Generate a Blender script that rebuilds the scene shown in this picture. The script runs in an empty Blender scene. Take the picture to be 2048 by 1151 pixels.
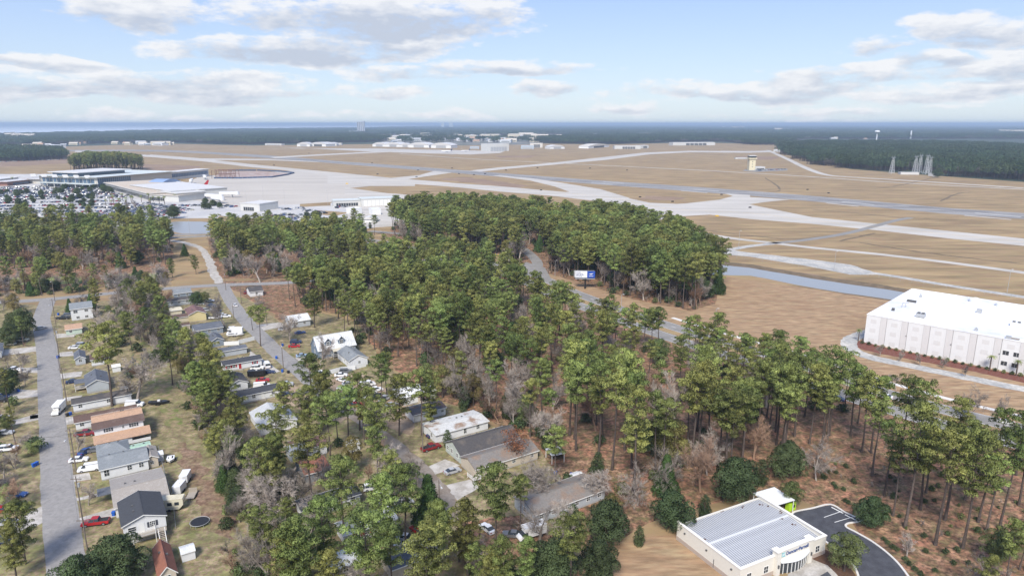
import bpy, math, random
from mathutils import Vector, Matrix, noise
from mathutils.geometry import tessellate_polygon
import numpy as np
R = math.radians
rnd = random.Random(7)
scene = bpy.context.scene
COL = scene.collection

# ------------------------------------------------------------------ camera
H, F, PITCH = 90.0, 1365.0, R(13.53)
SP, CP = math.sin(PITCH), math.cos(PITCH)
cam = bpy.data.cameras.new('camera'); cam_o = bpy.data.objects.new('camera', cam); COL.objects.link(cam_o)
cam.sensor_width = 36; cam.lens = F / 2048 * 36; cam.clip_start = 1; cam.clip_end = 120000
cam_o.location = (0, 0, H); cam_o.rotation_euler = (math.pi / 2 - PITCH, 0, 0)
scene.camera = cam_o

def ray(px, py):
    u, v = (px - 1024) / F, (py - 575.5) / F
    return u, CP - v * SP, -(SP + v * CP)
def G(px, py, z=0.0):
    """ground point (height z) seen at a photograph pixel"""
    x, y, w = ray(px, py)
    t = (z - H) / w
    return Vector((x * t, y * t, z))
def proj(p):
    x, y, z = p[0], p[1], p[2] - H
    d = y * CP - z * SP
    return 1024 + F * x / d, 575.5 - F * (y * SP + z * CP) / d, d

# ------------------------------------------------------------------ world, sun, exposure
HAZE_D = 1.05e-4
SUN_EL, SUN_AZ = R(46), R(193)      # azimuth clockwise from +Y: behind the camera, to its left
world = bpy.data.worlds.new('World'); scene.world = world; world.use_nodes = True
SKY_STRENGTH = 0.11
def build_sky():
    nt = world.node_tree; N = nt.nodes; L = nt.links; N.clear()
    out = N.new('ShaderNodeOutputWorld'); bg = N.new('ShaderNodeBackground')
    bg.inputs['Strength'].default_value = SKY_STRENGTH
    sky = N.new('ShaderNodeTexSky'); sky.sky_type = 'NISHITA'; sky.sun_disc = False
    sky.sun_elevation = SUN_EL; sky.sun_rotation = SUN_AZ; sky.altitude = 100
    sky.air_density = 1.0; sky.dust_density = 0.6; sky.ozone_density = 2.0
    tc = N.new('ShaderNodeTexCoord'); sep = N.new('ShaderNodeSeparateXYZ'); L.new(tc.outputs['Generated'], sep.inputs[0])
    def m(op, a, b=None, c=None, clamp=False):
        n = N.new('ShaderNodeMath'); n.operation = op; n.use_clamp = clamp
        for i, s in enumerate((a, b, c)):
            if s is None: continue
            if isinstance(s, (int, float)): n.inputs[i].default_value = s
            else: L.new(s, n.inputs[i])
        return n.outputs[0]
    az = m('ARCTAN2', sep.outputs[0], sep.outputs[1]); el = m('ARCSINE', sep.outputs[2])
    comb = N.new('ShaderNodeCombineXYZ'); L.new(m('MULTIPLY', az, 1.0), comb.inputs[0]); L.new(m('MULTIPLY', el, 2.6), comb.inputs[1])
    nz = N.new('ShaderNodeTexNoise'); nz.inputs['Scale'].default_value = 9; nz.inputs['Detail'].default_value = 9; nz.inputs['Roughness'].default_value = .62
    L.new(comb.outputs[0], nz.inputs['Vector'])
    nz2 = N.new('ShaderNodeTexNoise'); nz2.inputs['Scale'].default_value = 30; nz2.inputs['Detail'].default_value = 6; nz2.inputs['Roughness'].default_value = .6
    L.new(comb.outputs[0], nz2.inputs['Vector'])
    # cumulus banks where the sky holds them: (pixel x, y, half width, half height, weight)
    banks = [(270, 12, 120, 38, 1.0), (780, 22, 260, 52, 1.5), (560, 18, 120, 34, .9), (930, 40, 110, 42, 1.0), (600, 102, 225, 32, 1.4), (730, 82, 180, 30, 1.0),
             (90, 124, 130, 10, .8), (170, 160, 330, 24, .95), (330, 152, 120, 20, .9), (430, 178, 300, 22, .8), (120, 182, 240, 16, .8),
             (1010, 136, 190, 19, 1.0), (830, 152, 130, 15, .95), (1095, 178, 75, 14, .8), (800, 184, 110, 10, .6),
             (1975, 55, 105, 34, 1.1), (1770, 93, 75, 17, .75), (1862, 122, 42, 18, .95), (2040, 135, 70, 34, 1.0), (1790, 150, 220, 19, .95), (1480, 182, 240, 20, .85),
             (1640, 170, 120, 18, .85), (2000, 184, 240, 16, .75), (1700, 216, 160, 10, .6), (1240, 214, 120, 14, .6), (330, 232, 260, 10, .45), (1560, 236, 200, 8, .4), (870, 228, 180, 8, .35)]
    wz = N.new('ShaderNodeTexNoise'); wz.inputs['Scale'].default_value = 7; wz.inputs['Detail'].default_value = 4; L.new(comb.outputs[0], wz.inputs['Vector']); wsep = N.new('ShaderNodeSeparateColor'); L.new(wz.outputs['Color'], wsep.inputs[0])
    az0, el0 = az, el; az = m('MULTIPLY_ADD', m('SUBTRACT', wsep.outputs[0], .5), .16, az); el = m('MULTIPLY_ADD', m('SUBTRACT', wsep.outputs[1], .5), .05, el)
    cov = None; low = None
    for (bx, by, bw, bh, wt) in banks:
        x, y, z = ray(bx, by); a0 = math.atan2(x, y); e0 = math.atan2(z, math.hypot(x, y))
        sx, sy = bw / F, bh / F
        dx = m('DIVIDE', m('SUBTRACT', az, a0), sx); dy = m('DIVIDE', m('SUBTRACT', el, e0), sy)
        r2 = m('MULTIPLY_ADD', dx, dx, m('MULTIPLY', dy, dy))
        b = m('MULTIPLY', m('SUBTRACT', 1.3, r2), wt)
        b = m('MAXIMUM', b, -3.0)
        # height inside the bank, for its shaded base
        under = m('MULTIPLY', m('MAXIMUM', b, 0.0), m('SUBTRACT', 0.35, dy))
        low = under if low is None else m('MAXIMUM', low, under)
        cov = b if cov is None else m('MAXIMUM', cov, b)
    n1 = m('MULTIPLY', m('SUBTRACT', nz.outputs[0], .5), 3.8)
    n2 = m('MULTIPLY', m('SUBTRACT', nz2.outputs[0], .5), 1.7)
    d = m('ADD', m('ADD', m('MINIMUM', cov, .75), n1), n2)
    # loose clouds over the rest of the sky, beyond the frame
    cc = N.new('ShaderNodeVectorMath'); cc.operation = 'SCALE'; L.new(tc.outputs['Generated'], cc.inputs[0])
    L.new(m('DIVIDE', 1.0, m('MAXIMUM', sep.outputs[2], .06)), cc.inputs['Scale'])
    nz3 = N.new('ShaderNodeTexNoise'); nz3.inputs['Scale'].default_value = .9; nz3.inputs['Detail'].default_value = 5; L.new(cc.outputs[0], nz3.inputs['Vector'])
    high = m('MULTIPLY', m('SUBTRACT', el, .26), 12, clamp=True); side = m('MULTIPLY', m('SUBTRACT', m('ABSOLUTE', az), .72), 8, clamp=True)
    rest = m('MULTIPLY', m('MULTIPLY', m('SUBTRACT', nz3.outputs[0], .53), 9), m('MAXIMUM', high, side))
    d = m('MAXIMUM', m('SUBTRACT', d, .15), rest)
    mr = N.new('ShaderNodeMapRange'); mr.interpolation_type = 'SMOOTHSTEP'; mr.inputs['From Min'].default_value = -.1; mr.inputs['From Max'].default_value = .75
    L.new(d, mr.inputs['Value'])
    alpha = m('MULTIPLY', mr.outputs[0], .93)
    # thin veil near the horizon
    veil = N.new('ShaderNodeMapRange'); veil.inputs['From Min'].default_value = 0; veil.inputs['From Max'].default_value = .20; veil.inputs['To Min'].default_value = .75; veil.inputs['To Max'].default_value = .72
    L.new(el, veil.inputs['Value'])
    def rgb(r, g, b, k=1 / SKY_STRENGTH):
        n = N.new('ShaderNodeRGB'); n.outputs[0].default_value = (r * k, g * k, b * k, 1); return n.outputs[0]
    def mix(f, a, b):
        n = N.new('ShaderNodeMix'); n.data_type = 'RGBA'
        L.new(f, n.inputs[0]) if not isinstance(f, float) else setattr(n.inputs[0], 'default_value', f)
        L.new(a, n.inputs[6]); L.new(b, n.inputs[7]); return n.outputs[2]
    hi = N.new('ShaderNodeMapRange'); hi.inputs['From Max'].default_value = .22; L.new(el0, hi.inputs['Value'])
    base = mix(veil.outputs[0], sky.outputs[0], mix(hi.outputs[0], rgb(*VEIL), rgb(*VEIL_UP)))
    shade = m('ADD', m('MULTIPLY', low, 1.1), m('MULTIPLY', m('SUBTRACT', .48, nz2.outputs[0]), 2.2), clamp=True)
    cloud = mix(shade, rgb(*CLOUD_HI), rgb(*CLOUD_LO))
    L.new(mix(alpha, base, cloud), bg.inputs['Color']); L.new(bg.outputs[0], out.inputs['Surface'])
VEIL = (.40, .475, .55); VEIL_UP = (.20, .30, .59); CLOUD_HI = (.57, .575, .59); CLOUD_LO = (.345, .38, .45)
build_sky()
world.cycles.sampling_method = 'MANUAL'; world.cycles.sample_map_resolution = 512
sun = bpy.data.lights.new('sun', 'SUN'); sun.energy = 3.3; sun.angle = R(18); sun.color = (1, .945, .86)
sun_o = bpy.data.objects.new('sun', sun); COL.objects.link(sun_o)
sd = Vector((math.sin(SUN_AZ) * math.cos(SUN_EL), math.cos(SUN_AZ) * math.cos(SUN_EL), math.sin(SUN_EL)))
sun_o.rotation_euler = sd.to_track_quat('Z', 'Y').to_euler(); sun_o.location = (0, 0, 300)
vs = scene.view_settings
vs.view_transform = 'Standard'; vs.look = 'None'; vs.gamma = 1; vs.use_curve_mapping = False; vs.exposure = 0.72
cy = scene.cycles
cy.use_denoising = True; cy.max_bounces = 5; cy.diffuse_bounces = 2; cy.glossy_bounces = 2; cy.transmission_bounces = 3; cy.volume_bounces = 0; cy.transparent_max_bounces = 8
cy.caustics_reflective = False; cy.caustics_refractive = False; cy.sample_clamp_indirect = 4

# ------------------------------------------------------------------ helpers: objects
def link(o): COL.objects.link(o); return o
def tag(o, label=None, cat=None, group=None, kind=None):
    if label: o['label'] = label
    if cat: o['category'] = cat
    if group: o['group'] = group
    if kind: o['kind'] = kind
    return o
def empty(name, loc=(0, 0, 0), rz=0):
    o = bpy.data.objects.new(name, None); o.empty_display_size = .5; link(o)
    o.location = loc; o.rotation_euler = (0, 0, rz); return o
def part(name, mesh, parent=None, loc=None, rz=0):
    o = bpy.data.objects.new(name, mesh); link(o)
    if parent: o.parent = parent
    if loc is not None: o.location = loc
    if rz: o.rotation_euler = (0, 0, rz)
    return o
KIDS = {}
def copy_tree(o, loc=None, rz=None, scale=None, label=None, group=None):
    """a thing with copies of its parts and sub-parts (meshes shared)"""
    kids = KIDS.get(o.name)
    if kids is None: kids = KIDS[o.name] = [(c, list(c.children)) for c in o.children]
    r = o.copy(); COL.objects.link(r)
    for c, gs in kids:
        d = c.copy(); COL.objects.link(d); d.parent = r
        for g in gs:
            e = g.copy(); COL.objects.link(e); e.parent = d
    if loc is not None: r.location = loc
    if rz is not None: r.rotation_euler = (0, 0, rz)
    if scale is not None: r.scale = (scale, scale, scale) if isinstance(scale, (int, float)) else scale
    if label: r['label'] = label
    if group: r['group'] = group
    return r

class MB:
    """collects faces of one mesh; a material slot per face"""
    def __init__(s): s.v = []; s.f = []; s.m = []; s.mats = []
    def slot(s, mat):
        if mat not in s.mats: s.mats.append(mat)
        return s.mats.index(mat)
    def add(s, vs, fs, mat):
        b = len(s.v); k = s.slot(mat)
        s.v += [tuple(p) for p in vs]; s.f += [tuple(i + b for i in f) for f in fs]; s.m += [k] * len(fs)
    def box(s, x0, x1, y0, y1, z0, z1, mat, M=None):
        vs = [Vector(p) for p in ((x0, y0, z0), (x1, y0, z0), (x1, y1, z0), (x0, y1, z0), (x0, y0, z1), (x1, y0, z1), (x1, y1, z1), (x0, y1, z1))]
        if M is not None: vs = [M @ p for p in vs]
        s.add(vs, ((3, 2, 1, 0), (4, 5, 6, 7), (0, 1, 5, 4), (1, 2, 6, 5), (2, 3, 7, 6), (3, 0, 4, 7)), mat)
        return s
    def prism(s, poly, z0, z1, mat, M=None, top=None):
        """poly in xy extruded z0..z1; top = scale of the upper outline about its centre"""
        n = len(poly); cx = sum(p[0] for p in poly) / n; cy_ = sum(p[1] for p in poly) / n; k = 1 if top is None else top
        vs = [Vector((p[0], p[1], z0)) for p in poly] + [Vector((cx + (p[0] - cx) * k, cy_ + (p[1] - cy_) * k, z1)) for p in poly]
        if M is not None: vs = [M @ p for p in vs]
        s.add(vs, [tuple(range(n))[::-1], tuple(range(n, 2 * n))] + [(i, (i + 1) % n, n + (i + 1) % n, n + i) for i in range(n)], mat)
        return s
    def cyl(s, p, q, r0, r1, mat, n=8, cap=True):
        p, q = Vector(p), Vector(q); d = (q - p)
        if d.length < 1e-6: return s
        d.normalize(); a = d.orthogonal().normalized(); b = d.cross(a)
        vs = [p + (a * math.cos(2 * math.pi * i / n) + b * math.sin(2 * math.pi * i / n)) * r0 for i in range(n)] + [q + (a * math.cos(2 * math.pi * i / n) + b * math.sin(2 * math.pi * i / n)) * r1 for i in range(n)]
        fs = [(i, (i + 1) % n, n + (i + 1) % n, n + i) for i in range(n)]
        if cap: fs += [tuple(range(n))[::-1], tuple(range(n, 2 * n))]
        s.add(vs, fs, mat); return s
    def tube(s, pts, rad, mat, n=5):
        """smooth chain with a radius per point"""
        pts = [Vector(p) for p in pts]; vs = []; a = None
        for i, p in enumerate(pts):
            d = (pts[min(i + 1, len(pts) - 1)] - pts[max(i - 1, 0)])
            if d.length < 1e-6: d = Vector((0, 0, 1))
            d.normalize(); a = d.orthogonal().normalized() if a is None else (a - d * a.dot(d)).normalized(); b = d.cross(a)
            r = rad[i] if not isinstance(rad, (int, float)) else rad
            vs += [p + (a * math.cos(2 * math.pi * k / n) + b * math.sin(2 * math.pi * k / n)) * r for k in range(n)]
        fs = [(i * n + k, i * n + (k + 1) % n, (i + 1) * n + (k + 1) % n, (i + 1) * n + k) for i in range(len(pts) - 1) for k in range(n)]
        s.add(vs, fs, mat); return s
    def quad(s, a, b, c, d, mat): s.add((a, b, c, d), ((0, 1, 2, 3),), mat); return s
    def mesh(s, name, smooth=False):
        me = bpy.data.meshes.new(name); me.from_pydata([tuple(p) for p in s.v], [], s.f)
        for m_ in s.mats: me.materials.append(m_)
        me.polygons.foreach_set('material_index', s.m)
        if smooth: me.polygons.foreach_set('use_smooth', [True] * len(s.f))
        me.update(); return me
    def build(s, name, parent=None, loc=None, rz=0, smooth=False): return part(name, s.mesh(name, smooth), parent, loc, rz)

# ------------------------------------------------------------------ helpers: materials
MATS = {}
def mat(name, col, rough=.8, metal=0, var=.0, scale=1.0, col2=None, bump=0.0, obj_rand=0.0, emit=None, spec=.3, detail=5, thr=(.4, .6), attr=None, stretch=None, coord='Object'):
    """procedural material: base colour, noise towards a second colour, fine value grain, optional bump and per-object variation"""
    if name in MATS: return MATS[name]
    m_ = bpy.data.materials.new(name); MATS[name] = m_; m_.use_nodes = True
    nt = m_.node_tree; N = nt.nodes; L = nt.links; p = N['Principled BSDF']
    p.inputs['Roughness'].default_value = rough; p.inputs['Metallic'].default_value = metal; p.inputs['Specular IOR Level'].default_value = spec
    c = N.new('ShaderNodeRGB'); c.outputs[0].default_value = (*col, 1); cur = c.outputs[0]
    tc = N.new('ShaderNodeTexCoord'); vec = tc.outputs[coord]
    if stretch:
        mp = N.new('ShaderNodeMapping'); mp.inputs['Scale'].default_value = stretch[:3]
        if len(stretch) > 3: mp.inputs['Rotation'].default_value = (0, 0, stretch[3])
        L.new(vec, mp.inputs['Vector']); vec = mp.outputs[0]
    def nz(sc, det=detail, ro=.6):
        n = N.new('ShaderNodeTexNoise'); n.inputs['Scale'].default_value = sc; n.inputs['Detail'].default_value = det; n.inputs['Roughness'].default_value = ro
        L.new(vec, n.inputs['Vector']); return n.outputs[0]
    def rng(s_, a, b, c0, d0):
        n = N.new('ShaderNodeMapRange'); L.new(s_, n.inputs[0])
        for i, x in enumerate((a, b, c0, d0)): n.inputs[i + 1].default_value = x
        return n.outputs[0]
    if col2 is not None:
        cs = col2 if isinstance(col2[0], (tuple, list)) else [col2]
        for i, cc in enumerate(cs):
            mx = N.new('ShaderNodeMix'); mx.data_type = 'RGBA'
            L.new(rng(nz(scale * (1 if i == 0 else 2.7 ** i) ), thr[0], thr[1], 0, 1), mx.inputs[0]); L.new(cur, mx.inputs[6]); mx.inputs[7].default_value = (*cc, 1); cur = mx.outputs[2]
    f = None
    if var:
        f = rng(nz(scale * 6, 3), .3, .7, 1 - var, 1 + var)
    if obj_rand:
        oi = N.new('ShaderNodeObjectInfo'); g = rng(oi.outputs['Random'], 0, 1, 1 - obj_rand, 1 + obj_rand)
        if f is None: f = g
        else:
            mu = N.new('ShaderNodeMath'); mu.operation = 'MULTIPLY'; L.new(f, mu.inputs[0]); L.new(g, mu.inputs[1]); f = mu.outputs[0]
    if f is not None:
        vm = N.new('ShaderNodeVectorMath'); vm.operation = 'SCALE'; L.new(cur, vm.inputs[0]); L.new(f, vm.inputs['Scale']); cur = vm.outputs[0]
    if attr:
        at = N.new('ShaderNodeAttribute'); at.attribute_name = attr
        mx = N.new('ShaderNodeVectorMath'); mx.operation = 'MULTIPLY'; L.new(cur, mx.inputs[0]); L.new(at.outputs['Color'], mx.inputs[1]); cur = mx.outputs[0]
    L.new(cur, p.inputs['Base Color'])
    if bump:
        b = N.new('ShaderNodeBump'); b.inputs['Strength'].default_value = bump; b.inputs['Distance'].default_value = .1
        L.new(nz(scale * 9, 4), b.inputs['Height']); L.new(b.outputs[0], p.inputs['Normal'])
    if emit:
        p.inputs['Emission Color'].default_value = (*emit[:3], 1); p.inputs['Emission Strength'].default_value = emit[3]
    return m_
# ------------------------------------------------------------------ ground materials
M_dry = mat('dry_grass', (.34, .225, .125), .95, col2=[(.18, .112, .065), (.38, .265, .14), (.23, .145, .085), (.28, .215, .105)], scale=.009, var=.3, stretch=(.35, 1.5, 1, R(-14)), bump=.0, thr=(.36, .7))
M_field = mat('mown_field', (.37, .245, .145), .95, col2=[(.24, .148, .085), (.37, .275, .155), (.28, .175, .10)], scale=.05, var=.3, stretch=(.5, 2.0, 1, R(40)), thr=(.38, .66))
M_yard = mat('yard_grass', (.27, .20, .12), .95, col2=[(.16, .165, .06), (.33, .25, .165), (.17, .12, .075), (.20, .19, .08)], scale=.06, var=.45, thr=(.45, .60), bump=.4)
M_straw = mat('pine_straw', (.35, .168, .105), .95, col2=[(.17, .09, .052), (.34, .21, .13), (.13, .115, .05), (.10, .06, .038)], scale=.06, var=.55, thr=(.44, .64), bump=.6)
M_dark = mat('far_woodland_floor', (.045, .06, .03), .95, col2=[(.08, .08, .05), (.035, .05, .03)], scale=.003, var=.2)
M_asph = mat('worn_asphalt', (.27, .255, .24), .9, col2=[(.235, .222, .21), (.30, .285, .265), (.20, .19, .18)], scale=.12, var=.07, thr=(.45, .75))
M_asph_new = mat('fresh_asphalt', (.055, .056, .065), .85, col2=[(.075, .077, .088)], scale=.5, var=.12)
M_hwy = mat('highway_asphalt', (.26, .245, .225), .9, col2=[(.21, .2, .185)], scale=.2, var=.08, stretch=(.3, 1, 1))
M_rwy = mat('runway_asphalt', (.29, .275, .26), .9, col2=[(.20, .19, .18)], scale=.03, var=.06, stretch=(.2, 2, 1, R(-8)))
M_conc = mat('taxiway_concrete', (.50, .465, .415), .9, col2=[(.41, .38, .335)], scale=.03, var=.05, stretch=(.25, 1.5, 1, R(-8)))
M_apron = mat('apron_concrete', (.47, .43, .375), .9, col2=[(.38, .345, .30)], scale=.012, var=.05, stretch=(.25, 1.5, 1, R(-8)), thr=(.4, .7))
M_drive = mat('driveway_concrete', (.48, .45, .41), .9, col2=[(.34, .31, .27)], scale=.35, var=.12)
M_gravel = mat('pale_gravel', (.47, .445, .40), .95, col2=[(.34, .335, .32)], scale=.12, var=.25)
M_dirt = mat('bare_dirt', (.36, .27, .19), .95, col2=[(.25, .18, .12)], scale=.2, var=.2)
M_mulch_red = mat('red_mulch', (.17, .075, .055), .95, col2=[(.15, .05, .035)], scale=.8, var=.25)
M_mulch = mat('dark_mulch', (.10, .055, .035), .95, var=.3, scale=.8)
M_green = mat('green_verge', (.16, .21, .06), .95, col2=[(.26, .24, .10)], scale=.1, var=.2)
M_paint = mat('white_road_paint', (.75, .75, .73), .8, var=.08, scale=.7)
M_rpaint = mat('runway_paint', (.50, .49, .47), .8, var=.1, scale=.3)
M_yellow = mat('yellow_road_paint', (.65, .42, .05), .8, var=.08, scale=.7)
M_kerb = mat('kerb_concrete', (.62, .59, .55), .9, var=.1, scale=.6)
def water_mat(name, col, rough):
    m_ = mat(name, col, rough, spec=.5)
    nt = m_.node_tree; p = nt.nodes['Principled BSDF']; tc = nt.nodes.new('ShaderNodeTexCoord')
    n = nt.nodes.new('ShaderNodeTexNoise'); n.inputs['Scale'].default_value = .6; n.inputs['Detail'].default_value = 3
    nt.links.new(tc.outputs['Object'], n.inputs['Vector']); b = nt.nodes.new('ShaderNodeBump'); b.inputs['Strength'].default_value = .05; b.inputs['Distance'].default_value = .1
    nt.links.new(n.outputs[0], b.inputs['Height']); nt.links.new(b.outputs[0], p.inputs['Normal']); p.inputs['IOR'].default_value = 1.6; return m_
M_water = water_mat('canal_water', (.27, .275, .27), .3)
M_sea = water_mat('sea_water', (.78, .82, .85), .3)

# ------------------------------------------------------------------ sheets
def rough_edge(pts, step, jit, seed=0):
    """subdivide an outline and let its edge wander, as turf against paving does"""
    r = random.Random(seed); out = []
    n = len(pts)
    for i in range(n):
        a, b = pts[i], pts[(i + 1) % n]; L_ = (b - a).length; k = max(1, min(60, int(L_ / step)))
        for j in range(k):
            p = a.lerp(b, j / k)
            if j: p = p + Vector((r.gauss(0, jit), r.gauss(0, jit), 0))
            out.append(p)
    return out
def sheet(name, pix, z, m_, step=6, jit=0.0, world_pts=None, kind='structure', label=None):
    pts = [G(*p) for p in pix] if world_pts is None else [Vector((p[0], p[1], 0)) for p in world_pts]
    if jit: pts = rough_edge(pts, step, jit, len(pts))
    pts = [Vector((p.x, p.y, 0)) for p in pts]
    tris = tessellate_polygon([pts]); vs = [(p.x, p.y, z) for p in pts]; fs = []
    for t in tris:
        a, b, c = (Vector(vs[i]) for i in t)
        if (b - a).cross(c - a).z < 0: t = (t[0], t[2], t[1])
        fs.append(tuple(t))
    me = bpy.data.meshes.new(name); me.from_pydata(vs, [], fs); me.materials.append(m_); me.update()
    return tag(part(name, me), label, kind=kind)
def smooth_line(P, n=8):
    out = []
    Q = [P[0] * 2 - P[1]] + P + [P[-1] * 2 - P[-2]]
    for i in range(1, len(Q) - 2):
        a, b, c, d = Q[i - 1:i + 3]
        for j in range(n):
            t = j / n; out.append(.5 * ((2 * b) + (c - a) * t + (2 * a - 5 * b + 4 * c - d) * t * t + (3 * b - a - 3 * c + d) * t ** 3))
    out.append(P[-1]); return out
def path(pix, n=8): return smooth_line([G(*p) for p in pix], n)
def ribbon(name, P, w, z, m_, off=0.0, z1=None, jit=0.0, kind='structure', parent=None):
    """strip of width w along a line, off metres to its side; z1 gives it thickness"""
    L_, R_ = [], []; r = random.Random(len(P))
    for i, p in enumerate(P):
        d = (P[min(i + 1, len(P) - 1)] - P[max(i - 1, 0)]); d.z = 0; d.normalize(); nn = Vector((-d.y, d.x, 0))
        L_.append(p + nn * (off + w / 2 + r.gauss(0, jit))); R_.append(p + nn * (off - w / 2 + r.gauss(0, jit)))
    n = len(P); vs = [(p.x, p.y, z) for p in L_] + [(p.x, p.y, z) for p in R_]
    fs = [(i, n + i, n + i + 1, i + 1) for i in range(n - 1)]
    if z1 is not None:
        vs += [(p.x, p.y, z1) for p in L_] + [(p.x, p.y, z1) for p in R_]; b = 2 * n
        fs = [(b + i, b + n + i, b + n + i + 1, b + i + 1) for i in range(n - 1)]
        fs += [(i, i + 1, b + i + 1, b + i) for i in range(n - 1)] + [(n + i + 1, n + i, b + n + i, b + n + i + 1) for i in range(n - 1)]
        fs += [(0, b, b + n, n), (n - 1, n + n - 1, b + 2 * n - 1, b + n - 1)]
    me = bpy.data.meshes.new(name); me.from_pydata(vs, [], fs); me.materials.append(m_); me.update()
    o = part(name, me, parent)
    return tag(o, kind=kind) if kind else o
def along(P, step, start=0.0):
    """points and headings every step metres of a line"""
    out = []; want = start; s = 0.0
    for a, b in zip(P, P[1:]):
        L_ = (b - a).length
        while want <= s + L_ and L_ > 0:
            t = (want - s) / L_; out.append((a.lerp(b, t), math.atan2(b.y - a.y, b.x - a.x))); want += step
        s += L_
    return out
def dashes(name, P, w, z, m_, dash, gap, off=0.0):
    mb = MB()
    for p, a in along(P, dash + gap, 2):
        c, s = math.cos(a), math.sin(a); n = Vector((-s, c, 0)) * w / 2; d = Vector((c, s, 0)) * dash / 2; o = p + Vector((-s, c, 0)) * off; o.z = z
        mb.quad(o - d - n, o + d - n, o + d + n, o - d + n, m_)
    return tag(mb.build(name), kind='structure')

# ground to the horizon
gme = bpy.data.meshes.new('ground'); S = 90000
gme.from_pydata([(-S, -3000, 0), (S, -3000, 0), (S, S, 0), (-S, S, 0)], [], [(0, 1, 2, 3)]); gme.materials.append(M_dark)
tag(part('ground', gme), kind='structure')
sheet('sea', None, .3, M_sea, world_pts=[G(-160, 272), G(0, 270.5), G(160, 266), G(300, 262), G(520, 258), G(700, 255.5), G(850, 252), G(905, 249.6), (-4000, 85000), (-85000, 85000), (-85000, 3000)])
sheet('airfield_ground', [(-500, 330), (-200, 318), (-10, 296), (130, 293), (330, 287), (500, 291), (760, 288), (1000, 285), (1200, 289), (1400, 285), (1560, 289), (1600, 312), (1700, 338), (1880, 352), (2048, 364), (2500, 385),
      (3200, 700), (2700, 1000), (2500, 1500), (-900, 1500), (-900, 640)], .02, M_dry)
sheet('town_ground', [(700, 272), (900, 268), (1330, 268), (1330, 276), (1080, 280), (1080, 289), (900, 291), (780, 287)], .12, mat('town_ground', (.24, .22, .20), .95, col2=[(.10, .11, .08)], scale=.012, var=.2))
# nearer grounds
sheet('field', [(1445, 552), (1624, 578), (1790, 603), (2048, 640), (2500, 720), (2500, 890), (2048, 860), (1860, 812), (1700, 765), (1560, 728), (1440, 693), (1340, 662), (1250, 632), (1165, 590), (1080, 548), (1165, 560), (1250, 590), (1380, 618), (1430, 600)], .04, M_field, 8, .5)
W1 = [(440, 562), (640, 558), (780, 548), (860, 535), (900, 520), (1000, 545), (1060, 580), (1140, 612), (1240, 650), (1340, 686), (1440, 718), (1560, 752), (1690, 792), (1780, 815), (1850, 838), (1960, 862), (2100, 900), (2400, 1000),
      (2400, 1500), (1800, 1500), (1800, 1160), (1700, 1040), (1600, 1000), (1500, 985), (1340, 1030), (1240, 1080), (1150, 1080), (1120, 950), (1060, 880), (960, 830), (880, 800), (790, 740), (745, 690), (715, 640), (640, 620), (560, 640), (500, 600)]
sheet('woodland_floor', W1, .045, M_straw, 5, .8)
W2 = [(770, 470), (790, 448), (880, 435), (1000, 441), (1150, 455), (1250, 465), (1335, 480), (1345, 500), (1390, 520), (1425, 545), (1440, 575), (1430, 608), (1380, 622), (1320, 610), (1250, 594), (1170, 568), (1100, 548), (1040, 535), (1000, 512), (930, 514), (880, 503), (850, 490)]
sheet('pine_wood_floor', W2, .045, M_straw, 8, .8)
sheet('yard_grass', [(-200, 596), (100, 612), (330, 590), (440, 572), (500, 602), (560, 645), (640, 625), (715, 645), (745, 695), (790, 745), (880, 805), (960, 835), (1060, 885), (1120, 955), (1150, 1085), (1200, 1120), (1180, 1160), (1150, 1500), (-500, 1500), (-400, 800)], .05, M_yard, 5, .8)
W4 = [(-60, 590), (150, 572), (330, 568), (345, 520), (345, 480), (330, 466), (200, 462), (0, 468), (-150, 480)]
sheet('wood_floor', W4, .045, M_straw, 8, .8)
sheet('green_verge', [(-60, 557), (170, 552), (330, 545), (330, 556), (170, 567), (-60, 572)], .06, M_green, 5, .5)
W5 = [(415, 476), (500, 470), (620, 470), (740, 484), (850, 505), (900, 520), (860, 535), (780, 548), (640, 553), (560, 558), (440, 557), (425, 520)]
sheet('wood_floor', W5, .045, M_straw, 8, .8)
sheet('lawn', [(1150, 1085), (1240, 1082), (1353, 1068), (1352, 1080), (1480, 1145), (1560, 1200), (1600, 1400), (1000, 1400), (1180, 1150)], .055, M_field, 5, .3)

# ------------------------------------------------------------------ airfield paving
sheet('apron', [(655, 367), (760, 362), (830, 366), (830, 372), (740, 372), (700, 376), (860, 398), (830, 402), (700, 398), (560, 420), (440, 428), (360, 420), (360, 372), (400, 352), (540, 344), (590, 341), (655, 349)], .03, M_apron)
def strip2(name, top, bot, z, m_): return sheet(name, top + bot[::-1], z, m_)
strip2('runway', [(125, 300), (250, 299.5), (330, 300), (400, 302.8), (540, 311), (700, 324), (800, 331), (900, 338.5), (1000, 346), (1200, 361), (1340, 370), (1500, 381.5), (1624, 391.5), (1780, 405.5), (1900, 416), (2048, 426), (2400, 455)],
       [(125, 302.5), (250, 302.5), (330, 303.5), (400, 306.5), (540, 316), (700, 329.5), (800, 337), (900, 345), (1000, 353.5), (1200, 369), (1340, 379.5), (1500, 391.5), (1624, 402.5), (1780, 417), (1900, 428), (2048, 438), (2400, 470)], .035, M_rwy)
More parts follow.
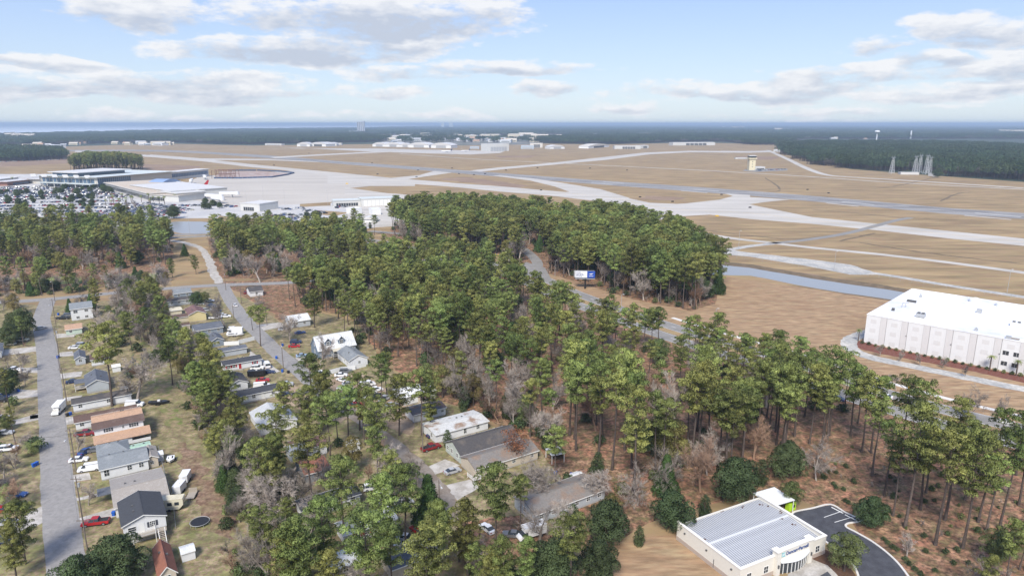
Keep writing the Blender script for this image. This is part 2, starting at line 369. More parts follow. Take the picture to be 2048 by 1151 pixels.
strip2('taxiway', [(150, 301), (300, 310), (400, 317), (500, 328), (600, 338), (700, 347.5), (800, 357.5), (900, 365.5), (1000, 372.5), (1130, 384), (1200, 380), (1250, 395), (1300, 405.5), (1360, 408), (1450, 398), (1520, 413), (1624, 434), (1760, 448), (1900, 462), (2048, 477), (2400, 512)],
       [(150, 304), (300, 314), (400, 322), (500, 334), (590, 342), (655, 350), (700, 354), (800, 364), (900, 373), (1000, 383), (1100, 391), (1200, 403), (1290, 416), (1260, 432), (1320, 439), (1350, 433), (1420, 429), (1500, 438), (1624, 447.5), (1760, 461), (1900, 477), (2048, 491.5), (2400, 528)], .04, M_conc)
sheet('taxiway_link', [(655, 349), (800, 357), (900, 365), (900, 373), (800, 366), (655, 367)], .038, M_conc)
sheet('taxiway_link', [(868, 342), (905, 345), (850, 353), (812, 359), (780, 356), (840, 350)], .042, M_conc)
sheet('taxiway_link', [(1000, 350), (1060, 356), (1120, 365), (1200, 378), (1260, 396), (1200, 402), (1140, 384), (1110, 373), (1060, 361), (985, 351)], .043, M_conc)
sheet('taxiway_link', [(1450, 387), (1500, 390), (1500, 394), (1580, 399), (1530, 404), (1480, 411), (1500, 420), (1420, 428), (1350, 424), (1350, 408), (1400, 405), (1440, 399), (1466, 392)], .044, M_conc)
sheet('apron_taxilane', [(690, 375), (740, 384), (800, 388), (880, 398), (860, 404), (800, 398), (690, 388)], .045, M_conc)
strip2('access_taxiway', [(940, 341), (1000, 334.5), (1090, 327), (1200, 315), (1290, 305), (1380, 301.5), (1500, 302.5), (1540, 301)], [(960, 343.5), (1010, 338), (1100, 330), (1210, 320), (1300, 308.5), (1380, 304.5), (1500, 305.5), (1550, 304)], .041, M_conc)
strip2('cross_taxiway', [(540, 314), (640, 308.5), (760, 302.5), (850, 300)], [(550, 316.5), (650, 310.5), (770, 304.5), (860, 302)], .046, M_conc)
strip2('cross_taxiway', [(300, 309), (400, 316.5), (540, 318), (620, 322)], [(300, 312), (400, 320), (540, 320.5), (640, 324.5)], .047, M_conc)
sheet('far_apron', [(560, 294), (600, 297), (760, 297), (830, 299), (1010, 302), (1000, 306), (940, 309), (830, 306), (740, 303), (620, 297)], .048, M_conc)
for pix, w, m_ in (([(800, 307.3), (940, 317.3), (1100, 325.5), (1200, 330.3), (1440, 342.5), (1640, 354.5), (1760, 363), (2048, 379), (2300, 394)], 9, M_conc),
                   ([(1335, 455), (1400, 466), (1470, 477), (1540, 485), (1624, 495), (1760, 508.5), (1900, 525), (2048, 545), (2300, 578)], 8.5, M_conc),
                   ([(1535, 300), (1575, 318), (1610, 335), (1650, 349), (1700, 354), (1800, 360), (2048, 376)], 14, M_conc),
                   ([(1545, 486), (1600, 481), (1680, 469), (1735, 456), (1790, 441), (1822, 435)], 7, M_hwy),
                   ([(1545, 487), (1500, 492), (1460, 499), (1440, 503)], 7, M_gravel),
                   ([(1440, 301), (1500, 301), (1560, 300)], 12, M_conc),
                   ([(340, 303), (450, 300), (620, 297), (760, 300)], 8, M_conc),
                   ([(1740, 545), (1800, 554), (1900, 571), (2048, 594), (2300, 634)], 6.5, M_gravel)):
    ribbon('airfield_road', path(pix), w, .05, m_)
sheet('gravel_yard', [(1345, 487), (1400, 489), (1450, 498), (1500, 505), (1624, 519), (1700, 529), (1740, 541), (1760, 549), (1700, 549), (1624, 534), (1500, 513), (1430, 507), (1380, 505), (1340, 500)], .046, M_gravel, 6, .6)
RW = [G(400, 304.6), G(800, 334), G(1200, 365), G(1500, 386.5), G(1700, 402), G(1900, 422), G(2048, 432), G(2400, 462)]
dashes('runway_marking', RW, .9, .07, M_rpaint, 30, 24)
for off in (21, -21): ribbon('runway_edge_line', RW, .9, .07, M_rpaint, off=off)
for px in (1215, 1400, 1700, 1985):
    c = G(px, 366 + (px - 1215) * .086)
    for off in (15, -15):
        k = min(range(len(RW) - 1), key=lambda i: abs((RW[i] - c).length)); d = (RW[k + 1] - RW[k]).normalized(); n = Vector((-d.y, d.x, 0))
        a = c + n * off
        ribbon('touchdown_marking', [a - d * 20, a + d * 20], 4, .075, M_rpaint)
M_rubber = mat('rubber_marks', (.17, .16, .155), .85, var=.35, scale=.3, stretch=(.1, 2, 1))
for a, b in (((960, 347.5), (1200, 365.5)), ((1620, 397), (1990, 426)), ((500, 314), (700, 327))):
    for o_ in (-4.5, 4.5): ribbon('rubber_streak', path([a, ((a[0] + b[0]) / 2, (a[1] + b[1]) / 2), b], 8), 3.6, .064, M_rubber, off=o_, jit=.5)
ribbon('taxiway_line', path([(400, 321), (600, 340), (800, 361), (1000, 378), (1200, 392), (1330, 416), (1500, 426), (1624, 441), (1900, 469), (2048, 484)]), .5, .075, M_yellow)
M_burn = mat('dark_dead_grass', (.20, .13, .09), .95, col2=[(.30, .21, .14)], scale=.05, var=.2, stretch=(.3, 2, 1))
for k, pts in enumerate(([(870, 358), (930, 354), (1000, 363), (1060, 372), (1040, 376), (960, 368)], [(1290, 391), (1370, 395), (1340, 401), (1280, 398)], [(990, 312), (1080, 311), (1060, 315), (1000, 315)], [(1470, 313), (1560, 313), (1545, 320), (1475, 318)], [(1500, 530), (1640, 550), (1620, 553), (1480, 533)])):
    sheet('dark_turf', pts, .028, M_burn, 12, 3.0)
# ditches in the turf
M_ditch = mat('ditch_turf', (.12, .09, .055), .95, col2=[(.18, .13, .08)], scale=.2, var=.25)
for pix in ([(1624, 419), (1700, 425), (1800, 435), (1860, 437)], [(1340, 452), (1440, 464), (1560, 477), (1620, 476), (1700, 464)], [(1680, 482), (1750, 466)], [(1880, 402), (1930, 385), (2048, 385)], [(1500, 385), (1560, 380), (1530, 355)], [(1700, 380), (1780, 374), (1870, 355)], [(1720, 485), (1850, 505), (2048, 528)]):
    ribbon('ditch', path(pix), 3.0, .029, M_ditch, jit=.5)
# canal behind the big building, pond by the car park
sheet('canal_bank', [(1420, 520), (1500, 528), (1624, 550), (1740, 566), (1850, 583), (2048, 612), (2300, 650), (2300, 668), (2048, 632), (1790, 602), (1690, 588), (1500, 551), (1420, 547)], .05, M_ditch, 6, .5)
sheet('canal', [(1415, 529), (1432, 529), (1500, 535.5), (1624, 557), (1740, 574), (1850, 591), (2048, 620), (2300, 655), (2300, 664), (2048, 630), (1790, 600), (1690, 586), (1624, 575), (1500, 551), (1432, 549), (1415, 549)], .06, M_water, 8, .5)
sheet('pond_bank', [(325, 441), (345, 437), (415, 437), (450, 441), (450, 470), (330, 470)], .055, M_dry, 6, .4)
sheet('pond', [(335, 446), (350, 443), (400, 443), (440, 446), (440, 462), (410, 467), (365, 467), (340, 462)], .06, M_water, 6, .4)

# ------------------------------------------------------------------ roads
STREET = path([(82, 640), (94, 700), (100, 780), (106, 860), (116, 980), (128, 1090), (140, 1180), (150, 1300)])
CROSS = path([(-250, 612), (0, 604), (100, 598), (235, 585), (330, 577), (440, 570), (560, 566), (640, 560), (730, 550), (830, 528), (900, 505)])
LANE = path([(445, 570), (462, 602), (490, 640), (520, 670), (556, 706), (600, 742), (640, 778), (690, 816), (760, 868), (815, 912), (860, 958), (892, 1000), (905, 1045)])
HWY = path([(-300, 478), (0, 470), (200, 468), (350, 472), (480, 466), (620, 470), (740, 484), (850, 505), (960, 527), (1050, 552), (1130, 588), (1220, 622), (1340, 663), (1440, 694), (1560, 729), (1700, 778), (1860, 826), (2048, 874), (2300, 940)], 10)
BRANCH = path([(1050, 552), (1075, 530), (1060, 508), (1035, 492), (1005, 480), (960, 470), (900, 466), (820, 468), (740, 462)])
ribbon('street', STREET, 7.2, .08, M_asph, jit=.08)
ribbon('street', [G(82, 640), G(88, 620), G(96, 600)], 7.2, .078, M_asph)
ribbon('cross_street', CROSS, 7.5, .084, M_asph)
ribbon('lane', [p for p in LANE if p.y > G(690, 816).y - .1], 6.6, .088, M_asph, jit=.08)
ribbon('lot_track', [p for p in LANE if p.y <= G(690, 816).y + 4], 4.6, .087, mat('sandy_track', (.27, .235, .20), .95, col2=[(.20, .16, .125)], scale=.2, var=.15), jit=.25)
for off, z in ((6.6, .092), (-6.6, .092)):
    ribbon('highway', HWY, 8.6, z, M_hwy, off=off)
    for e in (-3.9, 3.9): ribbon('highway_edge_line', HWY, .14, z + .006, M_paint, off=off + e)
    dashes('highway_lane_marking', HWY, .16, z + .006, M_paint, 3, 9, off)
ribbon('median', HWY, 4.2, .06, M_dry, z1=.16)
ribbon('branch_road', BRANCH, 7.2, .1, M_hwy)
sheet('junction', [(1020, 545), (1052, 524), (1090, 535), (1105, 562), (1070, 566)], .104, M_hwy)
SIDEW = [p for p in HWY if p.x > 60 and p.y > 100]
ribbon('pavement', SIDEW, 2.2, .02, M_kerb, off=17.5, z1=.14)
ribbon('curved_drive', path([(440, 566), (428, 548), (420, 525), (405, 500), (380, 488), (340, 480)]), 5, .07, M_drive, jit=.4)
ribbon('service_drive', path([(1790, 655), (1735, 665), (1700, 680), (1703, 698), (1745, 715), (1830, 733), (1930, 754), (2048, 778), (2300, 830)]), 6.4, .075, M_gravel, jit=.15)
# driveways and dirt patches of the lots: pixel quadrilaterals
for q in ([(10, 845), (82, 825), (82, 838), (10, 853)], [(0, 777), (78, 780), (76, 792), (0, 802)], [(0, 700), (75, 692), (75, 702), (0, 712)], [(40, 735), (75, 735), (75, 745), (30, 745)], [(118, 705), (145, 702), (148, 711), (118, 713)],
          [(120, 747), (165, 742), (162, 752), (120, 758)], [(126, 835), (150, 832), (152, 846), (128, 850)], [(128, 795), (165, 790), (160, 797), (128, 803)], [(143, 950), (178, 944), (182, 958), (143, 964)], [(143, 998), (200, 985), (204, 990), (144, 1003)],
          [(150, 1038), (232, 1014), (240, 1030), (155, 1050)], [(88, 1010), (60, 1022), (10, 1060), (0, 1075), (60, 1060), (95, 1040)], [(500, 700), (540, 728), (560, 742), (545, 748), (498, 720)], [(590, 715), (625, 710), (630, 716), (598, 722)],
          [(510, 650), (560, 644), (575, 652), (520, 662)], [(110, 668), (160, 664), (160, 672), (112, 676)], [(60, 838), (82, 835), (82, 828), (60, 830)]):
    sheet('driveway', q, .066, M_drive, 2, .12)
sheet('driveway', [(845, 938), (890, 918), (920, 930), (862, 952)], .067, M_drive, 2, .15)
sheet('driveway', [(884, 972), (945, 957), (958, 975), (915, 1000)], .067, M_drive, 2, .15)
sheet('dirt_lot', [(640, 770), (690, 745), (730, 750), (790, 790), (840, 830), (820, 870), (760, 850), (700, 815), (660, 790)], .064, M_dirt, 3, .5)
sheet('dirt_lot', [(520, 780), (575, 765), (640, 790), (700, 830), (680, 845), (600, 820)], .064, M_dirt, 3, .5)
sheet('dirt_lot', [(862, 955), (815, 925), (790, 915), (770, 940), (790, 975), (840, 985)], .063, M_dirt, 3, .6)
sheet('dirt_lot', [(920, 1040), (1040, 1030), (1110, 1075), (1060, 1140), (930, 1130), (900, 1080)], .063, M_straw, 3, .6)
sheet('bare_strip', [(345, 900), (370, 880), (430, 960), (465, 1030), (470, 1080), (420, 1060), (380, 960)], .06, mat('leaf_litter', (.25, .17, .115), .95, col2=[(.20, .165, .08), (.17, .105, .07)], scale=.15, var=.4, thr=(.42, .6)), 3, 1.2)
sheet('bare_strip', [(240, 640), (300, 650), (330, 720), (345, 800), (370, 870), (330, 850), (290, 760), (260, 700)], .06, mat('overgrown_turf', (.20, .17, .08), .95, col2=[(.13, .16, .045), (.27, .20, .12)], scale=.12, var=.3, thr=(.42, .6)), 3, 1.0)
# car parks by the airport
sheet('car_park', [(-150, 470), (-150, 350), (0, 348), (110, 348), (150, 360), (300, 392), (400, 402), (470, 415), (560, 410), (700, 404), (800, 404), (840, 425), (770, 452), (700, 462), (600, 452), (520, 440), (440, 436), (340, 437), (300, 460), (150, 460), (0, 466)], .031, mat('car_park_paving', (.42, .41, .40), .9, col2=[(.50, .48, .45)], scale=.03, var=.07))
for pts in ([(440, 431), (520, 438), (600, 447), (560, 452), (430, 440)], [(600, 408), (660, 404), (662, 411), (600, 414)], [(630, 420), (700, 425), (670, 432), (625, 428)], [(0, 318), (140, 312), (145, 326), (0, 334)], [(280, 328), (400, 332), (400, 338), (280, 345)]):
    sheet('grass_island', pts, .05, M_dry if pts[0][1] > 340 else M_burn, 8, .5)
sheet('clinic_car_park', [(1583, 1030), (1592, 1023), (1661, 1009), (1722, 1041), (1695, 1046), (1693, 1052), (1710, 1062), (1745, 1083), (1780, 1110), (1805, 1138), (1825, 1175), (1850, 1400), (1690, 1400), (1716, 1150), (1700, 1120), (1670, 1095), (1650, 1080), (1610, 1050)], .075, M_asph_new)
BLOCKED = []       # (x, y, r) kept clear of trees: filled by the buildings
# ------------------------------------------------------------------ vegetation: templates
M_bark = mat('pine_bark', (.075, .058, .05), .95, col2=[(.115, .09, .078)], scale=1.5, var=.25, obj_rand=.2)
M_twig = mat('bare_bark', (.36, .315, .275), .95, col2=[(.25, .21, .18)], scale=.6, var=.15, obj_rand=.22)
M_twig2 = mat('bare_bark_brown', (.34, .22, .155), .95, col2=[(.24, .16, .11)], scale=.6, var=.15, obj_rand=.15)
def leaf_mat(name, col, hue=(.5, .5), transl=.25, rv=.28):
    """foliage: clump tints from the mesh, variation per tree, some light through the leaves"""
    m_ = bpy.data.materials.new(name); MATS[name] = m_; m_.use_nodes = True; nt = m_.node_tree; N = nt.nodes; L = nt.links; p = N['Principled BSDF']
    at = N.new('ShaderNodeAttribute'); at.attribute_name = 'tint'; oi = N.new('ShaderNodeObjectInfo')
    hs = N.new('ShaderNodeHueSaturation'); hs.inputs['Color'].default_value = (*col, 1)
    mr = N.new('ShaderNodeMapRange'); L.new(oi.outputs['Random'], mr.inputs[0]); mr.inputs[3].default_value = hue[0]; mr.inputs[4].default_value = hue[1]; L.new(mr.outputs[0], hs.inputs['Hue'])
    wn = N.new('ShaderNodeTexWhiteNoise'); wn.noise_dimensions = '1D'; L.new(oi.outputs['Random'], wn.inputs['W'])
    mv = N.new('ShaderNodeMapRange'); L.new(wn.outputs[0], mv.inputs[0]); mv.inputs[3].default_value = 1 - rv; mv.inputs[4].default_value = 1 + rv; L.new(mv.outputs[0], hs.inputs['Value'])
    mx = N.new('ShaderNodeVectorMath'); mx.operation = 'MULTIPLY'; L.new(hs.outputs[0], mx.inputs[0]); L.new(at.outputs['Color'], mx.inputs[1])
    L.new(mx.outputs[0], p.inputs['Base Color']); p.inputs['Roughness'].default_value = .65; p.inputs['Specular IOR Level'].default_value = .2
    if transl:
        t = N.new('ShaderNodeBsdfTranslucent'); L.new(mx.outputs[0], t.inputs['Color']); ms = N.new('ShaderNodeMixShader'); ms.inputs[0].default_value = transl
        L.new(p.outputs[0], ms.inputs[1]); L.new(t.outputs[0], ms.inputs[2]); L.new(ms.outputs[0], N['Material Output'].inputs[0])
    return m_
M_needle = leaf_mat('pine_needles', (.225, .272, .085), (.458, .518), rv=.36)
M_leafd = leaf_mat('dark_leaves', (.085, .118, .05), (.48, .52))
M_leafg = leaf_mat('mid_green_leaves', (.19, .235, .085), (.47, .52))
M_leafy = leaf_mat('yellowing_leaves', (.235, .22, .075), (.47, .52))
M_leafb = leaf_mat('brown_leaves', (.30, .14, .065), (.485, .51))
M_cedar = leaf_mat('cedar_sprays', (.075, .135, .04), (.49, .51))
M_palm = mat('palm_fronds', (.20, .23, .07), .6, var=.25, scale=1.5, obj_rand=.2)
M_frond = mat('dry_fronds', (.30, .21, .12), .95, var=.2)

class Leaves:
    """leaf faces in clumps; normals point out of the clump so that it shades as a volume"""
    def __init__(s): s.P = []; s.Nn = []; s.T = []
    def clump(s, c, r, n, size, rg, tint, up=.35, flat=(1, 1, .62), needle=1.0, wd=.34):
        c = np.array(c, float)
        d = rg.normal(size=(n, 3)); d /= np.linalg.norm(d, axis=1)[:, None] + 1e-9
        d[:, 2] = np.where(d[:, 2] < -.45, -d[:, 2], d[:, 2])
        rr = rg.uniform(.55, 1.0, (n, 1)) ** .5
        pos = c + d * rr * r * np.array(flat)
        a = rg.normal(size=(n, 3)) + d * needle; a /= np.linalg.norm(a, axis=1)[:, None]
        b = np.cross(a, rg.normal(size=(n, 3))); b /= np.linalg.norm(b, axis=1)[:, None] + 1e-9
        sz = size * rg.uniform(.7, 1.35, (n, 1))
        tri = np.stack([pos - b * sz * wd, pos + b * sz * wd, pos + a * sz], 1)
        nn = d + np.array([0, 0, up]); nn /= np.linalg.norm(nn, axis=1)[:, None]
        ng = np.cross(tri[:, 1] - tri[:, 0], tri[:, 2] - tri[:, 0]); fl = (ng * nn).sum(1) < 0; tri[fl] = tri[fl][:, ::-1]      # wind every leaf so that its face looks out of the clump
        s.P.append(tri); s.Nn.append(np.repeat(nn[:, None, :], 3, 1)); s.T.append(np.repeat((tint * rg.uniform(.8, 1.2, (n, 1)))[:, None], 3, 1).reshape(n, 3, 1))
    def mesh(s, name, m_, extra=None):
        P = np.concatenate(s.P).reshape(-1, 3); Nn = np.concatenate(s.Nn).reshape(-1, 3); T = np.concatenate(s.T).reshape(-1)
        nf = len(P) // 3; ev = len(extra.v) if extra else 0
        me = bpy.data.meshes.new(name)
        fs = [(3 * i, 3 * i + 1, 3 * i + 2) for i in range(nf)]
        vs = P.tolist()
        mi = [0] * nf
        if extra:
            fs += [tuple(j + 3 * nf for j in f) for f in extra.f]; vs += [tuple(p) for p in extra.v]; mi += [1 + k for k in extra.m]
        me.from_pydata(vs, [], fs); me.materials.append(m_)
        if extra:
            for x in extra.mats: me.materials.append(x)
        me.polygons.foreach_set('material_index', mi)
        col = me.color_attributes.new('tint', 'FLOAT_COLOR', 'POINT')
        T4 = np.ones((len(vs), 4), np.float32); T4[:3 * nf, 0] = T4[:3 * nf, 1] = T4[:3 * nf, 2] = T
        col.data.foreach_set('color', T4.reshape(-1))
        me.update()
        if not extra:
            me.polygons.foreach_set('use_smooth', [True] * len(fs)); me.normals_split_custom_set_from_vertices([tuple(x) for x in Nn])
        else:
            me.polygons.foreach_set('use_smooth', [True] * len(fs))
            nx = [tuple(x) for x in Nn]
            vn = me.vertex_normals
            nx += [tuple(vn[i].vector) for i in range(3 * nf, len(vs))]
            me.normals_split_custom_set_from_vertices(nx)
        return me

def pine(seed, h=24.0, base=.5, rad=4.6, nb=30, dens=1.0, lean=.4, size=.34, top=1.0):
    """loblolly pine: long bare stem, crown of branches each ending in needle clumps. Returns (stem MB, Leaves)"""
    r = random.Random(seed); rg = np.random.default_rng(seed); st = MB(); lv = Leaves()
    k = 7; lx, ly = r.uniform(-lean, lean), r.uniform(-lean, lean); ph = r.uniform(0, 6)
    def axis(t): return Vector((lx * t * t * 2 + .25 * math.sin(ph + t * 5), ly * t * t * 2 + .25 * math.cos(ph + t * 4), h * t))
    st.tube([axis(i / k) - (axis(0) * 1 if i == 0 else Vector()) * 0 for i in range(k + 1)], [.34 * (1 - .82 * i / k) + (.08 if i == 0 else 0) for i in range(k + 1)], M_bark, 7)
    ga = r.uniform(0, 6.28)
    for i in range(r.randint(2, 5)):      # dead snags below the crown
        t = base - r.uniform(.02, .16); a = r.uniform(0, 6.28); p = axis(t); q = p + Vector((math.cos(a), math.sin(a), r.uniform(-.1, .3))) * r.uniform(.8, 2)
        st.tube([p, q], [.05, .015], M_bark, 3)
    for i in range(nb):
        f = (i + r.uniform(-.3, .3)) / nb; f = min(max(f, 0), 1); t = base + (1 - base) * f ** .9 * .97; ga += 2.4 + r.uniform(-.5, .5)
        prof = math.sin(math.pi * min(1, .22 + .78 * f)) ** .75 if f > .45 else (.55 + .45 * f / .45)
        ln = rad * max(.22, prof) * r.uniform(.72, 1.2); rise = .12 + .75 * f ** 1.6 + r.uniform(-.1, .15)
        p = axis(t); d = Vector((math.cos(ga), math.sin(ga), rise)); q1 = p + d * ln * .55 + Vector((0, 0, -.1)); q2 = p + d * ln + Vector((0, 0, .25))
        st.tube([p, q1, q2], [.085 * (1.25 - f), .05, .02], M_bark, 3)
        tint = r.uniform(.62, 1.4)
        for s_, w in ((1.0, 1.0), (.68, .85), (.4, .6)):
            if w < 1 and r.random() < .22: continue
            c = p.lerp(q2, s_) + Vector((r.uniform(-.5, .5), r.uniform(-.5, .5), r.uniform(0, .35)))
            rr = r.uniform(.75, 1.15) * (.75 + .25 * rad / 3.9) * (w * .3 + .7)
            lv.clump(c, rr, int(105 * dens * rr * rr), size, rg, tint * r.uniform(.85, 1.15))
            if r.random() < .6:
                side = Vector((-d.y, d.x, 0)) * r.choice((-1, 1)) * ln * .3
                c2 = c + side + Vector((0, 0, r.uniform(-.1, .4))); lv.clump(c2, rr * .8, int(72 * dens * rr * rr), size, rg, tint * r.uniform(.85, 1.15))
    tp = axis(1.0)
    for i in range(3): lv.clump(tp + Vector((r.uniform(-.6, .6), r.uniform(-.6, .6), r.uniform(-1.0, .1))), .85, int(80 * dens), size, rg, r.uniform(.9, 1.2))
    return st, lv

def bare(seed, h=14.0, spread=.55, levels=5, m_=None, fine=1.0, up=.35):
    """leafless tree: forking limbs down to fine twigs"""
    m_ = m_ or M_twig; r = random.Random(seed); st = MB(); tw = MB()
    def grow(p, d, ln, rad, lv):
        if lv == levels:      # sprays of fine twigs
            t = d.orthogonal().normalized(); b = d.cross(t)
            for i in range(int(6 * fine)):
                a = r.uniform(0, 6.28); dd = (d + (t * math.cos(a) + b * math.sin(a)) * r.uniform(.2, 1.1)).normalized(); o = p + d * ln * r.uniform(0, .5)
                w = dd.orthogonal().normalized() * .021; tw.add([o - w, o + w, o + dd * ln * r.uniform(.7, 1.5)], [(0, 1, 2)], m_)
            return
        n = 3; pts = [p]; rs = [rad]; q = p; dd = d.copy()
        for i in range(n):
            dd = (dd + Vector((r.uniform(-1, 1), r.uniform(-1, 1), r.uniform(-.6, 1) * up)) * .22).normalized(); q = q + dd * ln / n; pts.append(q); rs.append(rad * (1 - .38 * (i + 1) / n))
        (st if lv < 3 else tw).tube(pts, rs, m_, 6 if lv == 0 else (4 if lv < 3 else 3))
        if lv >= levels: return
        kids = (r.randint(3, 4) if lv == 0 else r.randint(3, 4)) if lv < levels - 1 else int(r.randint(4, 5) * fine)
        for i in range(kids):
            f = 1.0 if i == 0 else r.uniform(.35, 1.0); o = p.lerp(q, f) if f < 1 else q
            o = pts[min(n, int(f * n))]
            a = r.uniform(0, 6.28); t = dd.orthogonal().normalized(); b = dd.cross(t); side = t * math.cos(a) + b * math.sin(a)
            sp = spread * (.5 if i == 0 else 1) * r.uniform(.7, 1.4)
            nd = (dd + side * sp + Vector((0, 0, up * .3))).normalized()
            grow(o, nd, ln * r.uniform(.6, .82), rs[-1] * r.uniform(.55, .8) if lv < 3 else max(.022, rs[-1] * .7), lv + 1)
    grow(Vector((0, 0, 0)), Vector((r.uniform(-.08, .08), r.uniform(-.08, .08), 1)).normalized(), h * .3, h * .021, 0)
    zs = [p[2] for p in st.v + tw.v]; k = h / max(zs)
    for m in (st, tw): m.v = [(p[0] * k, p[1] * k, p[2] * k) for p in m.v]
    return st, tw

def broad(seed, h=9.0, rad=4.5, base=.12, n=46, size=.30, dens=1.0, shape='round', m_=M_bark):
    """evergreen with a dense leafy crown"""
    r = random.Random(seed); rg = np.random.default_rng(seed); st = MB(); lv = Leaves()
    st.tube([(0, 0, 0), (r.uniform(-.2, .2), r.uniform(-.2, .2), h * .35), (r.uniform(-.4, .4), r.uniform(-.4, .4), h * .75)], [.028 * h + .05, .02 * h, .008 * h], m_, 6)
    for i in range(n):
        f = (i + .5) / n; a = i * 2.4 + r.uniform(-.4, .4)
        if shape == 'cone':
            z = base + (1 - base) * f; rr = rad * (1 - f) ** .8 * r.uniform(.75, 1.1) + .15
        elif shape == 'column':
            z = base + (1 - base) * f; rr = rad * math.sin(math.pi * (.18 + .74 * f)) * r.uniform(.7, 1.1)
        else:
            t = math.acos(1 - 1.75 * f) ; z = 1 - (1 - math.cos(t)) * .5 * (1 - base); rr = rad * math.sin(t) ** .8 * r.uniform(.5, 1.2) * (1 + .18 * math.sin(a * 2 + seed))
            z += r.uniform(-.09, .08)
        c = Vector((math.cos(a) * rr, math.sin(a) * rr, z * h)); tint = r.uniform(.68, 1.3)
        cr = (rad * .34 if shape == 'round' else rad * .38) * r.uniform(.8, 1.25) * (1 if shape == 'round' else (1.15 - .6 * f))
        if i % 3 == 0: st.tube([(0, 0, h * max(.12, z * .55)), tuple(c)], [.05 + .006 * h, .02], m_, 3)
        lv.clump(c - Vector((math.cos(a), math.sin(a), .4)) * cr * .5, cr, int(70 * dens * cr * cr / (size * size) * .16), size, rg, tint, flat=(1, 1, .8), needle=.5)
    return st, lv

def palm(seed, h=5.0, nf=20, fl=1.8):
    r = random.Random(seed); st = MB(); fr = MB()
    st.tube([(0, 0, 0), (r.uniform(-.1, .1), r.uniform(-.1, .1), h * .5), (r.uniform(-.15, .15), 0, h)], [.22, .19, .2], M_bark, 7)
    for i in range(nf):
        a = i * 2.4; e = r.uniform(-.5, 1.2); L_ = fl * r.uniform(.85, 1.1)
        pts = []
        for k in range(5):
            t = k / 4; pts.append(Vector((math.cos(a) * math.cos(e - t * .9) * L_ * t, math.sin(a) * math.cos(e - t * .9) * L_ * t, h + math.sin(e - t * .5) * L_ * t - .5 * t * t)))
        n = Vector((-math.sin(a), math.cos(a), 0))
        for k in range(4):      # leaflets either side of the rib
            for s_ in (-1, 1):
                for q in (0, .5):
                    p = pts[k].lerp(pts[k + 1], q); w = .55 * fl / 1.8 * (1 - .55 * (k + q) / 4)
                    d = (pts[k + 1] - pts[k]).normalized()
                    fr.add((p - d * .07, p + d * .1, p + n * s_ * w + d * .3 * w - Vector((0, 0, .22 * w))), ((0, 1, 2),), M_palm)
    return st, fr

class Kind:
    """a plant kind with variants: (stem mesh, crown mesh) pairs and one joined mesh of each for masses"""
    def __init__(s, name, cat, parts): s.name = name; s.cat = cat; s.v = []; s.parts = parts; s.root = {}
    def add_leafy(s, st, lv, m_, joined=True):
        i = len(s.v); a = st.mesh(s.name + '_trunk', True); b = lv.mesh(s.name + '_crown', m_); j = None
        if joined: j = lv.mesh(s.name + '_whole', m_, st)
        s.v.append((a, b, j)); return s
    def add_mesh(s, st, tw):
        a = st.mesh(s.name + '_trunk', True); b = tw.mesh(s.name + '_twigs', True); mb = MB(); mb.v = st.v + tw.v
        n = len(st.v); mb.f = list(st.f) + [tuple(i + n for i in f) for f in tw.f]
        for m_ in st.mats + tw.mats: mb.slot(m_)
        mb.m = [mb.slot(st.mats[k]) for k in st.m] + [mb.slot(tw.mats[k]) for k in tw.m]
        s.v.append((a, b, mb.mesh(s.name + '_whole', True))); return s
    def place(s, loc, scale, rz, label, group=None, var=None, sz=None):
        i = rnd.randrange(len(s.v)) if var is None else var % len(s.v)
        if i not in s.root:
            t = empty(s.name); tag(t, label, s.cat, group); part(s.parts[0], s.v[i][0], t); part(s.parts[1], s.v[i][1], t)
            s.root[i] = t; o = t
        else: o = copy_tree(s.root[i])
        o.location = loc; o.rotation_euler = (0, 0, rz); k = scale; o.scale = (k, k, k * (sz or 1)); o['label'] = label
        if group: o['group'] = group
        elif 'group' in o: del o['group']
        return o

PINE = Kind('pine_tree', 'pine tree', ('trunk', 'crown'))
for i, (b, rd, nb) in enumerate([(.50, 4.5, 30), (.56, 4.1, 26), (.42, 5.0, 34), (.60, 4.9, 24), (.48, 4.0, 28), (.54, 5.5, 32), (.38, 4.7, 36), (.58, 3.7, 22), (.26, 5.0, 44), (.30, 5.6, 40), (.22, 4.4, 46), (.64, 3.4, 17), (.68, 2.9, 14), (.60, 3.8, 16), (.70, 3.2, 12), (.44, 4.2, 20), (.52, 3.4, 18), (.36, 3.8, 24)]):
    PINE.add_leafy(*pine(11 + i, base=b, rad=rd, nb=nb), M_needle)
BARE = Kind('bare_tree', 'bare tree', ('trunk', 'twigs'))
for i in range(5): BARE.add_mesh(*bare(31 + i, spread=(.5, .62, .45, .7, .55)[i]))
DEADW = Kind('leafless_oak', 'bare tree', ('trunk', 'twigs'))
for i in range(2): DEADW.add_mesh(*bare(51 + i, h=11, spread=.85, m_=M_twig, up=.15))
RUSTY = Kind('rusty_tree', 'bare tree', ('trunk', 'twigs'))
RUSTY.add_mesh(*bare(61, h=12, spread=.5, m_=M_twig2)); RUSTY.add_mesh(*bare(62, h=12, spread=.6, m_=M_twig2))
OAK = Kind('evergreen_oak', 'evergreen tree', ('trunk', 'crown'))
for i in range(3): OAK.add_leafy(*broad(71 + i, n=52 + 8 * i), M_leafd)
GREENB = Kind('leafy_tree', 'evergreen tree', ('trunk', 'crown'))
for i in range(3): GREENB.add_leafy(*broad(81 + i, h=11, rad=4, n=44, base=.2), M_leafg)
YELB = Kind('yellowing_tree', 'leafy tree', ('trunk', 'crown'))
for i in range(2): YELB.add_leafy(*broad(86 + i, h=12, rad=4, n=40, base=.25, dens=.75), M_leafy)
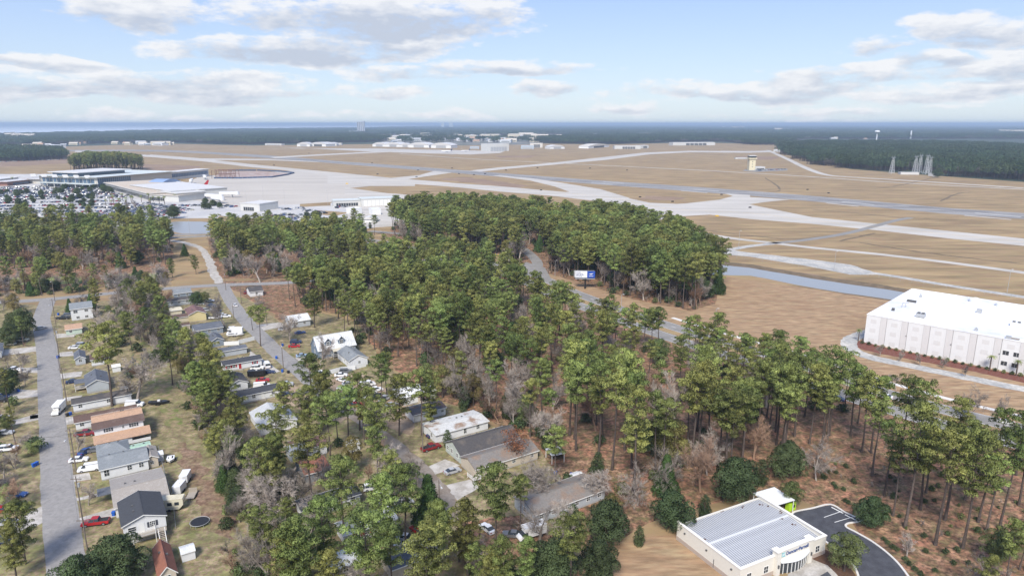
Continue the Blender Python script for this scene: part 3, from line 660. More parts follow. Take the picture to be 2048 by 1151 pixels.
BROWN = Kind('brown_leaved_tree', 'tree', ('trunk', 'crown'))
BROWN.add_leafy(*broad(88, h=11, rad=3.6, n=40, base=.25, dens=.28), M_leafb)
CEDAR = Kind('cedar_tree', 'cedar tree', ('trunk', 'crown'))
CEDAR.add_leafy(*broad(91, h=12, rad=3.6, n=70, base=.06, shape='cone'), M_cedar); CEDAR.add_leafy(*broad(92, h=10, rad=2.6, n=60, base=.05, shape='column'), M_leafd)
SHRUB = Kind('shrub', 'shrub', ('stems', 'foliage'))
for i in range(3): SHRUB.add_leafy(*broad(95 + i, h=2.4, rad=1.6, n=22, base=.05, size=.3), (M_leafd, M_leafg, M_leafd)[i])
PALM = Kind('palm_tree', 'palm tree', ('trunk', 'fronds'))
for i in range(2): PALM.add_mesh(*palm(101 + i))
SAGO = Kind('pindo_palm', 'palm tree', ('trunk', 'fronds')); SAGO.add_mesh(*palm(105, h=2.2, nf=30, fl=2.9))

# small masses: patches of distant wood, each patch a few dozen simple trees
M_farn = leaf_mat('distant_needles', (.085, .125, .06), (.47, .52))
def far_patch(seed, m_, n=46, size=46, h=(17, 24), leaf=1.5, per=26):
    r = random.Random(seed); rg = np.random.default_rng(seed); st = MB(); lv = Leaves()
    for i in range(n):
        x, y = r.uniform(-size / 2, size / 2), r.uniform(-size / 2, size / 2); hh = r.uniform(*h); t = r.uniform(.65, 1.35)
        st.tube([(x, y, 0), (x, y, hh * .8)], [.3, .12], M_bark, 3)
        for k in range(4):
            z = hh * (.98 - .13 * k); w = (1.6, 2.9, 3.1, 2.3)[k]
            lv.clump((x + r.uniform(-.8, .8), y + r.uniform(-.8, .8), z - 1), w, per, leaf, rg, t * r.uniform(.85, 1.15), flat=(1, 1, .5))
    return lv.mesh('wood_patch', m_, st)
PATCH = [far_patch(201, M_farn), far_patch(202, M_farn), far_patch(203, M_farn, n=40), far_patch(204, M_leafd, n=44)]
PATCHB = far_patch(205, leaf_mat('bare_canopy', (.16, .14, .125), (.49, .51)), n=50, h=(13, 18), leaf=1.1, per=16)
PATCH_L = [far_patch(211 + i, M_farn, n=40, leaf=2.6, per=8) for i in range(2)]

# ------------------------------------------------------------------ masses through geometry nodes
def mass(name, label, items, group=None):
    """items: (mesh, x, y, z, rot, scale, scale_z). One object; each copy is instanced geometry of this object."""
    meshes = []
    for it in items:
        if it[0] not in meshes: meshes.append(it[0])
    me = bpy.data.meshes.new(name); me.from_pydata([(it[1], it[2], it[3]) for it in items], [], [])
    for nm, ty, vals in (('var', 'INT', [meshes.index(it[0]) for it in items]), ('rot', 'FLOAT', [it[4] for it in items]), ('sc', 'FLOAT', [it[5] for it in items]), ('scz', 'FLOAT', [it[6] for it in items])):
        a = me.attributes.new(nm, ty, 'POINT'); a.data.foreach_set('value', vals)
    o = part(name, me); tag(o, label, None, group, 'stuff')
    ng = bpy.data.node_groups.new(name, 'GeometryNodeTree'); ng.interface.new_socket('Geometry', in_out='INPUT', socket_type='NodeSocketGeometry'); ng.interface.new_socket('Geometry', in_out='OUTPUT', socket_type='NodeSocketGeometry')
    N = ng.nodes; L = ng.links; gi = N.new('NodeGroupInput'); go = N.new('NodeGroupOutput'); jn = N.new('GeometryNodeJoinGeometry'); L.new(jn.outputs[0], go.inputs[0])
    def attr(nm, ty):
        n = N.new('GeometryNodeInputNamedAttribute'); n.data_type = ty; n.inputs['Name'].default_value = nm; return n.outputs[0]
    cr = N.new('ShaderNodeCombineXYZ'); L.new(attr('rot', 'FLOAT'), cr.inputs[2]); cs = N.new('ShaderNodeCombineXYZ'); s_ = attr('sc', 'FLOAT'); L.new(s_, cs.inputs[0]); L.new(s_, cs.inputs[1]); L.new(attr('scz', 'FLOAT'), cs.inputs[2])
    va = attr('var', 'INT')
    for k, m_ in enumerate(meshes):
        t = bpy.data.objects.new('template', m_)
        oi = N.new('GeometryNodeObjectInfo'); oi.inputs['Object'].default_value = t; oi.inputs['As Instance'].default_value = False
        eq = N.new('FunctionNodeCompare'); eq.data_type = 'INT'; eq.operation = 'EQUAL'; L.new(va, eq.inputs['A'] if 'A' in eq.inputs else eq.inputs[2])
        for s2 in eq.inputs:
            if s2.enabled and s2.name == 'B': s2.default_value = k
        for s2 in eq.inputs:
            if s2.enabled and s2.name == 'A' and not s2.is_linked: L.new(va, s2)
        ip = N.new('GeometryNodeInstanceOnPoints'); L.new(gi.outputs[0], ip.inputs['Points']); L.new(eq.outputs[0], ip.inputs['Selection']); L.new(oi.outputs['Geometry'], ip.inputs['Instance'])
        L.new(cr.outputs[0], ip.inputs['Rotation']); L.new(cs.outputs[0], ip.inputs['Scale']); L.new(ip.outputs[0], jn.inputs[0])
    md = o.modifiers.new('copies', 'NODES'); md.node_group = ng
    return o
def inside(x, y, poly):
    c = False; n = len(poly); j = n - 1
    for i in range(n):
        if (poly[i].y > y) != (poly[j].y > y) and x < (poly[j].x - poly[i].x) * (y - poly[i].y) / (poly[j].y - poly[i].y) + poly[i].x: c = not c
        j = i
    return c
def gpoly(pix): return [G(*p) for p in pix]
def scatter(poly, gap, seed, keep=None, jitter=.85):
    """points about gap apart inside a ground outline"""
    r = random.Random(seed); x0, x1 = min(p.x for p in poly), max(p.x for p in poly); y0, y1 = min(p.y for p in poly), max(p.y for p in poly); out = []
    row = 0; y = y0
    while y < y1:
        x = x0 + (gap / 2 if row % 2 else 0)
        while x < x1:
            px, py = x + r.uniform(-.5, .5) * gap * jitter, y + r.uniform(-.5, .5) * gap * jitter
            if inside(px, py, poly) and (keep is None or keep(px, py)): out.append((px, py))
            x += gap
        y += gap * .87; row += 1
    return out
def near_line(P, d):
    """keep-test: farther than d from a line"""
    Q = [(p.x, p.y) for p in P]
    def f(x, y):
        for (ax, ay), (bx, by) in zip(Q, Q[1:]):
            dx, dy = bx - ax, by - ay; L2 = dx * dx + dy * dy
            t = max(0, min(1, ((x - ax) * dx + (y - ay) * dy) / L2)) if L2 else 0
            if (ax + t * dx - x) ** 2 + (ay + t * dy - y) ** 2 < d * d: return False
        return True
    return f
def in_view(x, y, z=12, m_=60):
    if y < 5: return False
    px, py, d = proj((x, y, z)); return -m_ < px < 2048 + m_ and -50 < py < 1151 + m_
# ------------------------------------------------------------------ building materials
def roofm(name, c, c2=None, var=.14, sc=.35, thr=(.5, .72), rough=.9): return mat(name, c, rough, col2=[c2] if c2 else None, var=var, scale=sc, thr=thr)
RF = dict(rusty=roofm('rust_patched_roof', (.50, .50, .49), (.27, .19, .14), thr=(.52, .66), sc=.25), charcoal=roofm('charcoal_shingles', (.055, .058, .066)), slate=roofm('slate_shingles', (.105, .115, .135), (.15, .155, .17)), grey=roofm('grey_shingles', (.20, .215, .225), (.26, .27, .275)), taupe=roofm('taupe_shingles', (.30, .27, .24), (.36, .335, .305), sc=1.2),
          brown=roofm('brown_shingles', (.115, .075, .062), (.16, .115, .095)), maroon=roofm('maroon_shingles', (.17, .10, .095), (.12, .07, .07)), peach=roofm('peach_shingles', (.42, .27, .18), (.36, .24, .17)), brick=roofm('brick_red_shingles', (.25, .105, .07), (.18, .08, .06)),
          dark=roofm('dark_grey_shingles', (.075, .07, .07), (.13, .11, .095)), white=roofm('white_coated_roof', (.72, .72, .71), (.50, .48, .45), thr=(.55, .75)), straw=roofm('straw_littered_shingles', (.19, .175, .16), (.225, .165, .125), thr=(.45, .65)), green=roofm('pale_green_metal', (.33, .46, .36), (.38, .50, .40)),
          pale=roofm('pale_grey_roof', (.44, .45, .46), (.37, .38, .39)), metal=roofm('pale_metal_roof', (.60, .61, .61), (.44, .45, .45), thr=(.45, .8), rough=.5), cream=roofm('cream_roof', (.55, .50, .38)), darkstraw=roofm('stained_dark_shingles', (.085, .085, .09), (.16, .10, .075), thr=(.5, .65)))
def wallm(name, c, var=.05):
    """lapped siding: fine horizontal relief"""
    if name in MATS: return MATS[name]
    m_ = mat(name, c, .75, var=var, scale=.5, col2=[tuple(x * .86 for x in c)], thr=(.5, .8)); nt = m_.node_tree; N = nt.nodes; L = nt.links
    w = N.new('ShaderNodeTexWave'); w.bands_direction = 'Z'; w.wave_profile = 'SAW'; w.inputs['Scale'].default_value = .8; tc = N.new('ShaderNodeTexCoord'); L.new(tc.outputs['Object'], w.inputs['Vector'])
    b = N.new('ShaderNodeBump'); b.inputs['Strength'].default_value = .5; b.inputs['Distance'].default_value = .03; L.new(w.outputs['Fac'], b.inputs['Height']); L.new(b.outputs[0], N['Principled BSDF'].inputs['Normal']); return m_
WL = dict(white=wallm('white_siding', (.66, .67, .68)), cream=wallm('cream_siding', (.58, .53, .40)), grey=wallm('grey_siding', (.40, .43, .46)), blue=wallm('blue_grey_siding', (.17, .215, .27)), green=wallm('pale_green_siding', (.46, .55, .46)), yellow=wallm('yellow_siding', (.62, .53, .29)), tan=wallm('tan_siding', (.50, .44, .36)),
          sage=wallm('sage_grey_siding', (.44, .48, .45)), dblue=wallm('slate_blue_siding', (.22, .26, .31)))
M_white = mat('white_trim', (.72, .72, .70), .6, var=.05)
M_glass = mat('window_glass', (.035, .042, .05), .12, spec=.6, var=.3, scale=.4)
M_dglass = mat('blue_glazing', (.075, .13, .20), .15, spec=.6, var=.25, scale=.05)
M_shut = mat('dark_shutter', (.06, .065, .08), .7); M_red = mat('red_paint', (.35, .03, .035), .5); M_wood = mat('weathered_boards', (.33, .29, .24), .9, var=.2, scale=2); M_black = mat('black_metal', (.02, .02, .022), .5)
M_grey = mat('galvanised_metal', (.42, .43, .44), .5, metal=.3, var=.1, scale=2); M_vent = mat('dark_vent', (.10, .10, .10), .7); M_found = mat('block_foundation', (.38, .37, .36), .9, var=.1)
M_metalw = mat('white_painted_metal', (.70, .71, .71), .45, var=.04)

# ------------------------------------------------------------------ openings
OPEN_MESH = {}
def opening(parent, kind, x, y, z, face, w, h, shutters=None, frame=None, pane=None, bars=(1, 1)):
    """window or door on a wall; face = direction it looks in the wall's own frame: f, b, l, r"""
    rz = {'f': 0, 'r': math.pi / 2, 'b': math.pi, 'l': -math.pi / 2}[face]; frame = frame or M_white; pane = pane or M_glass
    key = (kind, round(w, 2), round(h, 2), frame.name, pane.name, bars, shutters.name if shutters else None)
    if key not in OPEN_MESH:
        mb = MB(); t = .09; a = mb.box
        a(-w / 2 - t, -w / 2, -.05, .03, -t, h + t, frame); a(w / 2, w / 2 + t, -.05, .03, -t, h + t, frame); a(-w / 2, w / 2, -.05, .03, h, h + t, frame); a(-w / 2, w / 2, -.07, .03, -t, 0, frame)
        for i in range(1, bars[0] + 1): u = -w / 2 + w * i / (bars[0] + 1); a(u - .03, u + .03, -.045, .02, 0, h, frame)
        for i in range(1, bars[1] + 1): v = h * i / (bars[1] + 1); a(-w / 2, w / 2, -.042, .018, v - .03, v + .03, frame)
        fr = mb.mesh(kind + '_frame'); mb = MB(); mb.box(-w / 2, w / 2, -.02, .015, 0, h, pane); pn = mb.mesh('pane'); sh = None
        if shutters:
            mb = MB(); mb.box(-.22, .22, -.05, -.004, 0, h, shutters); sh = mb.mesh('shutter')
        OPEN_MESH[key] = (fr, pn, sh)
    fr, pn, sh = OPEN_MESH[key]
    o = part(kind, fr, parent, (x, y, z), rz)
    part('pane' if kind == 'window' else 'door_leaf', pn, o)
    if sh:
        for s_ in (-1, 1): part('shutter', sh, o, (s_ * (w / 2 + .34), 0, 0))
    return o

def gable_roof(W, D, h, rise, m_, over=.4, rf=.5, t=.16, hip=0.0):
    """slopes of a roof over a W x D plan at height h, ridge along x at rf of the depth"""
    mb = MB(); x0, x1 = -over, W + over; yr = D * rf; zr = h + rise
    zf = h - over * rise / max(.1, yr); zb = h - over * rise / max(.1, D - yr); hx = hip
    for s_ in (0, 1):
        ya, za = (-over, zf) if s_ == 0 else (D + over, zb)
        P = [Vector((x0, ya, za)), Vector((x1, ya, za)), Vector((x1 - hx, yr, zr)), Vector((x0 + hx, yr, zr))]
        Q = [p - Vector((0, 0, t)) for p in P]; vs = P + Q
        fs = [(0, 1, 2, 3), (7, 6, 5, 4), (0, 4, 5, 1), (1, 5, 6, 2), (3, 7, 4, 0)] if s_ == 0 else [(3, 2, 1, 0), (4, 5, 6, 7), (1, 5, 4, 0), (2, 6, 5, 1), (0, 4, 7, 3)]
        mb.add(vs, fs, m_)
    if hip:
        for x, xr in ((x0, x0 + hx), (x1, x1 - hx)):
            a, b, c = Vector((x, -over, zf)), Vector((x, D + over, zb)), Vector((xr, yr, zr)); mb.add([a, b, c], [(0, 1, 2) if x > 0 else (1, 0, 2)], m_)
    mb.box(x0 + hx, x1 - hx, yr - .14, yr + .14, zr - .06, zr + .035, m_)
    return mb
def swap(mb, W):
    """turn a mesh built for a ridge along x so that its ridge runs along y"""
    mb.v = [(W - p[1], p[0], p[2]) for p in mb.v]; return mb
def corner(p):
    return G(*p) if len(p) == 2 else Vector((G(*p).x, G(*p).y, 0))
def house(label, A, B, D, h=2.9, rise=.8, ridge='x', wall='white', roof='charcoal', floor=.5, wins=None, door=None, over=.35, rf=.5, cat='mobile home', name='mobile_home', shutters=None, vents=2, extra=None, hip=0.0, block=True, gap=3.2, W=None, deg=33):
    A, B = corner(A), corner(B); d = B - A; rz = R(deg); W = W or max(3.0, d.x * math.cos(rz) + d.y * math.sin(rz)); t = empty(name, (A.x, A.y, 0), rz); tag(t, label, cat)   # the lots all lie square to the streets
    wm, rm = WL[wall], RF[roof]; r = random.Random(int(A.x * 13 + A.y * 7))
    mb = MB(); mb.box(0, W, 0, D, floor, h, wm)
    if not hip:
        if ridge == 'x': 
            for x0, x1 in ((0, .1), (W - .1, W)): mb.add([(x0, 0, h), (x1, 0, h), (x1, D, h), (x0, D, h), (x0, D * rf, h + rise - .1), (x1, D * rf, h + rise - .1)], [(0, 4, 3), (1, 2, 5), (0, 1, 5, 4), (4, 5, 2, 3)], wm)
        else:
            for y0, y1 in ((0, .1), (D - .1, D)): mb.add([(0, y0, h), (W, y0, h), (W, y1, h), (0, y1, h), (W / 2, y0, h + rise - .1), (W / 2, y1, h + rise - .1)], [(0, 1, 4), (2, 3, 5), (0, 4, 5, 3), (1, 2, 5, 4)], wm)
    mb.build('wall', t)
    if floor > 0: MB().box(.06, W - .06, .06, D - .06, 0, floor, M_found).build('skirting', t)
    rb = gable_roof(W, D, h, rise, rm, over, rf, hip=hip) if ridge == 'x' else swap(gable_roof(D, W, h, rise, rm, over, hip=hip), W)
    ro = rb.build('roof', t)
    if ridge == 'x':
        for y, z in ((-over, h - over * rise / (D * rf)), (D + over, h - over * rise / (D * (1 - rf)))): fb = MB(); fb.box(-over, W + over, y - .05 if y < 0 else y, y if y < 0 else y + .05, z - .2, z + .02, M_white); fb.build('fascia', ro)
    else:
        zz = h - over * rise / (W / 2)
        for y0, y1 in ((-over - .05, -over), (D + over, D + over + .05)):
            fb = MB()
            for s_ in (0, 1):
                xa, xb = (-over, W / 2) if s_ == 0 else (W + over, W / 2); za, zb = zz, h + rise
                P = [(xa, y0, za - .2), (xb, y0, zb - .2), (xb, y0, zb + .02), (xa, y0, za + .02)]; Q = [(p[0], y1, p[2]) for p in P]
                fb.add(P + Q, [(0, 1, 2, 3), (7, 6, 5, 4), (0, 4, 5, 1), (3, 2, 6, 7)], M_white)
            fb.build('fascia', ro)
    for k in range(vents):
        x = W * r.uniform(.2, .8); y = D * (rf + .18 if ridge == 'x' else r.uniform(.3, .7)); x = x if ridge == 'x' else W * (.5 + .2 * r.choice((-1, 1)))
        z = h + rise * (1 - abs(y - D * rf) / (D * (1 - rf))) if ridge == 'x' else h + rise * (1 - abs(x - W / 2) / (W / 2))
        MB().box(x - .22, x + .22, y - .22, y + .22, z - .15, z + .22, M_vent).build('roof_vent', ro)
    sh = {'dark': M_shut, 'red': M_red, None: None}[shutters]
    if wins is None:
        n = max(1, int(W / gap)); wins = [('f', (i + .5) / n) for i in range(n) if door is None or abs((i + .5) / n - door) > .09] + ([('l', .5), ('r', .5)] if D > 4 else [])
    for w_ in wins:
        f, u = w_[0], w_[1]; ww, hh, z = (w_[2:] + (1.0, 1.15, floor + (h - floor) * .36)[len(w_) - 2:]) if len(w_) > 2 else (1.0, 1.15, floor + (h - floor) * .36)
        x, y = {'f': (u * W, 0), 'b': (u * W, D), 'l': (0, u * D), 'r': (W, u * D)}[f]; opening(t, 'window', x, y, z, f, ww, hh, sh)
    if door is not None:
        o = opening(t, 'door', door * W, 0, floor + .02, 'f', .95, 2.0, None, M_white, {'red': M_red}.get(shutters, M_white), (0, 0))
        sb = MB()
        for k in range(3): sb.box(-.8, .8, -.35 * (3 - k), 0 if k == 2 else -.35 * (2 - k), -floor, -floor + (floor) * (k + 1) / 3 - .02, M_wood)
        sb.build('step', o)
    if extra: extra(t, W, D, h, rise)
    if block:
        n = int(W / 4) + 1
        for i in range(n + 1):
            for v in (.25, .75):
                p = t.matrix_basis @ Vector((W * i / n, D * v, 0)) if False else A + Matrix.Rotation(rz, 3, 'Z') @ Vector((W * i / n, D * v, 0)); BLOCKED.append((p.x, p.y, 4.2))
    return t
def deck(t, x0, x1, y0, y1, z, side='f', stair=None, name='deck'):
    """raised platform with posts and a white railing"""
    mb = MB(); n = max(2, int((x1 - x0) / .6))
    mb.box(x0, x1, y0, y1, z - .15, z, M_wood); d = mb.build(name, t); pm = MB()
    pm.box(0, .12, 0, .12, 0, z + .95, M_white); pme = pm.mesh('post')
    for x in (x0, x1 - .12):
        for y in (y0, y1 - .12): part('post', pme, d, (x, y, 0))
    rm = MB()
    for (ax, ay, bx, by) in ((x0, y0, x1, y0), (x0, y0, x0, y1), (x1 - .06, y0, x1 - .06, y1)):
        rm.box(min(ax, bx), max(ax, bx) + .06, min(ay, by), max(ay, by) + .06, z + .88, z + .95, M_white); rm.box(min(ax, bx) + .005, max(ax, bx) + .055, min(ay, by) + .005, max(ay, by) + .055, z + .12, z + .18, M_white)
        L_ = math.hypot(bx - ax, by - ay); k = int(L_ / .22)
        for i in range(k): u = (i + .5) / k; x, y = ax + (bx - ax) * u, ay + (by - ay) * u; rm.box(x + .01, x + .05, y + .01, y + .05, z + .18, z + .88, M_white)
    rm.build('railing', d)
    if stair:
        sx, dirx, n = stair; sm = MB()
        for i in range(n): zz = z * (1 - (i + 1) / (n + 1)); sm.box(sx, sx + 1.2, y0 - .3 * (i + 1), y0 - .3 * i + .02, zz - .06, zz, M_wood)
        s_ = sm.build('stair', d); b = MB()
        for x in (sx - .08, sx + 1.2):
            e = y0 - .3 * n
            b.add([(x, y0, z - .2), (x + .08, y0, z - .2), (x + .08, e, 0), (x, e, 0), (x, y0, z), (x + .08, y0, z), (x + .08, e, .25), (x, e, .25)], [(0, 1, 2, 3), (4, 7, 6, 5), (0, 3, 7, 4), (1, 5, 6, 2)], M_white)
            b.add([(x, y0, z + .9), (x + .08, y0, z + .9), (x + .08, e, 1.1), (x, e, 1.1), (x, y0, z + .97), (x + .08, y0, z + .97), (x + .08, e, 1.17), (x, e, 1.17)], [(3, 2, 1, 0), (4, 5, 6, 7), (0, 4, 7, 3), (1, 2, 6, 5)], M_white); b.box(x, x + .08, e, e + .08, 0, 1.15, M_white)
        b.build('stair_rail', s_)
    return d
def canopy(label, A, B, D, h, m_, name='carport', cat='carport', seams=0):
    A, B = corner(A), corner(B); d = B - A; W = d.length; t = empty(name, (A.x, A.y, 0), math.atan2(d.y, d.x)); tag(t, label, cat)
    mb = MB(); mb.box(0, W, 0, D, h, h + .14, m_); ro = mb.build('roof', t)
    if seams:
        s_ = MB(); s_.box(-.03, .03, 0, D, h + .14, h + .2, m_); me = s_.mesh('roof_seam')
        for i in range(seams): part('roof_seam', me, ro, (W * (i + .5) / seams, 0, 0))
    pm = MB(); pm.box(-.07, .07, -.07, .07, 0, h, M_white); me = pm.mesh('post')
    for x in (.2, W - .2):
        for y in (.2, D - .2): part('post', me, t, (x, y, 0))
    return t

# ------------------------------------------------------------------ houses along the left street
def h1_extra(t, W, D, h, rise):
    deck(t, W * .18, W * .72, -2.0, 0, 2.3, stair=(W * .78, 1, 8))
    b = MB(); b.box(W * .72, W * .98, -1.9, -.3, 2.15, 2.3, M_wood); b.build('landing', t)
    opening(t, 'door', W * .42, 0, 2.35, 'f', 1.0, 2.0, None, M_white, M_white, (0, 0)); opening(t, 'window', W * .68, 0, 3.0, 'f', 1.0, 1.3, M_shut, bars=(2, 2)); opening(t, 'window', W * .2, 0, 3.1, 'f', 1.5, .95, None, bars=(0, 1))
house('white raised house with charcoal gable roof and white stair deck, beside the trampoline lawn', (245, 1051, 5), (331, 1030, 5), 11.5, 5.0, 1.5, 'y', 'white', 'charcoal', 2.2, [('r', .3), ('r', .7)], None, cat='house', name='raised_house', extra=h1_extra)
house('big taupe-shingled house behind the white raised house', (230, 1014, 3), (336, 987, 3), 15.2, 3.0, 1.9, 'x', 'white', 'taupe', .3, [('l', .2)], None, rf=.36, cat='house', name='shingled_house', extra=lambda t, W, D, h, rise: MB().box(-3.2, 0, 8.5, 12.5, 2.5, 2.65, RF['slate']).build('porch_roof', t))
house('white house with slate-grey roof between the taupe roof and the peach roof', (204, 962), (298, 938), 8.5, 3.4, 1.5, 'x', 'white', 'grey', .4, [('f', .12, 1.1, 1.7, 1.2), ('f', .6), ('f', .85)], None, cat='house', name='white_house')
house('hip-roofed back wing of bluish grey shingles behind the white house', (200, 935), (262, 925), 8, 3.2, 1.5, 'x', 'white', 'grey', .4, [], None, cat='house', name='grey_roof_house', hip=3.0)
house('small shed with pale green metal roof behind the slate-roofed house', (262, 922), (303, 912), 5, 2.6, .5, 'x', 'tan', 'green', .2, [], None, cat='shed', name='green_roof_shed')
house('tan shed with taupe roof at the back of the white house', (293, 938), (315, 934), 7, 3.0, .8, 'y', 'tan', 'taupe', .2, [('f', .5, .8, .8, 1.2)], None, cat='shed', name='tan_shed')
def peach_extra(t, W, D, h, rise):
    b = MB(); b.add([(-.5, -4.2, 2.5), (W + 1.5, -4.2, 2.5), (W + 1.5, 0, 3.4), (-.5, 0, 3.4), (-.5, -4.2, 2.35), (W + 1.5, -4.2, 2.35), (W + 1.5, 0, 3.25), (-.5, 0, 3.25)], [(0, 1, 2, 3), (7, 6, 5, 4), (0, 4, 5, 1), (1, 5, 6, 2), (3, 7, 4, 0)], RF['peach']); b.build('lean_to_roof', t)
    MB().box(.2, W * .72, -3.8, -.05, .3, 2.5, WL['white']).build('lean_to_wall', t); MB().box(W * .72, W + 1.2, -3.8, -3.6, .3, 1.2, WL['white']).build('porch_wall', t)
    for u in (.28, .8): opening(t, 'window', u * W, 0, 3.9, 'f', 1.2, 1.15, M_shut)
    opening(t, 'window', .58 * W, 0, 4.1, 'f', .5, .7); b = MB(); b.add([(-.5, -.6, 5.36), (W + .5, -.6, 5.36), (W + .5, 2.6, 6.36), (-.5, 2.6, 6.36)], [(0, 1, 2, 3)], RF['brown'])
    b.build('brown_slope', t)
house('two-storey white house with peach and brown roofs and dark shutters', (193, 893), (290, 871), 11, 5.4, 1.7, 'x', 'white', 'peach', .3, [], None, cat='house', name='two_storey_house', extra=peach_extra)
house('long mobile home with brown roof beside the peach-roofed house', (153, 862), (276, 838), 5.6, 2.9, 1.0, 'x', 'white', 'brown', .5, None, None)
house('white mobile home with long dark grey roof below the tall street pine', (148, 825), (264, 803), 5.2, 3.0, .9, 'x', 'white', 'dark', .5, [('f', .12), ('f', .6)], None)
house('blue-grey gabled house with white front steps beside the tall street pine', (175, 788), (219, 780), 12, 3.2, 1.6, 'y', 'grey', 'slate', .6, [('l', .3)], None, cat='house', name='blue_grey_house', extra=lambda t, W, D, h, rise: (deck(t, -3.4, 0, 4.5, 8.5, .9), MB().box(-3.4, 0, 4.2, 8.8, 2.9, 3.05, RF['slate']).build('porch_roof', t)))
house('small white home with brown roof behind the blue-grey house', (184, 733), (210, 731), 7, 2.8, .8, 'x', 'white', 'brown', .4, [('f', .4)], None)
house('dark grey roofed home behind the yellow-green pine', (152, 731), (172, 728), 9, 2.8, .9, 'y', 'grey', 'slate', .4, [('f', .5)], None)
house('pale green cottage with tan-brown roof beside the street', (133, 671), (165, 668), 9, 2.7, 1.1, 'x', 'green', 'peach', .3, [('f', .3)], None, cat='house', name='green_cottage')
house('white two-storey house with grey roof near the cross street', (144, 642), (188, 641), 10, 5.8, 1.8, 'x', 'white', 'grey', .3, [('f', .22, 1.6, 1.2, 3.7), ('f', .72, 1.4, 1.0, 3.9), ('f', .3, 1.2, 1, 1.0), ('f', .7, 1.2, 1, 1.0)], None, cat='house', name='two_storey_house')
house('red-brown roofed tan house at the bottom edge beside the trampoline lawn', (318, 1150, 2.8), (352, 1141, 2.8), 10.5, 2.8, 1.6, 'y', 'tan', 'brick', .2, [('f', .5)], None, cat='house', name='brick_roof_house')
house('white house at the left frame edge beside the street', (-40, 722), (4, 716), 12, 2.9, 1.0, 'y', 'white', 'slate', .4, None, None)
# ------------------------------------------------------------------ houses of the middle lots
house('small white gabled house near the cross street corner', (501, 594), (528, 592), 8.5, 3.0, 1.8, 'x', 'white', 'dark', .3, [('f', .5)], None, cat='house', name='small_white_house')
house('grey-green roofed blue house by the cross street', (350, 598), (384, 594), 9, 3.0, 1.3, 'x', 'dblue', 'grey', .3, None, None, cat='house', name='blue_house')
house('grey mobile home with dark roof behind the yellow house', (337, 614), (397, 607), 6, 3.0, .8, 'x', 'grey', 'dark', .5, None, None)
house('yellow gabled house with maroon roof', (380, 645), (413, 640), 12, 3.9, 1.5, 'y', 'yellow', 'maroon', .3, [('l', .4)], None, cat='house', name='yellow_house')
house('cream lean-to with dark brown roof beside the yellow house', (347, 647), (379, 643), 6, 2.7, .5, 'x', 'cream', 'brown', .2, [], None, cat='outbuilding', name='dark_roof_outbuilding')
house('cream flat-roofed shed behind the dark brown roof', (342, 632), (365, 630), 6, 2.7, .3, 'x', 'cream', 'cream', .2, [], None, cat='shed', name='cream_shed')
house('slate-roofed blue-grey home in front of the yellow house', (392, 674), (447, 666), 10, 3.0, 1.4, 'x', 'dblue', 'slate', .4, None, None, cat='house', name='slate_roof_house')
house('slate-roofed wing beside the white panel fence', (425, 695), (447, 690), 9, 3.0, 1.2, 'y', 'dblue', 'slate', .4, [('f', .5)], None, cat='house', name='slate_wing')
house('low grey outbuilding with slate roof behind the white mobile home', (442, 715), (494, 706), 4.5, 2.6, .5, 'x', 'grey', 'slate', .2, [], None, cat='outbuilding', name='low_outbuilding')
house('white mobile home with red door and dark roof by the lane', (449, 745), (527, 735), 5.4, 3.0, .8, 'x', 'white', 'charcoal', .5, [('f', .12), ('f', .26), ('f', .82)], .42, shutters='red')
house('white gabled home with dark roof behind the black trailer', (462, 784), (499, 781), 9.5, 2.9, 1.2, 'y', 'white', 'dark', .4, [('f', .5)], None)
house('long white mobile home with charcoal roof and small porch', (470, 811), (560, 792), 5.4, 3.0, .8, 'x', 'white', 'charcoal', .5, [('f', .2), ('f', .42), ('f', .85)], .62)
house('pale grey roofed house half hidden by pines', (522, 872), (600, 862), 13, 2.9, 1.9, 'y', 'white', 'pale', .3, [('l', .3)], None, cat='house', name='pale_roof_house')
house('grey house with light metal roof behind the wide bare oak', (582, 657), (620, 650), 9, 3.2, 1.8, 'x', 'grey', 'metal', .3, [('f', .3), ('f', .7)], None, cat='house', name='metal_roof_house')
def blue_extra(t, W, D, h, rise):
    for u in (.28, .64):      # dormers
        d = empty('dormer', (W * u, .9, h + .4)); d.parent = t; d.scale = (1.3, 1.3, 1.3)
        MB().box(-.9, .9, 0, 2.6, -.2, 1.9, WL['blue']).build('dormer_wall', d); rb = swap(gable_roof(3.4, 1.8, 1.9, .9, RF['metal'], .2), 1.8); rb.v = [(p[0] - .9, p[1] - .1, p[2]) for p in rb.v]; rb.build('dormer_roof', d)
        opening(d, 'window', 0, -.0, .35, 'f', .9, 1.2)
    MB().box(W * .34, W * .56, -2.2, 0, .75, .95, M_white).build('porch_floor', t); deck(t, W * .34, W * .56, -2.2, 0, .95, name='porch')
    b = MB(); n = 6
    for i in range(n):
        a0, a1 = math.pi * i / n, math.pi * (i + 1) / n; y0, y1 = -1.2 - 1.3 * math.cos(a0), -1.2 - 1.3 * math.cos(a1); z0, z1 = 3.0 + .7 * math.sin(a0), 3.0 + .7 * math.sin(a1); b.quad((W * .33, y0, z0), (W * .57, y0, z0), (W * .57, y1, z1), (W * .33, y1, z1), RF['cream'])
    b.build('awning', t)
    for x in (W * .34, W * .55): MB().box(x, x + .14, -2.15, -2.0, .95, 3.1, M_white).build('porch_post', t)
    s_ = MB(); s_.box(-.03, .03, 0, 5.8, 0, .06, RF['metal']); me = s_.mesh('roof_seam')
    k = math.atan2(rise, D / 2)
    for i in range(22):
        o = part('roof_seam', me, t, (W * (i + .5) / 22, -.3, h - .1 + .02)); o.rotation_euler = (k, 0, 0)
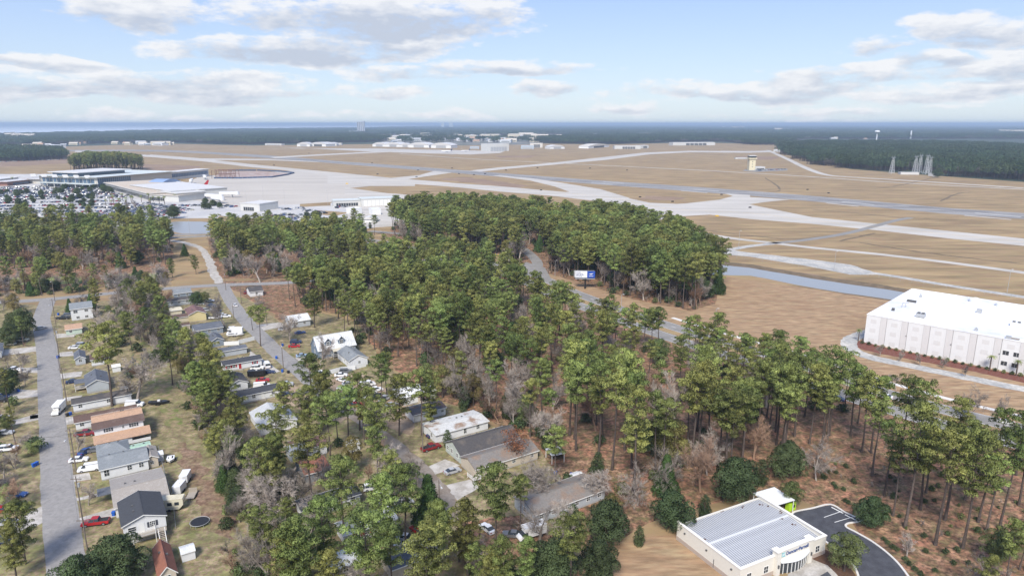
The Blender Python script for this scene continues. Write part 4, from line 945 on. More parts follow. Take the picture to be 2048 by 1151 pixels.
house('blue house with white metal roof, two dormers and a cream awning', (638, 719), (709, 703), 9.5, 3.9, 4.3, 'x', 'blue', 'metal', .4, [('f', .68, 1, 1.3, 1.5), ('f', .86, 1.0, 1.3, 1.5), ('f', .93, 1.0, 1.3, 1.5), ('f', .45, 1.2, 1.2, 1.4), ('l', .5), ('l', .5, 1.0, 1.2, 4.4)], None, cat='house', name='blue_house', extra=blue_extra)
house('grey-roofed white garage wing beside the blue house', (699, 736), (733, 727), 13, 3.1, 1.7, 'y', 'white', 'grey', .2, [('f', .55, .8, .9, 1.3), ('l', .15, .8, .8, 1.2), ('l', .4, .8, .8, 1.2)], None, cat='garage', name='garage')
# ------------------------------------------------------------------ lots by the end of the lane
house('sage-walled home with long black-grey roof at the end of the lane', (923, 929), (1042, 896), 9.2, 3.0, 2.2, 'x', 'sage', 'dark', .3, [('l', .25), ('l', .6), ('l', .85), ('f', .3, 1.4, 1.3, 1.1)], None, cat='house', name='long_roof_house')
house('straw-littered grey roof home with small white porch', (952, 957), (1103, 937), 8, 2.9, 1.4, 'x', 'tan', 'straw', .4, [('f', .1), ('f', .6), ('f', .9)], None, extra=lambda t, W, D, h, rise: deck(t, -1.6, .6, -1.6, 1.8, .6))
house('long trailer with straw-stained roof above the white box truck', (1071, 1050), (1221, 1006), 8.8, 2.9, 1.4, 'x', 'grey', 'straw', .4, None, None)
house('bluish grey roofed trailer at the bottom edge beside the white cars', (785, 1162), (895, 1132), 6, 2.9, .9, 'x', 'tan', 'slate', .4, [('f', .55)], .72)
house('flat white-roofed home with rust patches behind the dense evergreen', (872, 887), (980, 861), 9, 2.9, .6, 'x', 'white', 'rusty', .3, [('f', .55, .9, 1.5, .9), ('f', .8), ('l', .3)], None)
house('white trailer with stained dark roof behind the flat white roof', (828, 846), (894, 832), 6.5, 2.9, .7, 'x', 'white', 'darkstraw', .4, [('f', .55), ('f', .68), ('f', .9, .8, .6, 1.5)], None)
house('white-roofed home with tarps among the pines', (808, 812), (868, 795), 8, 3.2, .7, 'x', 'white', 'white', .4, [('r', .5)], None)
house('dark brown roofed shed behind the broad pine', (620, 915), (656, 908), 7, 2.8, 1.2, 'x', 'white', 'maroon', .2, None, None, cat='shed', name='brown_roof_shed')
house('pale grey trailer left of the brown roofed shed', (582, 925), (640, 915), 5, 2.8, .6, 'x', 'grey', 'pale', .4, None, None)
house('home with brick-coloured roof and blue porch', (612, 968), (662, 958), 9, 2.9, 1.2, 'x', 'dblue', 'brick', .3, [('f', .5)], None)
house('white trailer half hidden behind two pines', (606, 1042), (722, 1008), 5, 2.9, .6, 'x', 'white', 'charcoal', .4, None, None)
house('white trailer with red shutters at the bottom', (690, 1092), (797, 1060), 5.4, 2.9, .7, 'x', 'white', 'pale', .4, [('f', .25), ('f', .42), ('f', .8)], None, shutters='red')
house('low white-roofed trailer at the bottom edge', (664, 1162), (722, 1142), 5, 2.7, .3, 'x', 'tan', 'white', .3, None, None)
canopy('small pale canopy on posts behind the straw-littered roof', (1103, 929), (1130, 924), 4.5, 2.6, RF['pale'])

# ------------------------------------------------------------------ clinic
def clinic():
    A0, B0, C0 = Vector((36.4, 134.7, 0)), Vector((45.2, 118.2, 0)), Vector((67.3, 129.6, 0)); d = C0 - B0; W = d.length; D = 18.7; t = empty('clinic_building', tuple(B0), math.atan2(d.y, d.x)); Hh = 4.3
    tag(t, 'cream single-storey clinic with ribbed metal roof and blue lettering over its glass entrance', 'building')
    M_cl = mat('cream_stucco', (.66, .63, .565), .8, var=.03, scale=.3); M_st = mat('tan_stone_base', (.42, .35, .30), .9, var=.18, scale=2.5, bump=.4); M_par = mat('white_coping', (.74, .72, .68), .7)
    M_rib = mat('ribbed_metal_roof', (.27, .28, .305), .5, metal=.1, var=.12, scale=.3, col2=[(.35, .36, .38)], thr=(.4, .7)); M_seam = mat('pale_roof_seam', (.62, .63, .64), .4)
    w = MB(); T = .35
    e0, e1 = W * .40, W * .78
    w.box(0, W, D - T, D, 1.0, 3.7, M_cl); w.box(0, T, 0, D - T, 1.0, Hh, M_cl); w.box(W - T, W, 0, D - T, 1.0, Hh, M_cl); w.box(T, e0, 0, T, 1.0, Hh, M_cl); w.box(e1, W - T, 0, T, 1.0, Hh, M_cl); w.build('wall', t)
    s_ = MB(); o = .06; s_.box(-o, T, -o, D + o, 0, 1.0, M_st); s_.box(W - T, W + o, -o, D + o, 0, 1.0, M_st); s_.box(T, e0, -o, T, 0, 1.0, M_st); s_.box(e1, W - T, -o, T, 0, 1.0, M_st); s_.box(T, W - T, D - T, D + o, 0, 1.0, M_st); s_.build('stone_base', t)
    MB().box(-.1, W + .1, -.1, T, 1.0, 1.1, M_cl).build('base_ledge', t) if False else None
    p = MB(); p.box(-.12, T + .12, -.12, D + .12, Hh, Hh + .22, M_par); p.box(W - T - .12, W + .12, -.12, D + .12, Hh, Hh + .22, M_par); p.box(T + .12, e0, -.12, T + .12, Hh, Hh + .22, M_par); p.box(e1, W - T - .12, -.12, T + .12, Hh, Hh + .22, M_par); p.build('coping', t)
    # roof: low gable, ridge along x, ribs down the slopes, every panel its own piece
    n = 42; wx = (W - 2 * T) / n; yr = D * .52; zr = 3.95
    def slope(y0, z0, y1, z1, nm, yo):
        a = MB(); a.add([(0, y0, z0), (wx - .05, y0, z0), (wx - .05, y1, z1), (0, y1, z1), (0, y0, z0 - .1), (wx - .05, y0, z0 - .1), (wx - .05, y1, z1 - .1), (0, y1, z1 - .1)], [(0, 1, 2, 3), (7, 6, 5, 4), (0, 4, 5, 1), (1, 5, 6, 2), (2, 6, 7, 3), (3, 7, 4, 0)], M_rib)
        a.add([(wx - .075, y0, z0 + .07), (wx + .02, y0, z0 + .07), (wx + .02, y1, z1 + .07), (wx - .075, y1, z1 + .07), (wx - .075, y0, z0 - .04), (wx + .02, y0, z0 - .04), (wx + .02, y1, z1 - .04), (wx - .075, y1, z1 - .04)], [(0, 1, 2, 3), (0, 4, 5, 1), (1, 5, 6, 2), (3, 7, 4, 0)], M_seam); return a.mesh(nm)
    rf = empty('roof', (T, 0, 0)); rf.parent = t; f = slope(T, 3.25, yr, zr, 'roof_panel', 0); b = slope(yr, zr, D - T - .05, 3.45, 'roof_panel', 0)
    for i in range(n):
        for me in (f, b): part('roof_panel', me, rf, (i * wx, 0, 0))
    MB().box(0, W - 2 * T, yr - .22, yr + .22, zr - .02, zr + .14, M_seam).build('ridge_cap', rf)
    M_rust = mat('rusty_debris', (.12, .07, .055), .95)
    for x, y in ((.16, .97), (.5, .97), (.72, .93), (.93, .78), (.90, .86), (.94, .60), (.955, .64), (.9, .36), (.04, .6), (.86, .5)):
        z = 3.25 + (zr - 3.25) * min(1, y * D / yr) if y * D < yr else zr + (3.45 - zr) * (y * D - yr) / (D - yr); m = MB(); r = random.Random(int(x * 99))
        for k in range(4): a_, b_ = r.uniform(-.4, .4), r.uniform(-.3, .3); m.box(W * x + a_, W * x + a_ + r.uniform(.15, .4), D * y + b_, D * y + b_ + .2, z, z + .13, M_rust)
        m.build('leaf_litter', rf)['kind'] = 'stuff'
    # entrance front with lettering, piers, curved glazing and awning
    g = MB(); g.box(e0, e1, -.5, .1, 3.0, 5.3, M_cl); g.box(e0 - .55, e0 + .55, -.75, .6, 0, 5.5, M_cl); g.box(e1 - .55, e1 + .55, -.75, .6, 0, 5.5, M_cl); g.build('entrance_wall', t)
    g = MB(); g.box(e0 + .75, e1 - .75, -.65, .3, 5.3, 5.55, M_par); g.box(e0 - .75, e0 + .75, -.95, .8, 5.5, 5.75, M_par); g.box(e1 - .75, e1 + .75, -.95, .8, 5.5, 5.75, M_par); g.build('entrance_coping', t)
    m = MB(); k = 9; xs = [e0 + .55 + (e1 - e0 - 1.1) * i / k for i in range(k + 1)]; cv = lambda x: -.35 - 1.0 * math.sin(math.pi * (x - xs[0]) / (xs[-1] - xs[0]))
    for a_, b_ in zip(xs, xs[1:]): m.add([(a_, cv(a_) - .55, 3.05), (b_, cv(b_) - .55, 3.05), (b_, -.5, 3.45), (a_, -.5, 3.45), (a_, cv(a_) - .55, 2.85), (b_, cv(b_) - .55, 2.85)], [(0, 1, 2, 3), (0, 4, 5, 1)], M_metalw)
    m.build('awning', t); gl = empty('glazing', (0, 0, 0)); gl.parent = t
    for a_, b_ in zip(xs, xs[1:]):
        m = MB(); m.quad((a_, cv(a_), .15), (b_, cv(b_), .15), (b_, cv(b_), 2.9), (a_, cv(a_), 2.9), M_glass); m.build('pane', gl); m = MB(); m.box(b_ - .07, b_ + .07, cv(b_) - .08, cv(b_) + .06, 0, 2.95, M_white); m.build('mullion', gl)
    M_ink = mat('blue_lettering', (.03, .07, .22), .5); M_teal = mat('teal_emblem', (.12, .42, .47), .5); M_eb = mat('emblem_white', (.75, .75, .75), .5)
    cu = bpy.data.curves.new('lettering', 'FONT'); cu.body = 'Duncan\u2022Parnell'; cu.size = 1.25; cu.extrude = .04; cu.align_x = 'LEFT'; to = bpy.data.objects.new('lettering', cu); link(to)
    dg = bpy.context.evaluated_depsgraph_get(); me = bpy.data.meshes.new_from_object(to.evaluated_get(dg)); bpy.data.objects.remove(to); me.materials.clear(); me.materials.append(M_ink)
    wtx = max(v.co.x for v in me.vertices); sc_ = (e1 - e0 - 2.9) / wtx
    for v in me.vertices: v.co = Vector((v.co.x * sc_, -v.co.z, v.co.y * .95))
    part('lettering', me, t, (e0 + 2.15, -.56, 4.05)); m = MB()
    m.box(e0 + .95, e0 + 1.85, -.58, -.5, 3.95, 4.85, M_teal)
    for q in range(3): m.box(e0 + 1.05 + q * .27, e0 + 1.2 + q * .27, -.6, -.58, 4.05 + q * .1, 4.75, M_eb)
    m.build('emblem', t)
    for x in (W * .10, W * .29, W * .90): opening(t, 'window', x, 0, 1.25, 'f', 1.15, 1.45)
    for y in (D * .12, D * .5, D * .86): MB().box(-.25, 0, y - .18, y + .18, 2.9, 3.15, M_vent).build('wall_lamp', t)
    for x in (e0 - .1, e1 + .1): MB().box(x - .14, x + .14, -1.0, -.75, 1.9, 2.6, M_vent).build('wall_lamp', t)
    MB().box(-.12, 0, D * .38, D * .38 + .08, .3, 2.2, M_vent).build('downpipe', t)
    for i in range(6): BLOCKED.extend([(B0.x + d.x * i / 5, B0.y + d.y * i / 5, 8), (A0.x + d.x * i / 5, A0.y + d.y * i / 5, 6)])
clinic()
cp = canopy('white ribbed carport behind the clinic with a lime-green box beneath', (1546, 1012, 3.2), (1590, 999, 3.2), 6.5, 3.1, M_metalw, seams=12)
def crate():
    p = G(1582, 1018); t = empty('equipment_case', (p.x, p.y, 0), R(27)); tag(t, 'lime-green equipment case under the white carport', 'equipment case'); M_lime = mat('lime_paint', (.38, .62, .03), .5)
    MB().box(-1.3, 1.0, -.5, .7, 0, 1.9, M_lime).build('body', t); MB().box(.1, .6, -.53, -.5, .7, 1.5, M_black).build('door_window', t)
crate()

# ------------------------------------------------------------------ big white building at the right
def warehouse():
    P = G(1727, 684); rz = math.atan2(-.702, .712); t = empty('warehouse', tuple(P), rz); tag(t, 'huge white windowless building with flat white roof and panelled walls', 'building'); L_, D, Hh = 125, 64, 12.2
    M_wp = mat('white_wall_panel', (.66, .66, .66), .8, var=.03, scale=.1); M_wt = mat('greige_wall_panel', (.59, .575, .57), .8, var=.03, scale=.1); M_wr = mat('white_membrane', (.76, .76, .76), .7, var=.04, scale=.05, col2=[(.56, .565, .59), (.66, .66, .67)], thr=(.5, .68), detail=7); M_sh = mat('pale_grey_block', (.60, .59, .585), .8)
    MB().box(.3, L_ - .3, .3, D - .3, 0, Hh - .1, M_wp).build('core_wall', t); MB().box(0, L_, 0, D, Hh - .1, Hh + .05, M_wr).build('roof', t)
    bay = 7.9; n = int(L_ / bay) + 1; a = MB(); a.box(.02, bay * .70, 0, .28, 0, Hh - .12, M_wp); pa = a.mesh('wall_panel'); a = MB(); a.box(.02, bay * .28, -.06, .28, 0, Hh - .12, M_wt); pb = a.mesh('wall_panel'); a = MB(); a.box(-1.15, 1.15, -.035, 0, 0, 1.7, M_sh); bl = a.mesh('blind_window')
    MB().box(-.04, 0, .3, D, 0, Hh - .12, M_wp).build('side_wall', t)
    for i in range(n):
        x = i * bay
        if x + bay > L_: break
        part('wall_panel', pa, t, (x, 0, 0)); part('wall_panel', pb, t, (x + bay * .705, 0, 0))
        for z in (.7, 5.0, 8.9):
            if i < 6 or z > 8: part('blind_window', bl, t, (x + bay * .36, 0, z))
        if i >= 6:
            for z in (2.2, 6.3):
                for u in (.2, .62): opening(t, 'window', x + bay * u, 0, z, 'f', 1.9, 1.6, None, M_wp, M_glass, (1, 0))
        MB().box(x + bay * .95, x + bay * .95 + .25, -.35, -.06, 6.2, 6.45, M_vent).build('wall_lamp', t) if i in (1, 3, 5) else None
    c = MB(); c.box(-.1, L_, -.1, .25, Hh - .05, Hh + .25, M_wr); c.box(-.1, .25, .25, D, Hh - .05, Hh + .25, M_wr); c.box(.25, L_, D - .3, D + .05, Hh - .05, Hh + .25, M_wr); c.build('parapet', t)
    def unit(nm, px, py, bx):
        q = G(px, py, Hh); v = Matrix.Rotation(-rz, 3, 'Z') @ (q - Vector((P.x, P.y, Hh))); m = MB(); 
        for b in bx: m.box(v.x + b[0], v.x + b[1], v.y + b[2], v.y + b[3], Hh + b[4], Hh + b[5], b[6])
        m.build(nm, t)
    G_ = M_grey
    unit('rooftop_unit', 1841, 634, [(-1.6, 1.6, -1.2, 1.2, .3, 1.7, G_), (-1.3, -.3, -.9, .9, 1.7, 2.0, M_vent), (.3, 1.3, -.9, .9, 1.7, 2.0, M_vent)]); unit('rooftop_unit', 1958, 625, [(-.9, .9, -.8, .8, .1, 1.6, G_)]); unit('rooftop_unit', 2032, 652, [(-1.8, 1.8, -1.4, 1.4, .2, 1.6, M_metalw), (-1.3, -.4, -.5, .5, 1.6, 2.0, M_vent), (.4, 1.3, -.5, .5, 1.6, 2.0, M_vent)])
    unit('rooftop_unit', 2018, 677, [(-1, .6, -.6, .6, .1, 1.1, G_), (.6, 3.2, -.3, .3, .3, .7, M_wood)]); unit('roof_hatch', 1786, 621, [(-.5, .5, -.5, .5, 0, 1.2, M_vent)]); unit('roof_hatch', 1823, 604, [(-1.8, 1.8, -.6, .6, .1, 1.0, M_vent)]); unit('roof_fan', 1952, 661, [(-.5, .5, -.5, .5, 0, .9, G_), (-.25, .25, -.25, .25, .9, 1.3, G_)]); unit('roof_fan', 1841, 594, [(-.5, .5, -.5, .5, 0, .8, G_), (-.2, .2, -.2, .2, .8, 1.7, G_)])
    for px in (1804, 1811):
        q = G(px, 614, Hh); v = Matrix.Rotation(-rz, 3, 'Z') @ (q - Vector((P.x, P.y, Hh))); m = MB(); m.tube([(v.x, v.y, Hh), (v.x, v.y, Hh + 1.7), (v.x + .3, v.y, Hh + 2.1), (v.x + 1.0, v.y, Hh + 2.1), (v.x + 1.2, v.y, Hh + 1.8)], .14, G_, 6); m.build('vent_pipe', t)
    for i in range(16): q = P + Vector((.712, -.702, 0)) * 8 * i + Vector((.702, .712, 0)) * 6; BLOCKED.append((q.x, q.y, 12))
    for px, py in ((1950, 598), (2004, 606)):     # tanks standing behind
        q = G(px, py + 4, 0); 
    return t
warehouse()
for k, (px, py, lb) in enumerate(((1950, 604, 'white cylindrical tank behind the big white building, nearer its corner'), (2004, 613, 'white cylindrical tank behind the big white building, beside the first tank'))):
    q = G(px, py, 12); q = Vector((q.x, q.y, 0)); t = empty('water_tank', tuple(q)); tag(t, lb, 'tank', 'white tanks behind the big building'); m = MB(); m.cyl((0, 0, 0), (0, 0, 13.6), 2.5, 2.5, M_metalw, 18); m.build('tank_shell', t, smooth=False); m = MB(); m.cyl((0, 0, 13.6), (0, 0, 14.2), 2.5, .5, M_metalw, 18); m.build('tank_roof', t)
sheet('mulch_bed', [(1712, 683), (1726, 680), (1760, 692), (1850, 711), (1950, 732), (2048, 752), (2200, 782), (2200, 800), (2048, 765), (1950, 743), (1850, 724), (1760, 707), (1722, 698), (1710, 690)], .06, M_mulch_red, 3, .2)
# ------------------------------------------------------------------ woods
def thin(x, y):
    px = proj((x, y, 0))[0]; return px < 980 or (math.sin(x * 12.9 + y * 78.2) * 43758.5) % 1 < (.5 if noise.noise(Vector((x * .03, y * .03, 9))) < .1 else .82)
k_hwy, k_cross, k_lane, k_street, k_branch = near_line(HWY, 13.5), near_line(CROSS, 7), near_line(LANE, 6), near_line(STREET, 6), near_line(BRANCH, 8)
def clear(x, y): return all((x - a) ** 2 + (y - b) ** 2 > c * c for a, b, c in BLOCKED)
PINES, BARES, EVERG, UNDER = [], [], [], []      # (x, y, scale, zone)
def wood(pix, gap, seed, zone, mix=(.8, .12), sc=(.8, 1.0), under=.5, keep=None, m_=60):
    poly = gpoly(pix); r = random.Random(seed)
    pts = scatter(poly, gap, seed, lambda x, y: k_hwy(x, y) and k_cross(x, y) and k_lane(x, y) and k_street(x, y) and k_branch(x, y) and clear(x, y) and (keep is None or keep(x, y)) and in_view(x, y, m_=m_))
    for x, y in pts:
        n = noise.noise(Vector((x * .025, y * .025, seed))); u = r.random() + n * .45; s_ = r.uniform(*sc)
        if mix[0] <= u < mix[0] + mix[1]: BARES.append((x, y, s_ * 1.25, zone))
        else: (PINES if u < mix[0] else EVERG).append((x, y, s_, zone))
        if r.random() < under: UNDER.append((x + r.uniform(-3, 3), y + r.uniform(-3, 3), r.uniform(.6, 1.5), zone))
Z_THIN, Z_MAIN, Z_B, Z_W, Z_C, Z_H, Z_R, Z_Y = ('on the open straw floor between the dense wood and the clinic', 'in the dense wood between the mobile homes and the highway', 'in the wood across the highway, beside the billboard', 'in the wood between the cross street and the airport car park',
    'in the wood beside the pond and the curved drive', 'in the overgrown strip between two rows of lots', 'in the open pine stand behind the clinic car park', 'among the mobile home lots')
wood([(600, 600), (640, 588), (760, 574), (860, 558), (930, 568), (1000, 598), (1060, 634), (1170, 677), (1250, 698), (1340, 723), (1440, 743), (1560, 781), (1690, 824), (1690, 845), (1560, 862), (1400, 850), (1250, 855), (1130, 860), (1060, 835), (960, 790), (900, 760), (840, 735), (790, 720), (745, 690), (715, 650), (640, 630)], 7.0, 1, Z_MAIN, (.74, .21), (.70, 1.02), .35, keep=thin)
wood([(700, 560), (860, 535), (940, 548), (1000, 572), (1040, 600), (1060, 634), (1000, 598), (930, 568), (860, 558), (760, 574), (700, 580)], 6.6, 18, Z_MAIN, (.8, .14), (.82, 1.06), .8)
wood([(1040, 600), (1070, 622), (1170, 664), (1340, 711), (1560, 766), (1690, 810), (1690, 824), (1560, 781), (1340, 723), (1170, 677), (1060, 634)], 5.8, 28, Z_MAIN, (.8, .14), (.70, .94), .8)
wood([(890, 772), (960, 800), (1060, 842), (1112, 866), (1135, 915), (1215, 945), (1222, 968), (1150, 938), (1100, 905), (1040, 872), (960, 838), (890, 800)], 6.0, 29, Z_MAIN, (.3, .38), (.6, .9), 1.4)
wood([(1690, 842), (1665, 895), (1570, 942), (1480, 968), (1400, 985), (1330, 1002), (1240, 998), (1222, 960), (1130, 915), (1110, 862), (1250, 857), (1400, 852), (1560, 862)], 7.4, 2, Z_THIN, (.86, .12), (.92, 1.16), .3)
wood(W2, 7.0, 3, Z_B, (.66, .20), (.95, 1.18), .9)
wood([(-60, 535), (150, 542), (330, 532), (343, 515), (340, 470), (300, 458), (150, 452), (0, 455), (-60, 450)], 9.0, 4, Z_W, (.56, .34), (.8, 1.0), .5)
wood([(-60, 598), (100, 592), (230, 580), (335, 570), (340, 552), (150, 566), (-60, 567)], 7.5, 5, Z_W, (.22, .42), (.5, .8), 1.0)
wood([(-60, 635), (60, 622), (60, 614), (-60, 618)], 8, 19, Z_W, (.1, .4), (.5, .7), .9)
wood([(120, 625), (240, 600), (330, 590), (335, 612), (300, 640), (240, 640), (200, 625), (150, 640)], 9, 20, Z_H, (.15, .7), (.55, .8), 1.0)
wood([(740, 500), (850, 516), (820, 524), (740, 540)], 9, 31, Z_C, (.25, .6), (.6, .8), .4)
wood([(418, 482), (500, 476), (620, 478), (730, 492), (740, 540), (640, 549), (560, 555), (445, 555), (430, 520)], 8.0, 6, Z_C, (.54, .36), (.8, 1.02), .6)
wood([(560, 590), (640, 572), (740, 560), (730, 600), (640, 625), (600, 620)], 9, 16, Z_MAIN, (.85, .12), (.7, .9), .3)
wood([(630, 462), (760, 455), (790, 470), (730, 475), (640, 466)], 12, 17, Z_C, (.75, .2), (.6, .8), .3)
# overgrown strip between the lots, running down to the bottom of the frame
wood([(240, 595), (325, 600), (335, 660), (350, 720), (330, 740), (285, 690), (250, 640)], 7.5, 7, Z_H, (.34, .5), (.6, .9), 1.2)
wood([(345, 690), (400, 700), (425, 730), (445, 780), (470, 850), (520, 905), (560, 960), (620, 1010), (650, 1060), (690, 1120), (700, 1240), (560, 1260), (520, 1130), (480, 1060), (455, 1000), (425, 940), (395, 870), (372, 790), (350, 740)], 4.9, 8, Z_H, (.30, .44), (.42, .74), 1.6)
wood([(360, 1080), (460, 1090), (520, 1150), (560, 1260), (300, 1260)], 8, 9, Z_H, (.0, .75), (.35, .5), 1.0)
# trees among the lots
wood([(560, 830), (640, 800), (720, 790), (800, 790), (870, 830), (890, 870), (840, 930), (860, 1000), (900, 1080), (930, 1160), (930, 1260), (700, 1260), (640, 1080), (600, 990), (540, 900)], 11.5, 12, Z_Y, (.6, .27), (.6, .86), 1.0)
wood([(890, 1110), (1000, 1100), (1100, 1120), (1200, 1110), (1160, 1180), (1100, 1260), (900, 1260)], 11, 13, Z_Y, (.3, .25), (.5, .75), 1.0)
wood([(1090, 960), (1140, 945), (1220, 970), (1180, 985), (1110, 985)], 9, 14, Z_Y, (.3, .5), (.6, .8), 1.0)
wood([(-60, 860), (60, 850), (70, 1000), (60, 1150), (-80, 1200)], 10, 15, Z_Y, (.3, .45), (.35, .6), 1.2)
wood([(-60, 700), (60, 690), (65, 850), (-60, 860)], 11, 25, Z_Y, (.25, .45), (.4, .65), 1.0)
wood([(200, 640), (330, 645), (340, 800), (290, 800), (240, 740)], 15, 26, Z_H, (.3, .5), (.5, .75), 1.0)
wood([(500, 610), (600, 640), (600, 670), (500, 640)], 14, 27, Z_Y, (.4, .5), (.5, .7), .6)
wood([(640, 640), (715, 640), (790, 730), (760, 735), (700, 690)], 9, 24, Z_MAIN, (.7, .2), (.6, .85), .9)
# trees along the open ground to the right and below
wood([(1700, 835), (1760, 855), (1850, 885), (2048, 930), (2090, 960), (2060, 985), (1980, 960), (1880, 930), (1800, 930), (1740, 920)], 26, 10, Z_R, (1.2, .0), (.8, 1.0), .5)
for x, y, s_, c in ((1722, 905, .9, 0), (1770, 992, .78, 0), (1785, 1032, .8, 0), (1812, 1056, 1.16, 0), (1838, 1018, 1.05, 0), (1873, 1090, 1.12, 0), (1888, 1040, 1.1, 0), (1924, 1097, 1.06, 0), (1958, 1045, .9, 0), (1975, 1062, .9, 0), (2000, 1060, .95, 0), (1850, 985, .9, 0), (1930, 1000, .92, 0), (2035, 1010, .9, 0),
                    (2010, 1170, .55, 0), (2040, 1140, .6, 0), (1960, 1230, .5, 0), (1715, 848, .85, 0), (1650, 870, .85, 0), (1700, 872, .9, 0), (1745, 950, .95, 0), (1800, 905, .95, 0), (1830, 948, 1.0, 0), (1742, 905, .9, 0), (1905, 925, .85, 0), (2030, 950, .85, 0), (1980, 985, .9, 0)):
    p = G(x, y); PINES.append((p.x, p.y, s_, Z_R))
SINGLE = [  # pines that stand by themselves: base pixel, scale, label
    (990, 1122, .93, 'tall pine leaning over the white sedan on the dirt lot', 0), (935, 1150, .72, 'shorter bushy pine beside the white sedan, towards the grey-roofed trailer', 2), (1040, 1063, .6, 'slim pine before the white box truck', 7),
    (226, 812, 1.15, 'tall pine with yellow-green crown over the dark-roofed houses by the street', 5), (522, 692, .72, 'lone pine with two-tiered crown beside the lane', 3), (505, 660, .45, 'small pine behind the lone lane pine', 7),
    (345, 555, .5, 'round pine beside the curved drive', 2), (392, 548, .5, 'slim pine across the curved drive', 6), (52, 1128, .62, 'young pine with open crown left of the street bottom', 6), (35, 1160, .55, 'young pine at the bottom edge left of the street', 2),
    (625, 1010, .85, 'broad pine over the brown-roofed home', 5), (690, 1075, .8, 'broad pine in front of the white trailer with red shutters', 4), (770, 1120, .85, 'spreading pine by the bottom trailers', 2), (650, 1150, .75, 'dense pine at the bottom edge by the strip', 0),
    (560, 960, .8, 'open pine left of the brick-coloured roof', 3), (700, 900, .8, 'pine above the small lawn between the homes', 1), (760, 940, .8, 'pine with gnarled crown beside the open lawn', 3), (720, 860, .75, 'pine in front of the parked white pickups', 5),
    (800, 870, .8, 'pine beside the white-roofed house with tarps', 0), (845, 870, .85, 'tall pine before the white house among the trees', 3), (620, 880, .7, 'pine beside the pale hipped roof', 6), (660, 920, .78, 'pine with flat crown over the lots', 5),
    (860, 860, .7, 'pine behind the evergreen bush by the trailer', 2), (570, 850, .6, 'small pine left of the pale hipped roof', 6), (985, 1230, .6, 'pine crown at the bottom edge under the white sedan', 2), (860, 1230, .8, 'pine crown at the bottom edge by the grey roof trailer', 4),
    (740, 1230, .9, 'large pine crown cut by the bottom edge', 5), (600, 1240, .9, 'pine crown cut by the bottom edge beside the strip', 2), (690, 680, .8, 'pine behind the white metal-roofed house', 1), (630, 655, .75, 'pine beside the blue-trimmed house', 4),
    (400, 830, .75, 'dense pine at the head of the overgrown strip', 2), (345, 770, .7, 'big round pine over the overgrown strip', 5), (430, 790, .8, 'dark pine left of the white trailer', 4), (1110, 700, .8, 'pine at the edge of the open straw floor', 1)]
for n_, (x, y, s_, lb, v) in enumerate(SINGLE): PINE.place(G(x, y), s_ * .97, n_ * 1.3, lb, None, v if n_ in (4, 3, 2, 0) else (v if v % 2 else 8 + v % 3))
